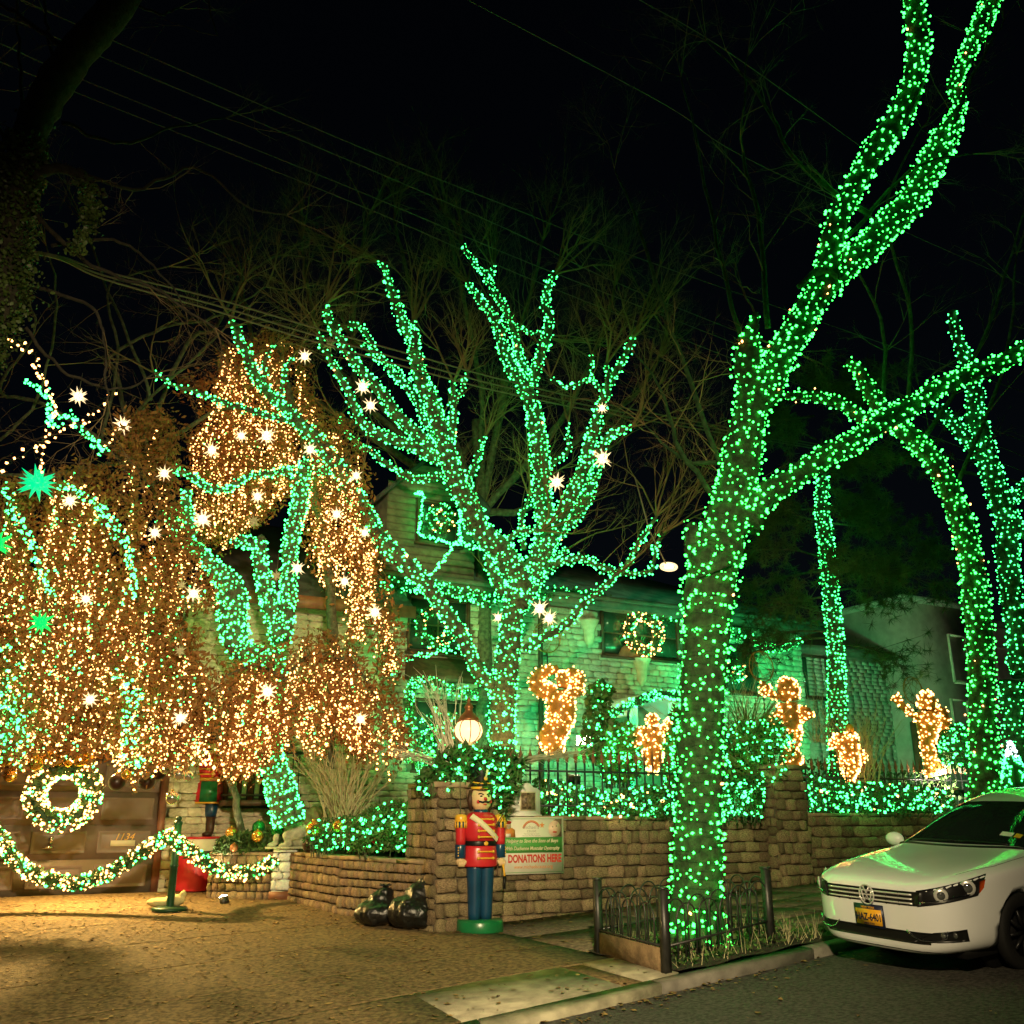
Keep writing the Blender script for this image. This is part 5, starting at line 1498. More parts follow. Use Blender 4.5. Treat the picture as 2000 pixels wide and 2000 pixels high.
# rainbow arc, star and the small words under it
for k, (r0, r1, m_) in enumerate(((.165, .150, 'signorange'), (.147, .134, 'signred'))):
    n = 16; pts = [(-.01 + r0 * math.cos(.5 + 2.3 * j / n), .19 + r0 * math.sin(.5 + 2.3 * j / n)) for j in range(n + 1)] + [(-.01 + r1 * math.cos(.5 + 2.3 * j / n), .19 + r1 * math.sin(.5 + 2.3 * j / n)) for j in range(n, -1, -1)]
    mb = MB(); q = [(x, -.0125, z) for x, z in pts]; nn = len(q)
    mb.add(q, [(j, j + 1, nn - 2 - j, nn - 1 - j) for j in range(n)]); mb.obj('rainbow', m_, sign)
st = [(.17 + (.05 if k % 2 == 0 else .02) * math.sin(k * math.pi / 5), .285 + (.05 if k % 2 == 0 else .02) * math.cos(k * math.pi / 5)) for k in range(10)]
mb = MB(); mb.add([(.17, -.0125, .285)] + [(x, -.0125, z) for x, z in st], [(0, 1 + (k + 1) % 10, 1 + k) for k in range(10)]); mb.obj('star', 'signorange', sign)
RX = (math.pi / 2, 0, 0)
text("michael's", .075, 'signgrey', sign, (-.02, -.0125, .255), RX); text('cause', .07, 'signgrey', sign, (-.01, -.0125, .205), RX)
text('The Courage to Cure', .03, 'signgrey', sign, (-.01, -.0125, .162), RX); text('Duchenne Muscular Dystrophy', .024, 'signgrey', sign, (-.01, -.0125, .135), RX)
text('Helping to Save the Sons of Boys', .073, 'cream', sign, (0, -.0145, .062), RX, shear=.3, bold=.0012, sx=.90)
text('With Duchenne Muscular Dystrophy', .073, 'cream', sign, (0, -.0145, -.043), RX, shear=.3, bold=.0012, sx=.84)
text('DONATIONS HERE', .150, 'signred', sign, (.045, -.0125, -.19), RX, bold=.006, sx=.70)
text('www.michaelscause.org', .075, 'signorange', sign, (.02, -.0125, -.30), RX, sx=.9)

bc = onT(1025, 1592, WALL_T + .08)
bx = thing('donation_box', 'small white donation box with an arched top standing on the wall', 'box', S(ST(bc)[0], WALL_T + .10, WT + .0), AS)
bw, bh = .43, .37
out = [(-bw / 2, 0), (bw / 2, 0), (bw / 2, bh), (bw * .36, bh + .035), (bw * .22, bh + .05), (bw * .12, bh + .10), (0, bh + .115), (-bw * .12, bh + .10), (-bw * .22, bh + .05), (-bw * .36, bh + .035), (-bw / 2, bh)]
mb = MB(); prism(mb, [(x, -.12, z) for x, z in out], (0, .24, 0)); mb.obj('case', 'white', bx)
mb = MB(); box(mb, (.0, -.123, .215), (.27, .008, .28)); dr_ = mb.obj('picture_frame', 'cream', bx)
mb = MB(); box(mb, (.0, -.129, .215), (.235, .006, .245)); mb.obj('picture', 'photo', bx)
mb = MB(); ell(mb, (-.165, -.125, .19), .012, 8, 6); mb.obj('lock', 'black', bx)
mb = MB(); box(mb, (0, 0, .012), (bw + .03, .27, .022)); mb.obj('base_board', 'white', bx)

# ================================================================= IRON FENCE ON THE WALL
def iron_fence(s0, s1, label, skip=None):
    f = thing('iron_fence', label, 'fence')
    ft = WALL_T + .17
    for z in (WT + .14, WT + .66):
        mb = MB(); boxST(mb, s0, s1, ft - .014, ft + .014, z, z + .03); mb.obj('rail', 'iron', f)
    me_b = MB(); box(me_b, (0, 0, .40), (.022, .022, .80)); me_b = me_b.mesh('baluster'); me_b.materials.append(M['iron'])
    me_f = MB(); lathe(me_f, [(.018, .80), (.034, .83), (.020, .85), (.042, .875), (.030, .92), (.014, .97), (.004, 1.04)], 6, sx=1, sy=.7); me_f = me_f.mesh('finial'); me_f.materials.append(M['rust'])
    s = s0 + .06
    while s < s1 - .03:
        b_ = bpy.data.objects.new('baluster', me_b); col.objects.link(b_); b_.parent = f; b_.location = S(s, ft, WT + .005); b_.rotation_euler = (0, 0, AS)
        t_ = bpy.data.objects.new('finial', me_f); col.objects.link(t_); t_.parent = b_; t_.location = (0, 0, 0)
        s += .165
    return f
iron_fence(ps + .9, sp2 - .02, 'black iron fence with rusty spear finials above the donations wall')
iron_fence(sp2 + w2 + .03, sp2 + w2 + 9.3, 'black iron fence with spear finials on the wall behind the car')

# ================================================================= TREE GUARD
guard = thing('tree_guard', 'low black iron tree guard of overlapping hoops round the kerbside tree', 'fence')
ga, gb, gc = G(1170, 1862), G(1302, 1902), G(1506, 1846)
gd_ = ga + (gc - gb)
gd_.z = gz_at(gd_)
def gpost(p, h=.78):
    mb = MB(); box(mb, (p.x, p.y, p.z + h / 2 - .02), (.075, .075, h), AS); box(mb, (p.x, p.y, p.z + h - .005), (.09, .09, .02), AS); mb.obj('post', 'iron', guard)
for p in (ga, gb, gc, gd_): gpost(p)
def gside(p, q, n, solid):
    L = (q - p).length; up = Vector((0, 0, 1)); dr = (q - p) / L
    for z in (.24,):
        mb = MB(); tube(mb, [p + up * z, q + up * z], .014, 6); mb.obj('rail', 'iron', guard)
    w = L / (n + .9)
    for k in range(n):
        c = p + dr * (w * (k + .95))
        for (rad, h0) in ((w * .86, .46 if k % 2 else .52),):
            pts = [c - dr * rad + up * .10, c - dr * rad + up * h0] + [c - dr * rad * math.cos(a) + up * (h0 + rad * math.sin(a)) for a in np.linspace(.2, math.pi - .2, 9)] + [c + dr * rad + up * h0, c + dr * rad + up * .10]
            mb = MB(); tube(mb, pts, .0095, 6); mb.obj('hoop', 'iron', guard)
    if solid:
        nrm = Vector((dr.y, -dr.x, 0)) * .02
        mb = MB(); mb.add([p + nrm + up * -.02, q + nrm + up * -.02, q + nrm + up * .22, p + nrm + up * .22, p - nrm + up * -.02, q - nrm + up * -.02, q - nrm + up * .22, p - nrm + up * .22], [(0, 1, 2, 3), (7, 6, 5, 4), (3, 2, 6, 7), (0, 4, 5, 1), (0, 3, 7, 4), (1, 5, 6, 2)]); mb.obj('edging_slab', 'rock', guard)
gside(ga, gb, 7, True); gside(gb, gc, 9, False); gside(gd_, gc, 7, False); gside(ga, gd_, 9, False)

# ================================================================= BIN BAGS
def bag(u, v, w, h, label, lean=0.0, seed=0):
    p = G(u, v); o = thing('bin_bag', label, 'bag', p)
    mb = MB(); r = np.random.default_rng(seed)
    for k in range(7):
        a = k * .9
        ell(mb, (.18 * w * math.cos(a) + lean * .1, .18 * w * math.sin(a), h * .30), (w * .36, w * .36, h * .31), 12, 9)
    ell(mb, (lean * .5, 0, h * .60), (w * .30, w * .26, h * .28), 12, 9)
    ell(mb, (lean, 0, h * .80), (w * .22, w * .16, h * .18), 10, 8)
    for k in range(9):
        a, z_ = r.uniform(0, 6.28), r.uniform(.1, .6)
        ell(mb, (w * .36 * math.cos(a) * (1.1 - z_) + lean * z_, w * .36 * math.sin(a) * (1.1 - z_), h * z_), (w * r.uniform(.10, .2),) * 2 + (h * r.uniform(.1, .2),), 9, 7)
    remeshed(mb, 'bag_body', 'bag', o, voxel=.02, smooth=2, disp=(.055, .13))
    mb = MB()
    for k in range(7):
        a = k * .9; tube(mb, [(lean, 0, h * .95), (lean + .03 * math.cos(a), .03 * math.sin(a), h * 1.0), (lean + .09 * math.cos(a), .07 * math.sin(a), h * (1.02 + .03 * (k % 2)))], [.02, .018, .006], 5)
    mb.obj('tied_neck', 'bag', o, True)
bag(735, 1806, .62, .50, 'smaller black bin bag slumped against the cobble wall', .10, 3)
bag(802, 1812, .66, .66, 'taller black bin bag leaning on the stone pier', .20, 5)

# ================================================================= LANTERN, PIER PLANTING
lc = P(915, 1428, 14.2)
lan = thing('globe_lantern', 'glowing round globe lantern with a copper cap above the pier', 'lantern', lc)
mb = MB(); lathe(mb, [(.05, -.165), (.12, -.14), (.18, -.08), (.205, 0), (.195, .06), (.16, .12), (.10, .15)], 28); mb.obj('globe', 'globe_glow', lan, True)
for k in range(8):
    a = k * math.pi / 4 + .2
    mb = MB(); tube(mb, [(r * math.cos(a), r * math.sin(a), z) for r, z in ((.06, -.17), (.125, -.145), (.187, -.08), (.212, 0), (.202, .06), (.165, .125), (.1, .16))], .007, 5); mb.obj('rib', 'copper', lan, True)
mb = MB(); lathe(mb, [(.13, .145), (.165, .15), (.15, .18), (.10, .24), (.06, .28), (.05, .32), (.07, .34), (.05, .38), (.02, .42), (.03, .45), (.0, .50)], 20, cap=False); mb.obj('cap', 'copper', lan, True)
mb = MB(); lathe(mb, [(.03, -.60), (.035, -.35), (.06, -.25), (.10, -.21), (.07, -.17)], 14); mb.obj('stem', 'copper', lan, True)
for k in range(4):
    a = k * math.pi / 2 + .4; mb = MB(); lathe(mb, [(.02, -.28), (.035, -.25), (.04, -.17), (.02, -.16)], 10, (.075 * math.cos(a), .075 * math.sin(a), 0)); mb.obj('pendant', 'cream', lan, True)

def spray(name, label, base, n, L, rad, m, spread=.35, bend=.1, cat='grass', curve=0.0, fork=.4, group=None):
    o = thing(name, label, cat, base, group=group)
    A, B, RA, RB = [], [], [], []
    for _ in range(n):
        p = Vector((rng.normal(0, .10), rng.normal(0, .10), 0)) ; l = L * rng.uniform(.55, 1.05)
        d = Vector((rng.normal(0, spread) + curve, rng.normal(0, spread), 1)).normalized()
        ns = 7
        for k in range(ns):
            e = p + d * (l / ns)
            A.append(p); B.append(e); RA.append(rad * (1 - .8 * k / ns)); RB.append(rad * (1 - .8 * (k + 1) / ns))
            if k > 2 and rng.uniform() < fork:
                q = (d + Vector(rng.normal(0, .35, 3))).normalized() * l * rng.uniform(.12, .3)
                A.append(e); B.append(e + q); RA.append(rad * .5); RB.append(rad * .15)
            d = (d + Vector((rng.normal(0, bend) + d.x * .06, rng.normal(0, bend), -.02))).normalized(); p = e
    mb = MB(); segs(mb, A, B, np.array(RA), np.array(RB)); c = mb.obj('stems', m, o); c['kind'] = 'stuff'
    return o
spray('dry_grass_clump', 'pale dry ornamental grass stems fanned out behind the cobble wall', P(668, 1625, 16.2), 120, 1.75, .012, 'stick', .30, .08)
spray('pale_stick_spray', 'tall pale bare sticks standing beside the globe lantern', P(880, 1480, 14.6), 34, 1.35, .012, 'whitestick', .12, .06, cat='branches', curve=-.22)
spray('white_twig_bundle', 'white painted twigs spraying sideways along the fence top from the pier', P(985, 1498, 14.1) , 34, 1.1, .010, 'whitestick', .12, .10, cat='branches', curve=3.5)
spray('grey_twig_bundle', 'grey twigs poking out left from the pier planting', P(880, 1500, 14.0), 22, .9, .009, 'whitestick', .25, .10, cat='branches', curve=-2.4)
spray('dry_grass_clump', 'pale green lit grass clump beyond the dark stone pier', P(1688, 1530, 18.6), 90, 1.5, .012, 'stick', .22, .07)
spray('dry_grass_clump', 'thin dry grass stems behind the huge kerbside trunk', P(1440, 1520, 17.6), 70, 1.9, .011, 'stick', .28, .07)
spray('dry_grass_clump', 'spiky grass tuft left of the green lit pine trunk', P(1600, 1450, 19.2), 26, 1.7, .008, 'stick', .38, .05)
spray('palm_shrub', 'spiky palm like shrub with green lights beside the angel with raised trumpet', P(1465, 1450, 17.4), 90, 1.1, .016, 'palm', .75, .05, cat='shrub', fork=.0)

def shrub(name, label, poly, d, thick, n, m, size, cat='shrub', long=1.0, bulbs=0, bulb='green_bulb', blabel=None, br=.021, mix=None, front=.5):
    us = [p[0] for p in poly]; vs_ = [p[1] for p in poly]
    o = thing(name, label, cat)
    pts, bp = [], []
    while len(pts) < n:
        u, v = rng.uniform(min(us), max(us)), rng.uniform(min(vs_), max(vs_))
        if inside(poly, u, v): pts.append(P(u, v, d + rng.uniform(-thick, thick)))
    while len(bp) < bulbs:
        u, v = rng.uniform(min(us), max(us)), rng.uniform(min(vs_), max(vs_))
        if inside(poly, u, v): bp.append(P(u, v, d - thick * rng.uniform(front, 1.1)))
    mb = MB(); leaves(mb, pts, size, long); c = mb.obj('foliage', m, o); c['kind'] = 'stuff'
    A, B = [], []
    bb = P(sum(us) / len(us), max(vs_), d)
    for k in range(26):
        p = pts[rng.integers(len(pts))]
        A.append(Vector((p.x * .8 + bb.x * .2, p.y, bb.z - .08))); B.append(p)
    mb = MB(); segs(mb, A, B, .012, .004); c = mb.obj('stems', 'bark', o); c['kind'] = 'stuff'
    if bulbs: light_string(blabel, bp, .1, bulb, br, mix=mix)
    return o
shrub('evergreen_planting', 'evergreen boughs spilling over the top of the stone pier', [(815, 1520), (860, 1470), (900, 1455), (980, 1460), (1030, 1490), (1010, 1530), (985, 1600), (960, 1545), (900, 1520), (870, 1550), (840, 1560), (810, 1545)], 13.9, .4, 1500, 'fir', .06, long=3.4, bulbs=85, blabel='green lights threaded through the evergreen boughs on the pier')
shrub('low_shrub', 'rounded bright green shrub filling the bed left of the pier', [(690, 1600), (720, 1575), (780, 1560), (830, 1575), (852, 1590), (852, 1660), (680, 1665), (650, 1640)], 15.0, .55, 4200, 'shrub', .045, long=1.6, bulbs=110, blabel='green lights sprinkled over the rounded shrub by the pier')
shrub('low_shrub', 'dark low shrub between the lion and the dry grass', [(590, 1640), (620, 1600), (690, 1590), (720, 1660), (600, 1662)], 16.0, .4, 1500, 'fir', .05, bulbs=45, blabel='green lights in the dark low shrub by the lion')
shrub('fir_garland', 'fir sprigs laid along the planter wall with coloured baubles', [(420, 1665), (425, 1640), (470, 1625), (520, 1622), (560, 1640), (560, 1662)], 17.1, .2, 1500, 'fir', .07, long=2.0, cat='garland')
shrub('hedge_garland', 'leafy garland full of green lights along the fence by the donation box', [(1010, 1530), (1050, 1520), (1120, 1530), (1200, 1550), (1260, 1530), (1320, 1540), (1320, 1596), (1050, 1597), (1045, 1560)], 16.0, .35, 3600, 'fir', .055, cat='hedge', bulbs=190, blabel='green lights in the fence garland by the donation box', mix=('warm_bulb', .10))
shrub('hedge_garland', 'leafy garland of green lights between the huge trunk and the dark pier', [(1385, 1560), (1420, 1520), (1470, 1510), (1495, 1530), (1490, 1596), (1385, 1597)], 16.6, .35, 1800, 'fir', .055, cat='hedge', bulbs=100, blabel='green lights in the garland left of the dark pier')
shrub('hedge_garland', 'leafy garland of green lights on the fence behind the car', [(1570, 1510), (1640, 1530), (1740, 1525), (1800, 1535), (1860, 1540), (1870, 1588), (1572, 1588)], 18.2, .35, 3400, 'fir', .06, cat='hedge', bulbs=230, blabel='green lights in the fence garland behind the car', mix=('warm_bulb', .07))
shrub('broadleaf_shrub', 'dark broadleaved bush to the right of the tallest angel', [(1130, 1480), (1140, 1400), (1150, 1340), (1175, 1325), (1200, 1345), (1190, 1400), (1230, 1420), (1230, 1490)], 18.0, .6, 1500, 'shrub', .11, bulbs=60, blabel='green lights low in the broadleaved bush by the tallest angel', bulb='teal_bulb')
shrub('lit_shrub', 'turquoise lit grassy bush in front of the arched canopy', [(1170, 1500), (1180, 1430), (1230, 1410), (1250, 1450), (1250, 1520), (1180, 1530)], 17.2, .4, 1100, 'palm', .09, long=2.2, bulbs=130, blabel='turquoise lights in the grassy bush before the canopy', bulb='teal_bulb')
shrub('lit_shrub', 'turquoise lit bush right of the cone angel', [(1300, 1540), (1290, 1440), (1320, 1380), (1345, 1420), (1345, 1560)], 17.2, .4, 900, 'palm', .09, long=2.2, bulbs=120, blabel='turquoise lights in the bush right of the cone angel', bulb='teal_bulb')
shrub('lit_shrub', 'bush full of green lights right of the huge trunk', [(1400, 1540), (1410, 1440), (1440, 1410), (1520, 1400), (1560, 1450), (1530, 1520), (1480, 1540)], 17.4, .5, 1700, 'palm', .08, long=2.0, bulbs=150, blabel='green lights in the bush right of the huge trunk', bulb='teal_bulb')
shrub('lit_shrub', 'round bush of green lights beside the angel with the long horn', [(1830, 1480), (1835, 1430), (1870, 1410), (1905, 1430), (1905, 1500), (1850, 1500)], 18.6, .5, 1100, 'fir', .07, bulbs=95, blabel='green lights in the round bush by the brown door')
shrub('dark_shrub', 'dark evergreen mass growing behind the fence and below the pine', [(1560, 1530), (1580, 1480), (1700, 1510), (1850, 1500), (1890, 1560), (1570, 1570)], 19.4, .4, 1200, 'fir', .08)
shrub('ivy_shrub', 'bush lit green in the ground floor window bay', [(790, 1490), (800, 1420), (850, 1380), (920, 1400), (940, 1470), (930, 1510)], 18.4, .4, 900, 'shrub', .06, bulbs=150, blabel='green lights filling the bush below the ground floor window')
# garlands: eaves and window swags
def garland(label, T, pts, d, r, bulb, nb, m='fir', leaf=.05, mix=None, lab2=None, dens=420, br=.021, name='garland'):
    P3 = [P(*T(*q[:2]), q[2] if len(q) > 2 else d) for q in pts]
    path, _ = smooth_path(P3, [1] * len(P3), 8)
    L = sum((path[k + 1] - path[k]).length for k in range(len(path) - 1))
    o = thing(name, label, 'garland')
    c = []
    for _ in range(int(dens * L)):
        k = rng.integers(len(path) - 1); p = path[k].lerp(path[k + 1], rng.uniform())
        v = Vector(rng.normal(0, 1, 3)).normalized() * r * rng.uniform(.2, 1) ** .5
        c.append(p + v)
    mb = MB(); leaves(mb, c, leaf, 2.0); x = mb.obj('sprigs', m, o); x['kind'] = 'stuff'
    mb = MB(); tube(mb, path, r * .25, 6); mb.obj('rope', 'bulbwire', o)
    bp = []
    for _ in range(nb):
        k = rng.integers(len(path) - 1); p = path[k].lerp(path[k + 1], rng.uniform())
        bp.append(p + Vector(rng.normal(0, 1, 3)).normalized() * r * rng.uniform(.85, 1.15))
    light_string(lab2, bp, .1, bulb, br, mix=mix)
    return o
garland('fir garland with green lights hung along the house eaves', U6, [(130, 385, 19.7), (330, 400, 20.0), (520, 430, 20.4), (700, 470, 20.9), (900, 440, 21.2), (1150, 440, 22.0), (1330, 470, 22.6), (1560, 545, 23.4), (1780, 570, 24.0)], 21, .16, 'green_bulb', 420, lab2='green lights in the garland along the house eaves', dens=260)
garland('fir garland swagged under the eaves right of the huge trunk', U7, [(230, 400, 24.0), (340, 440, 24.3), (430, 490, 24.6), (520, 490, 24.9), (630, 460, 25.2)], 24.5, .13, 'green_bulb', 120, lab2='green lights in the swag right of the huge trunk', dens=260)
garland('fir garland with green lights framing the ground floor window', U6, [(275, 1180, 19.6), (280, 1060, 19.6), (290, 930, 19.6), (380, 920, 19.8), (500, 960, 20.0), (640, 980, 20.2)], 19.8, .12, 'green_bulb', 150, lab2='green lights framing the ground floor window', dens=260)
garland('fir garland with green lights following the arched canopy', U6, [(1345, 1110, 18.6), (1420, 1060, 18.7), (1530, 1010, 19), (1640, 985, 19.3), (1760, 1000, 19.6)], 19, .10, 'green_bulb', 120, lab2='green lights in the garland on the arched canopy', dens=260)
DG = 15.4
garland('thick garland of white and green lights swagged across the driveway', U1, [(-120, 1150), (0, 1290), (60, 1400), (160, 1510), (300, 1590), (450, 1630), (600, 1640), (770, 1590), (920, 1510), (1080, 1400), (1200, 1320), (1290, 1290)], DG, .115, 'warm_bulb', 520, lab2='white and green lights packed along the driveway garland', mix=('green_bulb', .38), dens=600, br=.019)
garland('shorter garland of white and green lights running to the white pedestal', U1, [(1300, 1300, 15.4), (1400, 1380, 15.6), (1560, 1490, 15.9), (1750, 1560, 16.2), (1932, 1550, 16.5), (2060, 1480, 16.7), (2030, 1500, 16.7)][:6], DG, .115, 'warm_bulb', 330, lab2='white and green lights on the garland ending at the pedestal', mix=('green_bulb', .38), dens=600, br=.019)

# ---- stanchion with sandbag
pp_ = G(331, 1779)
stn = thing('garland_post', 'dark green post on a round foot holding up the driveway garland', 'post', pp_)
mb = MB(); lathe(mb, [(0, 0), (.26, 0), (.265, .03), (.25, .055), (.10, .065), (0, .065)], 28, cap=False); mb.obj('foot', 'darkgreen', stn, True)
mb = MB(); lathe(mb, [(.058, .06), (.058, .62), (.066, .63), (.066, .66), (.058, .67), (.055, 1.24), (.062, 1.25), (.06, 1.30), (0, 1.32)], 16, cap=False); mb.obj('shaft', 'darkgreen', stn, True)
mb = MB(); ell(mb, (0, 0, 1.335), .045, 12, 8); mb.obj('knob', 'darkgreen', stn, True)
sb = thing('sandbag', 'pale yellow sandbag slumped on the foot of the garland post', 'bag', pp_ + Vector((-.10, .14, .05)))
mb = MB(); ell(mb, (-.1, 0, .06), (.22, .13, .07), 14, 9); ell(mb, (.12, .0, .09), (.16, .12, .09), 14, 9); ell(mb, (.24, 0, .18), (.05, .06, .06), 10, 8)
remeshed(mb, 'sack', 'sandbag', sb, .018, 3, (.02, .08))

# ================================================================= WREATHS
def wreath(label, c, Rr, r, nb, bulb='warm_bulb', mix=('green_bulb', .33), rotz=AS, bow=True, dens=1600, br=.019, m='fir', leaf=.06, lab2=None):
    o = thing('wreath', label, 'wreath', c, rotz)
    pts = []
    for _ in range(int(dens * Rr)):
        a = rng.uniform(0, 6.283); b_ = rng.uniform(0, 6.283); q = r * math.sqrt(rng.uniform())
        pts.append(((Rr + q * math.cos(b_)) * math.cos(a), q * math.sin(b_), (Rr + q * math.cos(b_)) * math.sin(a)))
    mb = MB(); leaves(mb, pts, leaf, 2.0); x = mb.obj('sprigs', m, o); x['kind'] = 'stuff'
    mb = MB(); tube(mb, [(Rr * math.cos(a), 0, Rr * math.sin(a)) for a in np.linspace(0, 6.283, 33)], r * .35, 6, False); mb.obj('hoop', 'bulbwire', o)
    bp = []
    for _ in range(nb):
        a = rng.uniform(0, 6.283); b_ = rng.uniform(0, 6.283)
        bp.append(((Rr + r * math.cos(b_)) * math.cos(a), r * math.sin(b_) * rng.uniform(.9, 1.1), (Rr + r * math.cos(b_)) * math.sin(a)))
    bp = np.array(bp); pk_ = rng.uniform(size=nb)
    for nm, sel, bm in (('bulbs', pk_ >= mix[1], bulb), ('accent_bulbs', pk_ < mix[1], mix[0])):
        mb = MB(); octas(mb, bp[sel], br); x = mb.obj(nm, bm, o); x['kind'] = 'stuff'
    if bow:
        for sx in (-1, 1):
            mb = MB(); ell(mb, (sx * Rr * .55, -r * .8, Rr * 1.28), (Rr * .42, .05, Rr * .24), 14, 8, Matrix.Rotation(-sx * .45, 3, 'Y')); mb.obj('bow_loop', 'goldball', o, True)
        mb = MB(); ell(mb, (0, -r * 1.0, Rr * 1.10), (Rr * .16, .07, Rr * .14), 10, 7); mb.obj('bow_knot', 'goldball', o, True)
    return o
wreath('large gold bowed wreath of white and green lights before the garage door', P(124, 1550, 14.7), .385, .165, 480, mix=('green_bulb', .27), lab2='')
wreath('wreath of warm and green lights on the upper right window', onT(1258, 1237, HOUSE_T - .25), .44, .14, 190, bow=False, br=.023)
wreath('round wreath of green lights on the small upper window', onT(1439, 1309, HOUSE_T - .2), .20, .10, 90, 'green_bulb', ('warm_bulb', .2), bow=False, br=.021)
wreath('faint wreath of green lights in the upper left window', onT(850, 1225, HOUSE_T - .2), .36, .12, 110, 'green_bulb', ('warm_bulb', .25), bow=False, br=.018)
wreath('wreath of green lights inside the dormer window', onT(862, 1012, HOUSE_T - .45), .24, .11, 90, 'green_bulb', ('warm_bulb', .35), bow=False, br=.02)

# ================================================================= STARS
def star(c, r, m, label, group=None, rotz=0.0, spikes=20):
    o = thing('star_lantern', label, 'star', c, rotz, group=group)
    mb = MB()
    ph = (1 + 5 ** .5) / 2
    dirs = [Vector(q).normalized() for q in [(sx, sy * ph, 0) for sx in (-1, 1) for sy in (-1, 1)] + [(0, sx, sy * ph) for sx in (-1, 1) for sy in (-1, 1)] + [(sx * ph, 0, sy) for sx in (-1, 1) for sy in (-1, 1)]]
    dirs += [Vector((a, b_, c_)).normalized() for a in (-1, 1) for b_ in (-1, 1) for c_ in (-1, 1)]
    dirs += [Vector((0, -1, 0)), Vector((1, 0, 0)), Vector((-1, 0, 0)), Vector((0, 0, 1)), Vector((0, 0, -1))]
    ell(mb, (0, 0, 0), r * .40, 10, 7)
    mb.obj('core', 'star_core' if m == 'star_glow' else m, o, True)
    for d in dirs[:spikes]:
        u = d.orthogonal().normalized(); w = d.cross(u); b0 = .125 * r
        mb = MB(); base = [d * r * .34 + (u * math.cos(k * math.pi / 2) + w * math.sin(k * math.pi / 2)) * b0 for k in range(4)]
        mb.add(base + [d * r * rng.uniform(.92, 1.08)], [(0, 1, 4), (1, 2, 4), (2, 3, 4), (3, 0, 4)]); mb.obj('point', m, o)
    mb = MB(); tube(mb, [(0, 0, r * .4), (.01, 0, r + .25)], .004, 4); mb.obj('cord', 'wire', o)
    return o
LIT = [(148, 748, 14.0, 17), (231, 802, 14.2, 17), (684, 730, 15.8, 16), (699, 765, 15.9, 15), (503, 822, 14.6, 18), (400, 849, 14.0, 15), (575, 672, 15.2, 14), (585, 848, 15.2, 14), (310, 893, 13.5, 15),
       (382, 980, 13.3, 18), (486, 937, 15.3, 14), (292, 1005, 13.5, 14), (132, 945, 13.2, 15), (635, 970, 15.4, 14), (672, 897, 15.8, 12), (688, 1005, 15.6, 12), (650, 1097, 15.3, 13), (561, 1072, 15.2, 15),
       (707, 1155, 15.5, 16), (365, 1120, 13.4, 16), (162, 1130, 13.2, 14), (505, 1305, 14.9, 18), (340, 1355, 13.2, 16), (170, 1320, 13.0, 15), (680, 1357, 14.8, 15), (455, 822, 15.3, 12),
       (1137, 865, 15.7, 19), (1050, 910, 17.0, 17), (1136, 770, 16.2, 11), (1018, 1148, 17.3, 18), (1036, 1166, 17.2, 16), (940, 1165, 18.6, 12)]
first = True
for i, (u, v, d, r) in enumerate(LIT):
    tree_ = 'strung over the weeping trees' if i < 26 else 'hung in the green lit garden tree'
    c = P(u * 1.0352, v * 1.0352, d)
    rr_ = r * 1.0352 * mpp(u * 1.0352, v * 1.0352, d) * 1.15
    star(c, rr_, 'star_glow', 'glowing warm white spiky star lantern ' + tree_, 'star lanterns ' + tree_, rotz=rng.uniform(-.4, .4))
star(P(73, 943, 12.9), .30, 'teal_star', 'large turquoise spiky star lantern at the left edge of the weeping trees', spikes=24)
star(P(80, 1216, 12.9), .20, 'green_star', 'smaller green spiky star lantern low in the broad weeping tree')
star(P(-8, 1062, 12.9), .26, 'green_star', 'green star lantern half cut off by the left edge')
for i, (u, v, d, r) in enumerate(((645, 672, 15.6, 16), (495, 1020, 14.8, 16), (540, 1125, 14.9, 14), (352, 1272, 13.6, 14), (355, 1143, 13.6, 12))):
    star(P(u, v, d), r * mpp(u, v, d) * 1.1, 'starplastic', 'unlit pale plastic star lantern among the lights', 'unlit star lanterns')

# ================================================================= ANGELS OF LIGHT
def angel(label, u, v_base, Y, H, spec, nb, lab2, gold=True):
    """spec: list of (name, [(x, z, r) ...] along the piece, depth offset); in units of figure height; x right"""
    base = P(u, v_base, Y)
    o = thing('light_angel', label, 'figure', base, 0)
    allp = []
    for nm, pts, dep, m in spec:
        P3 = [(x * H, dep * H, z * H) for x, z, r in pts]; rr = [r * H for x, z, r in pts]
        path, rad = smooth_path(P3, rr, 4)
        mb = MB(); tube(mb, path, [max(.008, r * .92) for r in rad], 12); mb.obj(nm, m, o, True)
        if m == 'angelgold' or nm == 'base':
            allp.append((path, rad))
    mbw = sum(sum(r) * 1.0 for p_, r in allp)
    bp = []
    for path, rad in allp:
        n = int(nb * sum(rad) * len(path) ** 0 / mbw)
        for _ in range(n):
            k = rng.integers(len(path) - 1); q = rng.uniform(); a = rng.uniform(-.3, math.pi + .3)
            p_ = path[k].lerp(path[k + 1], q); r = rad[k] * (1 - q) + rad[k + 1] * q + .012
            d = (path[k + 1] - path[k]).normalized(); w = Vector((0, -1, 0)); w = (w - d * w.dot(d)).normalized(); uu = d.cross(w)
            bp.append(p_ + (w * math.sin(a) + uu * math.cos(a)) * r)
    mb = MB(); octas(mb, np.array([tuple(p_) for p_ in bp]), .0165 * Y / 16); c = mb.obj('bulbs', 'warm_bulb', o); c['kind'] = 'stuff'
    return o
GO = 'angelgold'
Hh = 168 * mpp(1095, 1380, 17.6)
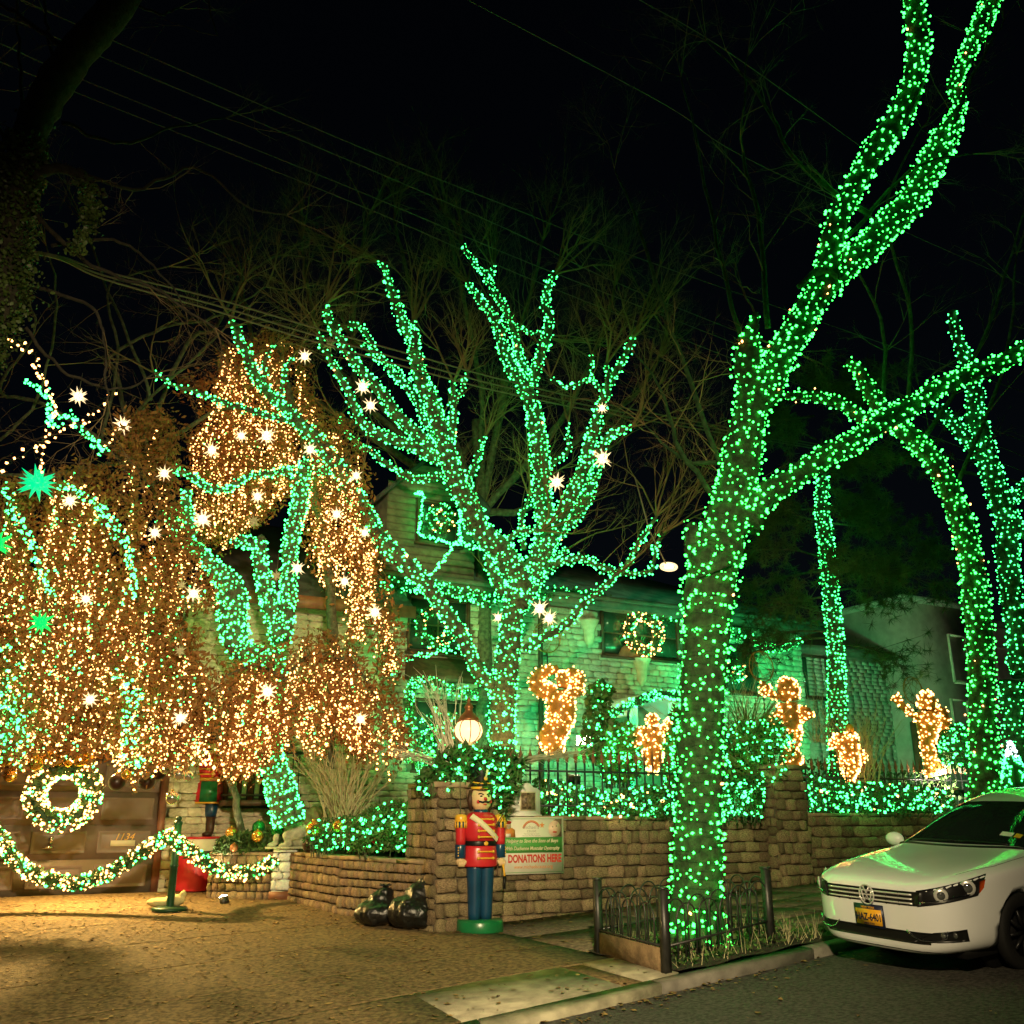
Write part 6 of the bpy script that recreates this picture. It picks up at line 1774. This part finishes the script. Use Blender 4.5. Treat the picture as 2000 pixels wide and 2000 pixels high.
angel('tallest angel figure of warm lights with spread wings left of the floodlight', 1093, 1475, 17.6, Hh,
      [('gown', [(-.02, .0, .06), (-.06, .10, .13), (-.10, .22, .15), (-.02, .30, .15), (.02, .45, .17), (.02, .62, .17), (.0, .72, .14)], 0, GO), ('head', [(.04, .76, .06), (.05, .84, .085), (.05, .92, .07), (.05, .96, .03)], -.03, GO),
       ('wing', [(-.04, .70, .08), (-.16, .74, .11), (-.26, .82, .10), (-.20, .94, .08), (.0, 1.0, .05)], .06, GO), ('wing', [(.05, .84, .08), (.15, .92, .10), (.22, .86, .10), (.20, .76, .07)], .06, GO),
       ('arm', [(.10, .70, .05), (.22, .70, .055), (.27, .74, .035)], -.08, GO)], 380, '')
Hh = 108 * mpp(1280, 1450, 16.8)
angel('cone shaped angel figure of warm lights before the arched canopy', 1275, 1512, 16.8, Hh,
      [('gown', [(.0, .0, .07), (.0, .12, .11), (.02, .30, .17), (.02, .50, .20), (.0, .70, .23), (.0, .82, .20)], 0, GO), ('head', [(.02, .84, .08), (.03, .93, .12), (.03, 1.02, .09), (.03, 1.06, .03)], -.03, GO),
       ('wing', [(-.1, .75, .06), (-.22, .76, .08), (-.25, .66, .05)], .05, GO), ('arm', [(.14, .76, .07), (.28, .80, .09), (.30, .90, .06), (.26, .96, .03)], -.05, GO), ('arm', [(-.16, .66, .05), (-.28, .55, .06), (-.25, .46, .03)], -.05, GO)], 230, '')
Hh = 172 * mpp(1550, 1400, 17.4)
angel('angel figure of warm lights with a raised trumpet above the dark pier', 1556, 1497, 17.4, Hh,
      [('gown', [(.02, .22, .02), (.03, .34, .06), (.0, .44, .085), (-.03, .58, .11), (-.04, .70, .12)], 0, GO), ('head', [(-.02, .72, .10), (-.03, .84, .135), (-.02, .94, .10), (-.01, .98, .04)], -.03, GO), ('base', [(-.03, .0, .10), (-.05, .08, .13), (-.05, .17, .10), (-.02, .24, .04)], 0, GO),
       ('trumpet', [(-.14, .76, .03), (-.24, .80, .05), (-.30, .86, .07), (-.33, .94, .02)], -.05, GO), ('wing', [(.06, .62, .05), (.16, .58, .10), (.20, .52, .07)], .05, GO), ('arm', [(-.10, .62, .06), (-.2, .52, .06), (-.26, .46, .03)], .02, GO),
       ('stem', [(.06, .0, .012), (.04, .2, .012), (.03, .34, .012)], 0, 'stick')], 260, '')
Hh = 104 * mpp(1660, 1460, 18.4)
angel('square shouldered angel figure of warm lights beside the pine trunk', 1660, 1528, 18.4, Hh,
      [('gown', [(.0, .0, .06), (.0, .14, .12), (.02, .28, .20), (.02, .40, .20), (.0, .60, .22), (.0, .80, .23), (.0, .90, .18)], 0, GO), ('head', [(.06, .88, .08), (.08, .98, .09), (.09, 1.05, .05)], -.05, 'gold'), ('wing', [(.14, .60, .06), (.28, .48, .10), (.34, .36, .05)], .05, GO), ('wing', [(-.14, .8, .06), (-.24, .7, .06), (-.26, .6, .03)], .05, GO)], 210, '')
Hh = 158 * mpp(1820, 1400, 18.8)
angel('angel figure of warm lights blowing a long horn by the brown door', 1828, 1515, 18.8, Hh,
      [('gown', [(.0, .0, .11), (-.02, .08, .13), (-.05, .20, .08), (-.05, .36, .09), (-.04, .50, .12), (-.02, .64, .15), (-.02, .76, .15)], 0, GO), ('head', [(-.02, .78, .10), (-.01, .90, .12), (.0, .98, .07), (.0, 1.02, .03)], -.04, GO),
       ('horn', [(-.14, .66, .03), (-.26, .74, .045), (-.36, .86, .05), (-.43, .95, .06)], -.08, GO), ('wing', [(.08, .80, .06), (.16, .74, .12), (.18, .62, .10), (.13, .52, .05)], .06, GO)], 300, '')
# glowing figures beyond the right hand trunk
mb = MB(); o = thing('light_cone_tree', 'cone shaped white and turquoise light tree at the right edge', 'light tree', P(1992, 1575, 19.5))
A = [];
for k in range(330):
    q = rng.uniform(); a = rng.uniform(0, 6.28); r = .42 * (1 - q) + .02
    A.append((r * math.cos(a), r * math.sin(a), 1.25 * q))
A = np.array(A); sel = A[:, 2] > .95
mb = MB(); lathe(mb, [(.42, 0), (.0, 1.25)], 16, cap=False); mb.obj('cone', 'fir', o, True)
mb = MB(); octas(mb, A[~sel], .022); mb.obj('bulbs', 'teal_bulb', o)['kind'] = 'stuff'
mb = MB(); octas(mb, A[sel], .028); mb.obj('top_bulbs', 'white_bulb', o)['kind'] = 'stuff'
o = thing('candle_ornament', 'orange and red glowing candle figure beside the right hand trunk', 'ornament', P(1955, 1590, 19.0))
mb = MB(); lathe(mb, [(.12, 0), (.12, .35), (.09, .40), (.09, .72), (.05, .80), (.0, .92)], 14, cap=False); mb.obj('body', 'signorange', o, True)
mb = MB(); lathe(mb, [(.125, .30), (.13, .36), (.125, .42)], 14); mb.obj('band', 'red', o, True)
# wire halo discs behind two angels
for (u, v, d, r, lab) in ((1487, 1302, 18.4, 30, 'round golden wire disc ornament on a pole before the small upper window'), (1783, 1348, 19.4, 26, 'round golden wire disc ornament above the long horned angel'), (1068, 1245, 19.0, 30, 'round golden wire ornament before the house downspout')):
    rr_ = r * mpp(u, v, d); o = thing('wire_disc', lab, 'ornament', P(u, v, d), AS)
    mb = MB(); tube(mb, [(rr_ * math.cos(a), 0, rr_ * math.sin(a)) for a in np.linspace(0, 6.283, 25)], .012, 5, False)
    mb.obj('rim', 'angelgold', o)
    A, B = [], []
    for k in range(14):
        a0, a1 = rng.uniform(0, 6.28, 2); A.append((rr_ * math.cos(a0), 0, rr_ * math.sin(a0))); B.append((rr_ * math.cos(a1), rng.normal(0, .02), rr_ * math.sin(a1)))
    mb = MB(); segs(mb, A, B, .005, .005); mb.obj('wire_web', 'angelgold', o)['kind'] = 'stuff'
    mb = MB(); tube(mb, [(0, 0, -rr_), (0, .02, 1.1 - P(u, v, d).z)], .012, 5); mb.obj('pole', 'iron', o)

# ================================================================= LION, ROCKS, BAUBLES
lp = P(556, 1655, 17.0); lp.z = FT + .065
lion = thing('lion_statue', 'seated weathered stone lion on the white pedestal facing the garage', 'statue', lp, R(14)); lion.scale = (1.08, 1.08, 1.12)
mb = MB()     # faces -x
def capsule(a, b, ra, rb, n=6):
    a, b = Vector(a), Vector(b)
    for k in range(n + 1): ell(mb, a.lerp(b, k / n), ra + (rb - ra) * k / n, 10, 7)
ell(mb, (.22, 0, .17), (.20, .17, .17), 14, 10)            # haunches
capsule((.20, 0, .20), (-.08, 0, .52), .165, .155)          # trunk rising to the chest
capsule((-.10, 0, .50), (-.17, 0, .68), .15, .14, 4)        # neck and mane
ell(mb, (-.14, 0, .66), (.15, .17, .19), 14, 10)
ell(mb, (-.20, 0, .74), (.11, .105, .105), 14, 10)           # head
ell(mb, (-.30, 0, .71), (.06, .06, .05), 10, 8)              # muzzle
ell(mb, (-.29, 0, .665), (.045, .05, .025), 10, 8)
for sy in (-1, 1):
    ell(mb, (-.13, sy * .085, .83), (.03, .022, .035), 8, 6)  # ears
    capsule((-.11, sy * .09, .45), (-.15, sy * .095, .07), .068, .05)   # fore legs
    ell(mb, (-.20, sy * .095, .04), (.08, .052, .04), 10, 7)
    capsule((.20, sy * .14, .22), (.02, sy * .16, .17), .11, .075, 4)   # thighs
    capsule((.02, sy * .16, .15), (.06, sy * .16, .05), .06, .045, 3)
    ell(mb, (-.02, sy * .16, .035), (.09, .05, .035), 10, 7)
capsule((.38, 0, .10), (.44, .10, .04), .035, .03, 4); capsule((.44, .10, .04), (.30, .24, .04), .03, .03, 4); ell(mb, (.26, .25, .05), .045, 8, 6)
body = remeshed(mb, 'body', 'lionstone', lion, .016, 2, (.02, .05))
for sy in (-1, 1):
    mb = MB(); ell(mb, (-.285, sy * .045, .765), .012, 8, 6); mb.obj('eye', 'iron', lion, True)
mb = MB(); ell(mb, (-.355, 0, .72), (.018, .028, .018), 8, 6); mb.obj('nose', 'iron', lion, True)
mb = MB(); box(mb, (.06, 0, .0), (.72, .40, .03)); mb.obj('plinth', 'lionstone', lion)
for (u, v, d, r, lab) in ((607, 1625, 17.3, .30, 'brown boulder behind the seated lion'), (632, 1690, 15.9, .0, '')):
    if r <= 0: continue
    p = P(u, v, d); o = thing('boulder', lab, 'rock', p); mb = MB()
    ell(mb, (0, 0, .12), (r, r * .8, r * .85), 12, 9); ell(mb, (.08, 0, .25), (r * .7, r * .6, r * .6), 12, 9); remeshed(mb, 'rock', 'rock', o, .04, 2, (.10, .25))
def bauble(u, v, d, r, m, lab, hang=False):
    o = thing('bauble', lab, 'bauble', P(u, v, d))
    mb = MB(); ell(mb, (0, 0, 0), r, 20, 14); mb.obj('ball', m, o, True)
    mb = MB(); lathe(mb, [(r * .22, r * .95), (r * .22, r * 1.15), (r * .1, r * 1.18)], 10); mb.obj('cap', 'goldball', o, True)
    if hang:
        mb = MB(); tube(mb, [(0, 0, r * 1.1), (.01, 0, r + .5)], .004, 4); mb.obj('ribbon', 'wire', o)
for a in ((452, 1627, 17.0, .10, 'goldball', 'gold bauble at the left end of the planter wall'), (505, 1616, 17.0, .11, 'greenball', 'upper green bauble on the planter wall'), (541, 1623, 16.9, .10, 'greenball', 'green bauble touching the lion'), (503, 1633, 16.85, .10, 'goldball', 'gold bauble between the two green baubles'),
          (457, 1656, 16.9, .07, 'copper', 'small copper bauble low on the planter wall'), (613, 1620, 15.9, .13, 'goldball', 'big gold bauble by the dry grass clump'), (660, 1614, 15.7, .09, 'goldball', 'small gold bauble in the dark shrub'), (605, 1650, 15.9, .12, 'blackball', 'dark brown bauble beside the white pedestal'),
          (705, 1645, 15.0, .06, 'greenball', 'little green bauble at the foot of the rounded shrub'), (683, 1636, 15.2, .07, 'copper', 'copper bauble at the foot of the rounded shrub'), (733, 1642, 14.8, .05, 'redball', 'little red bauble at the foot of the rounded shrub')):
    bauble(*a)
for a in ((228, 1528, 14.6, .12, 'blackball', 'left black ball ornament hanging before the garage door'), (287, 1527, 14.6, .12, 'blackball', 'middle black ball ornament hanging before the garage door'), (310, 1509, 14.7, .11, 'blackball', 'right black ball ornament above the silver ones'),
          (350, 1512, 14.5, .09, 'silverball', 'silver ball ornament beside the small soldier'), (336, 1558, 14.8, .10, 'silverball', 'low silver ball ornament on the wall by the soldier'), (322, 1501, 14.3, .08, 'silverball', 'small silver ball ornament above the garage corner'), (247, 1513, 14.2, .07, 'goldball', 'gold ball ornament hanging right of the wreath'),
          (70, 1490, 14.0, .11, 'goldball', 'gold ball ornament above the wreath'), (10, 1484, 14.0, .10, 'goldball', 'gold ball ornament at the left edge'), (20, 1515, 14.9, .10, 'goldball', 'lower gold ball ornament at the left edge'), (368, 1516, 14.4, .07, 'silverball', 'smallest silver ball by the soldier shoulder')):
    bauble(*a, hang=True)

# ================================================================= WIRES, HANGING LAMP
def cable(label, pts, r=.010):
    P3 = [P(u, v, d) for u, v, d in pts]
    path, _ = smooth_path(P3, [1] * len(P3), 8)
    mb = MB(); tube(mb, path, r, 5); o = mb.obj('overhead_cable', 'wire'); tag(o, label, 'cable', None)
cable('topmost thin power line crossing the dark sky', [(-160, -95, 11), (44, 0, 12), (232, 84, 13), (700, 286, 15), (1010, 410, 17), (1320, 530, 19), (2100, 800, 24)])
cable('second thin power line crossing the dark sky', [(-160, -40, 11), (0, 27, 12), (210, 116, 13), (700, 321, 15), (1000, 452, 17), (1300, 592, 19), (2100, 900, 24)])
cable('third thin power line crossing the dark sky', [(-160, 20, 11), (0, 85, 12), (167, 158, 13), (700, 373, 15), (1000, 500, 17), (1300, 618, 19), (2100, 930, 24)])
cable('lowest thin power line crossing the dark sky', [(-160, 55, 11), (0, 121, 12), (152, 182, 13), (700, 400, 15), (1000, 530, 17), (1300, 650, 19), (2100, 960, 24)])
cable('single line dropping across the upper right sky', [(850, -40, 12), (915, 0, 12.3), (1300, 205, 14), (1500, 330, 15), (2100, 600, 19)], .008)
cable('faint line high above the huge lit tree', [(1200, -30, 12), (1250, 0, 12.3), (1420, 100, 13), (1700, 300, 15)], .007)
for k, dv in enumerate((0, 8, 15)):
    cable(('upper', 'middle', 'lower')[k] + ' strand of the thick cable bundle above the weeping trees', [(-160, 470 + dv * .2, 11), (90, 495 + dv * .3, 12), (203, 530 + dv, 12.8), (420, 583 + dv * 1.6, 14), (600, 636 + dv * 1.8, 15), (820, 697 + dv * 1.8, 16.2), (1000, 746 + dv * 1.6, 17.4), (1300, 812 + dv, 19.5), (2100, 960, 25)], .016)
hl = P(1306, 1107, 13.8)
o = thing('ring_lamp', 'bright ring shaped lamp hanging left of the huge lit trunk', 'lamp', hl)
mb = MB(); tube(mb, [(.115 * math.cos(a), .05 * math.sin(a), .065 * math.sin(a)) for a in np.linspace(0, 6.283, 25)], .022, 8, False); mb.obj('ring', 'star_glow', o, True)
mb = MB(); ell(mb, (0, 0, 0), (.075, .05, .04), 12, 8); mb.obj('bulb', 'star_core', o, True)
mb = MB(); tube(mb, [(-.04, .0, .05), (-.25, .1, .6), (-.42, .2, 1.5)], .012, 5); mb.obj('hanger', 'wire', o)

# ================================================================= ASSUMED STREET LAMP OUT OF VIEW
slp = Vector((1.0, -1.6, 0)); slp.z = rz(*ST(slp))
sl = thing('assumed_street_lamp', 'assumed unseen street lamp with a warm cobra head behind the camera', 'street lamp', slp)  # lamp out of view, assumed from the warm front light
mb = MB(); lathe(mb, [(.14, 0), (.13, .3), (.08, .5), (.055, 4.9)], 12); mb.obj('pole', 'iron', sl, True)
mb = MB(); tube(mb, [(0, 0, 4.8), (-.15, .45, 5.25), (-.5, 1.3, 5.45)], .035, 8); mb.obj('arm', 'iron', sl, True)
mb = MB(); ell(mb, (-.6, 1.55, 5.44), (.16, .34, .09), 14, 8, Matrix.Rotation(.37, 3, 'Z')); mb.obj('head', 'iron', sl, True)
mb = MB(); ell(mb, (-.6, 1.55, 5.37), (.10, .20, .04), 12, 6, Matrix.Rotation(.37, 3, 'Z')); mb.obj('lens', 'flood_glow', sl, True)
l = bpy.data.lights.new('assumed_street_lamp_light', 'SPOT'); l.energy = 12500; l.color = (1.0, .78, .44); l.spot_size = R(82); l.spot_blend = 1.0; l.shadow_soft_size = .18  # added spot, main warm fill from the assumed lamp
lo = bpy.data.objects.new('lamp_light', l); col.objects.link(lo); lo.parent = sl; lo.location = (-.6, 1.55, 5.28)
lo.rotation_euler = (Vector((-2.3, 13, 1.4)) - (slp + Vector((-.6, 1.55, 5.28)))).to_track_quat('-Z', 'Y').to_euler()
# ================================================================= PARKED CAR
pn = onT(1700, 1745, 7.03); cs_ = ST(pn)[0]
car = thing('parked_car', 'white four door saloon parked nose down the slope at the kerb', 'car', S(cs_, 7.03, rz(cs_, 7.03) + .02))
car.rotation_euler = (R(1.2), -math.atan(.075), AS)
ST_ = [  # x, half width, bottom, shoulder z, top z, top half width, edge fraction
    (.00, .42, .25, .71, .755, .32, .8), (.035, .62, .205, .74, .795, .48, .8), (.12, .765, .19, .775, .84, .62, .8), (.30, .86, .19, .81, .885, .71, .8), (.60, .905, .19, .845, .925, .76, .78), (.95, .915, .19, .88, .96, .775, .75),
    (1.28, .915, .19, .90, .995, .78, .72), (1.42, .915, .19, .91, 1.045, .735, .72), (1.80, .915, .19, .925, 1.255, .655, .86), (2.15, .915, .19, .935, 1.405, .60, .90), (2.55, .915, .19, .945, 1.475, .575, .91), (3.05, .915, .19, .95, 1.48, .565, .91),
    (3.50, .913, .20, .955, 1.43, .565, .90), (3.90, .905, .20, .96, 1.30, .60, .88), (4.20, .89, .21, .965, 1.14, .66, .80), (4.40, .875, .22, .96, 1.085, .70, .75), (4.68, .84, .25, .92, 1.05, .70, .75), (4.82, .76, .30, .85, .99, .62, .75), (4.87, .55, .40, .76, .86, .45, .75)]
mb = MB(); v, f = [], []
for (x, w, zb, zs, zt, wt, ef) in ST_:
    zm = zb + (zs - zb) * .62
    ze = zs + (zt - zs) * ef
    half = [(0, zb), (.72 * w, zb), (.94 * w, zb + .05), (.995 * w, zb + .16), (w, zm), (.985 * w, zs - .03), (.955 * w, zs), (wt, ze), (.55 * wt, zt - .006), (0, zt)]
    ring = half + [(-y, z) for y, z in half[-2:0:-1]]
    v += [(x, y, z) for y, z in ring]
n = 18
for i in range(len(ST_) - 1):
    for k in range(n):
        j = (k + 1) % n
        f.append((i * n + k, i * n + j, (i + 1) * n + j, (i + 1) * n + k))
f.append(tuple(range(n))[::-1]); f.append(tuple((len(ST_) - 1) * n + k for k in range(n)))
mb.add(v, f)
body = mb.obj('body', 'paint', car, True)
sd = body.modifiers.new('sub', 'SUBSURF'); sd.levels = sd.render_levels = 2
def bake(o):
    dg = bpy.context.evaluated_depsgraph_get()
    me = bpy.data.meshes.new_from_object(o.evaluated_get(dg)); o.modifiers.clear(); o.data = me
    me.polygons.foreach_set('use_smooth', np.ones(len(me.polygons), dtype=bool))
bm_ = bmesh.new(); bm_.from_mesh(body.data); bmesh.ops.recalc_face_normals(bm_, faces=bm_.faces); bm_.to_mesh(body.data); bm_.free()
bake(body)
me = body.data
bvh = BVHTree.FromPolygons([v.co.copy() for v in me.vertices], [tuple(p.vertices) for p in me.polygons])
cut = MB()
for x in (.96, 3.76):
    for sy in (-1, 1):
        q = []
        for k in range(28):
            a = 2 * math.pi * k / 28
            q.append((x + .375 * math.cos(a), sy * .66, .325 + .375 * math.sin(a)))
        prism(cut, q if sy > 0 else q[::-1], (0, sy * .5, 0))
cut = cut.obj('wheel_cutter', 'rubber', None)
cut.parent = car
bmc = bmesh.new(); bmc.from_mesh(cut.data); bmesh.ops.recalc_face_normals(bmc, faces=bmc.faces); bmc.to_mesh(cut.data); bmc.free()
bo = body.modifiers.new('arch', 'BOOLEAN'); bo.operation = 'DIFFERENCE'; bo.object = cut; bo.solver = 'EXACT'
bake(body)
bpy.data.objects.remove(cut)
if len(body.data.materials) == 0: body.data.materials.append(M['paint'])
for p_ in body.data.polygons: p_.material_index = 0
def cast(p, d):
    p, d = Vector(p), Vector(d).normalized()
    h = bvh.ray_cast(p - d * 1.5, d)
    return (h[0], h[1]) if h[0] is not None else (p, -d)
def patch(name, m, corners, d, nu=8, nv=5, off=.006, par=None, bow=0.0):
    """a panel laid on the body; corners bl, br, tr, tl are rough points, cast along d"""
    bl, br, tr, tl = [Vector(c) for c in corners]
    mb = MB(); v, f = [], []
    for i in range(nu + 1):
        for j in range(nv + 1):
            a, b_ = i / nu, j / nv
            p = bl.lerp(br, a).lerp(tl.lerp(tr, a), b_)
            p = p + Vector((0, 0, bow * (1 - (2 * a - 1) ** 2)))
            h, nn = cast(p, d)
            v.append(h - Vector(d).normalized() * off)
    for i in range(nu):
        for j in range(nv):
            a = i * (nv + 1) + j; f.append((a, a + nv + 1, a + nv + 2, a + 1))
    N = len(v)
    v2 = [q + Vector(d).normalized() * (off + .006) for q in v]
    rim = [(i * (nv + 1)) for i in range(nu + 1)] + [nu * (nv + 1) + j for j in range(1, nv + 1)] + [i * (nv + 1) + nv for i in range(nu - 1, -1, -1)] + [j for j in range(nv - 1, 0, -1)]
    f += [(rim[k], rim[(k + 1) % len(rim)], N + rim[(k + 1) % len(rim)], N + rim[k]) for k in range(len(rim))]
    mb.add(v + v2, f)
    return mb.obj(name, m, par or car, True)
def bar(name, m, pts, d, r, off=.008, par=None, sides=6):
    mb = MB(); tube(mb, [cast(p, d)[0] - Vector(d).normalized() * off for p in pts], r, sides); return mb.obj(name, m, par or car, True)
FR = (1, 0, 0); DN = (0, 0, -1)
# windscreen: cast from above, bowed at the base
mb = MB(); v, f = [], []; nu, nv = 16, 10
for i in range(nu + 1):
    for j in range(nv + 1):
        b_ = j / nv; a = 2 * i / nu - 1
        hw = .745 - .175 * b_
        x = 1.40 + .72 * b_ - .09 * (1 - a * a) * (1 - b_ * .6)
        v.append(cast((x, a * hw, 1.2), DN)[0] + Vector((-.003, 0, .006)))
for i in range(nu):
    for j in range(nv):
        a = i * (nv + 1) + j; f.append((a, a + nv + 1, a + nv + 2, a + 1))
mb.add(v, f); ws = mb.obj('windscreen', 'glass', car, True)
for (x, y, w_, h_, m_) in ((1.50, -.44, .13, .05, 'white'), (1.50, -.56, .07, .05, 'plateyellow')):
    mb = MB(); q = [cast((x + a * h_ * 1.2, y + b_ * w_ * .5, 1.2), DN)[0] + Vector((-.004, 0, .010)) for a, b_ in ((0, -1), (0, 1), (1, 1), (1, -1))]
    mb.add(q, [(0, 3, 2, 1)]); mb.obj('sticker', m_, ws)
for k in (-1, 1):
    mb = MB(); tube(mb, [cast((1.33 + .02 * a, -.05 * k + k * .62 * a, 1.2), DN)[0] + Vector((0, 0, .02)) for a in np.linspace(.05, 1, 6)], .009, 5); mb.obj('wiper', 'black', car, True)
bar('cowl_trim', 'black', [(1.325 - .085 * (1 - a * a) + .06 * a * a, a * .76, 1.1) for a in np.linspace(-1, 1, 15)], DN, .016, .0)
for sy in (-1, 1):
    D = (0, -sy, 0)
    patch('side_window', 'glass', [(1.66, sy * .9, .985), (2.72, sy * .9, .985), (2.72, sy * .7, 1.37), (2.16, sy * .7, 1.325)], D, 8, 5)
    patch('side_window', 'glass', [(2.80, sy * .9, .985), (3.78, sy * .9, .99), (3.50, sy * .7, 1.33), (2.80, sy * .7, 1.375)], D, 8, 5)
    bar('window_trim', 'chrome', [(x, sy * .9, .972) for x in np.linspace(1.62, 3.8, 12)], D, .009, .002)
    bar('door_seam', 'black', [(1.50, sy * .9, z) for z in np.linspace(.30, .93, 10)], D, .003, -.001)
    bar('door_seam', 'black', [(2.76, sy * .9, z) for z in np.linspace(.30, .95, 10)], D, .003, -.001)
    bar('door_handle', 'paint', [(2.52, sy * .9, .80), (2.62, sy * .9, .81), (2.72, sy * .9, .80)], D, .014, .02)
    bar('bonnet_seam', 'black', [(x, sy * (.70 + .10 * min(1, (x - .28) / .5)), 1.0) for x in np.linspace(.36, 1.30, 12)], DN, .003, -.001)
    # headlamp
    dd = (.72, -sy * .69, 0)
    hl_ = patch('headlight', 'black', [(.06, sy * .50, .610), (.42, sy * .87, .69), (.56, sy * .89, .855), (.07, sy * .50, .745)], dd, 10, 5, .004)
    for (x, y, z, r, m_) in ((.19, .66, .712, .062, 'silver'), (.36, .82, .762, .068, 'silver'), (.19, .66, .712, .042, 'lens'), (.36, .82, .762, .048, 'lens')):
        h, nn = cast((x, sy * y, z), dd)
        mb = MB(); ell(mb, (0, 0, 0), (r, r, .014 if m_ == 'silver' else .022), 16, 8); o = mb.obj('reflector' if m_ == 'silver' else 'projector', m_, hl_, True)
        o.location = h - Vector(dd) * .006; o.rotation_euler = (-Vector(dd)).to_track_quat('Z', 'Y').to_euler()
    patch('turn_signal', 'amber', [(.43, sy * .88, .71), (.49, sy * .89, .75), (.53, sy * .89, .815), (.46, sy * .88, .80)], dd, 3, 3, .010, hl_)
    bar('lamp_strip', 'chrome', [(.07 + .33 * a, sy * (.52 + .33 * a), .645 + .07 * a) for a in np.linspace(0, 1, 8)], dd, .007, .008, hl_)
    # fog lamp recess
    df = (.9, -sy * .43, 0)
    fg = patch('fog_light', 'black', [(.05, sy * .40, .315), (.26, sy * .83, .33), (.26, sy * .83, .43), (.10, sy * .62, .405)], df, 8, 4, .006)
    bar('chrome_strip', 'chrome', [(.0, sy * y, z) for y, z in ((.40, .41), (.46, .36), (.54, .335), (.68, .335), (.78, .36), (.80, .42))], df, .008, .012, fg)
    for y in (.66, .76):
        h, nn = cast((.2, sy * y, .385), df); mb = MB(); ell(mb, h - Vector((.010, 0, 0)), (.012, .030, .026), 10, 7); mb.obj('lamp', 'lens', fg, True)
    # door mirror
    mr = MB(); ell(mr, (1.58, sy * 1.01, .995), (.075, .115, .075), 14, 9); tube(mr, [(1.62, sy * .88, .93), (1.60, sy * .96, .95)], .03, 8); mi = mr.obj('door_mirror', 'paint', car, True)
    mr = MB(); ell(mr, (1.635, sy * 1.01, .995), (.03, .095, .06), 12, 8); mr.obj('mirror_glass', 'glass', mi, True)
    # wheels
    for x in (.96, 3.76):
        w_ = MB()
        prof = [(.20, .80), (.30, .795), (.325, .81), (.33, .85), (.325, .895), (.30, .91), (.225, .905), (.21, .88)]
        v, f = [], []
        for k in range(32):
            a = 2 * math.pi * k / 32
            for r, y in prof: v.append((x + r * math.cos(a), sy * (y - .02), .325 + r * math.sin(a)))
        m_ = len(prof)
        for k in range(32):
            j = (k + 1) % 32
            for q in range(m_): f.append((k * m_ + q, k * m_ + (q + 1) % m_, j * m_ + (q + 1) % m_, j * m_ + q))
        w_.add(v, f); wl = w_.obj('wheel', 'rubber', car, True)
        rm = MB()
        q = [(x + .205 * math.cos(2 * math.pi * k / 24), sy * .80, .325 + .205 * math.sin(2 * math.pi * k / 24)) for k in range(24)]
        prism(rm, q, (0, sy * .015, 0))
        for k in range(10):
            a = 2 * math.pi * k / 10
            tube(rm, [(x + .03 * math.cos(a), sy * .86, .325 + .03 * math.sin(a)), (x + .20 * math.cos(a), sy * .865, .325 + .20 * math.sin(a))], [.022, .016], 5)
        rm.obj('rim', 'rimdark', wl, True)
        wb = MB(); q = [(x + .372 * math.cos(2 * math.pi * k / 24), sy * .56, .325 + .372 * math.sin(2 * math.pi * k / 24)) for k in range(24)]
        prism(wb, q, (0, sy * .10, 0)); wb.obj('wheel_well', 'black', car)
# grille with three chrome bars, emblem, intake, plate
gr = patch('grille', 'black', [(0, -.54, .615), (0, .54, .615), (0, .57, .735), (0, -.57, .735)], FR, 18, 4, .005)
for z in (.636, .673, .710):
    bar('grille_bar', 'silver', [(0, y, z) for y in np.linspace(-.50, .50, 21)], FR, .0085, .012, gr)
for y in (-.36, -.22, .22, .36):
    bar('grille_slat', 'black', [(0, y, z) for z in (.615, .67, .73)], FR, .006, .012, gr)
h, nn = cast((0, 0, .675), FR)
em = MB(); ring = [(h.x - .022, .085 * math.cos(a), .675 + .085 * math.sin(a)) for a in np.linspace(0, 6.283, 33)]
tube(em, ring, .008, 6, False)
q = [(h.x - .012, .082 * math.cos(2 * math.pi * k / 28), .675 + .082 * math.sin(2 * math.pi * k / 28)) for k in range(28)]
emb = MB(); prism(emb, q, (.012, 0, 0)); eb = emb.obj('badge_disc', 'black', car)
X = h.x - .020
for pl in ([(-.035, .068), (0, .008), (.035, .068)], [(-.063, .045), (-.033, -.065), (0, -.008), (.033, -.065), (.063, .045)]):
    tube(em, [(X, y, .675 + z) for y, z in pl], .0075, 6)
o_ = em.obj('badge', 'silver', car, True)
patch('lower_intake', 'black', [(0, -.60, .30), (0, .60, .30), (0, .63, .40), (0, -.63, .40)], FR, 18, 4, .004)
bar('lip_line', 'black', [(0, y, .235) for y in np.linspace(-.72, .72, 17)], FR, .004, .0)
hp, nn = cast((0, 0, .49), FR)
mb = MB(); box(mb, (hp.x - .018, 0, .49), (.016, .34, .20)); pl_ = mb.obj('number_plate', 'plateblue', car)
mb = MB(); box(mb, (hp.x - .028, 0, .48), (.006, .305, .135)); mb.obj('plate_face', 'plateyellow', pl_)
PR = (math.pi / 2, 0, -math.pi / 2)
text('HAZ-6401', .088, 'plateblue', pl_, (hp.x - .032, 0, .477), PR, 'plate_number', bold=.002, sx=.80)
text('NEW YORK', .028, 'plateyellow', pl_, (hp.x - .028, 0, .562), PR, 'plate_state', sx=1.1)
text('EMPIRE STATE', .02, 'plateblue', pl_, (hp.x - .032, 0, .423), PR, 'plate_motto')
mb = MB(); box(mb, (2.4, 0, .23), (4.2, 1.5, .12)); mb.obj('underbody', 'black', car)
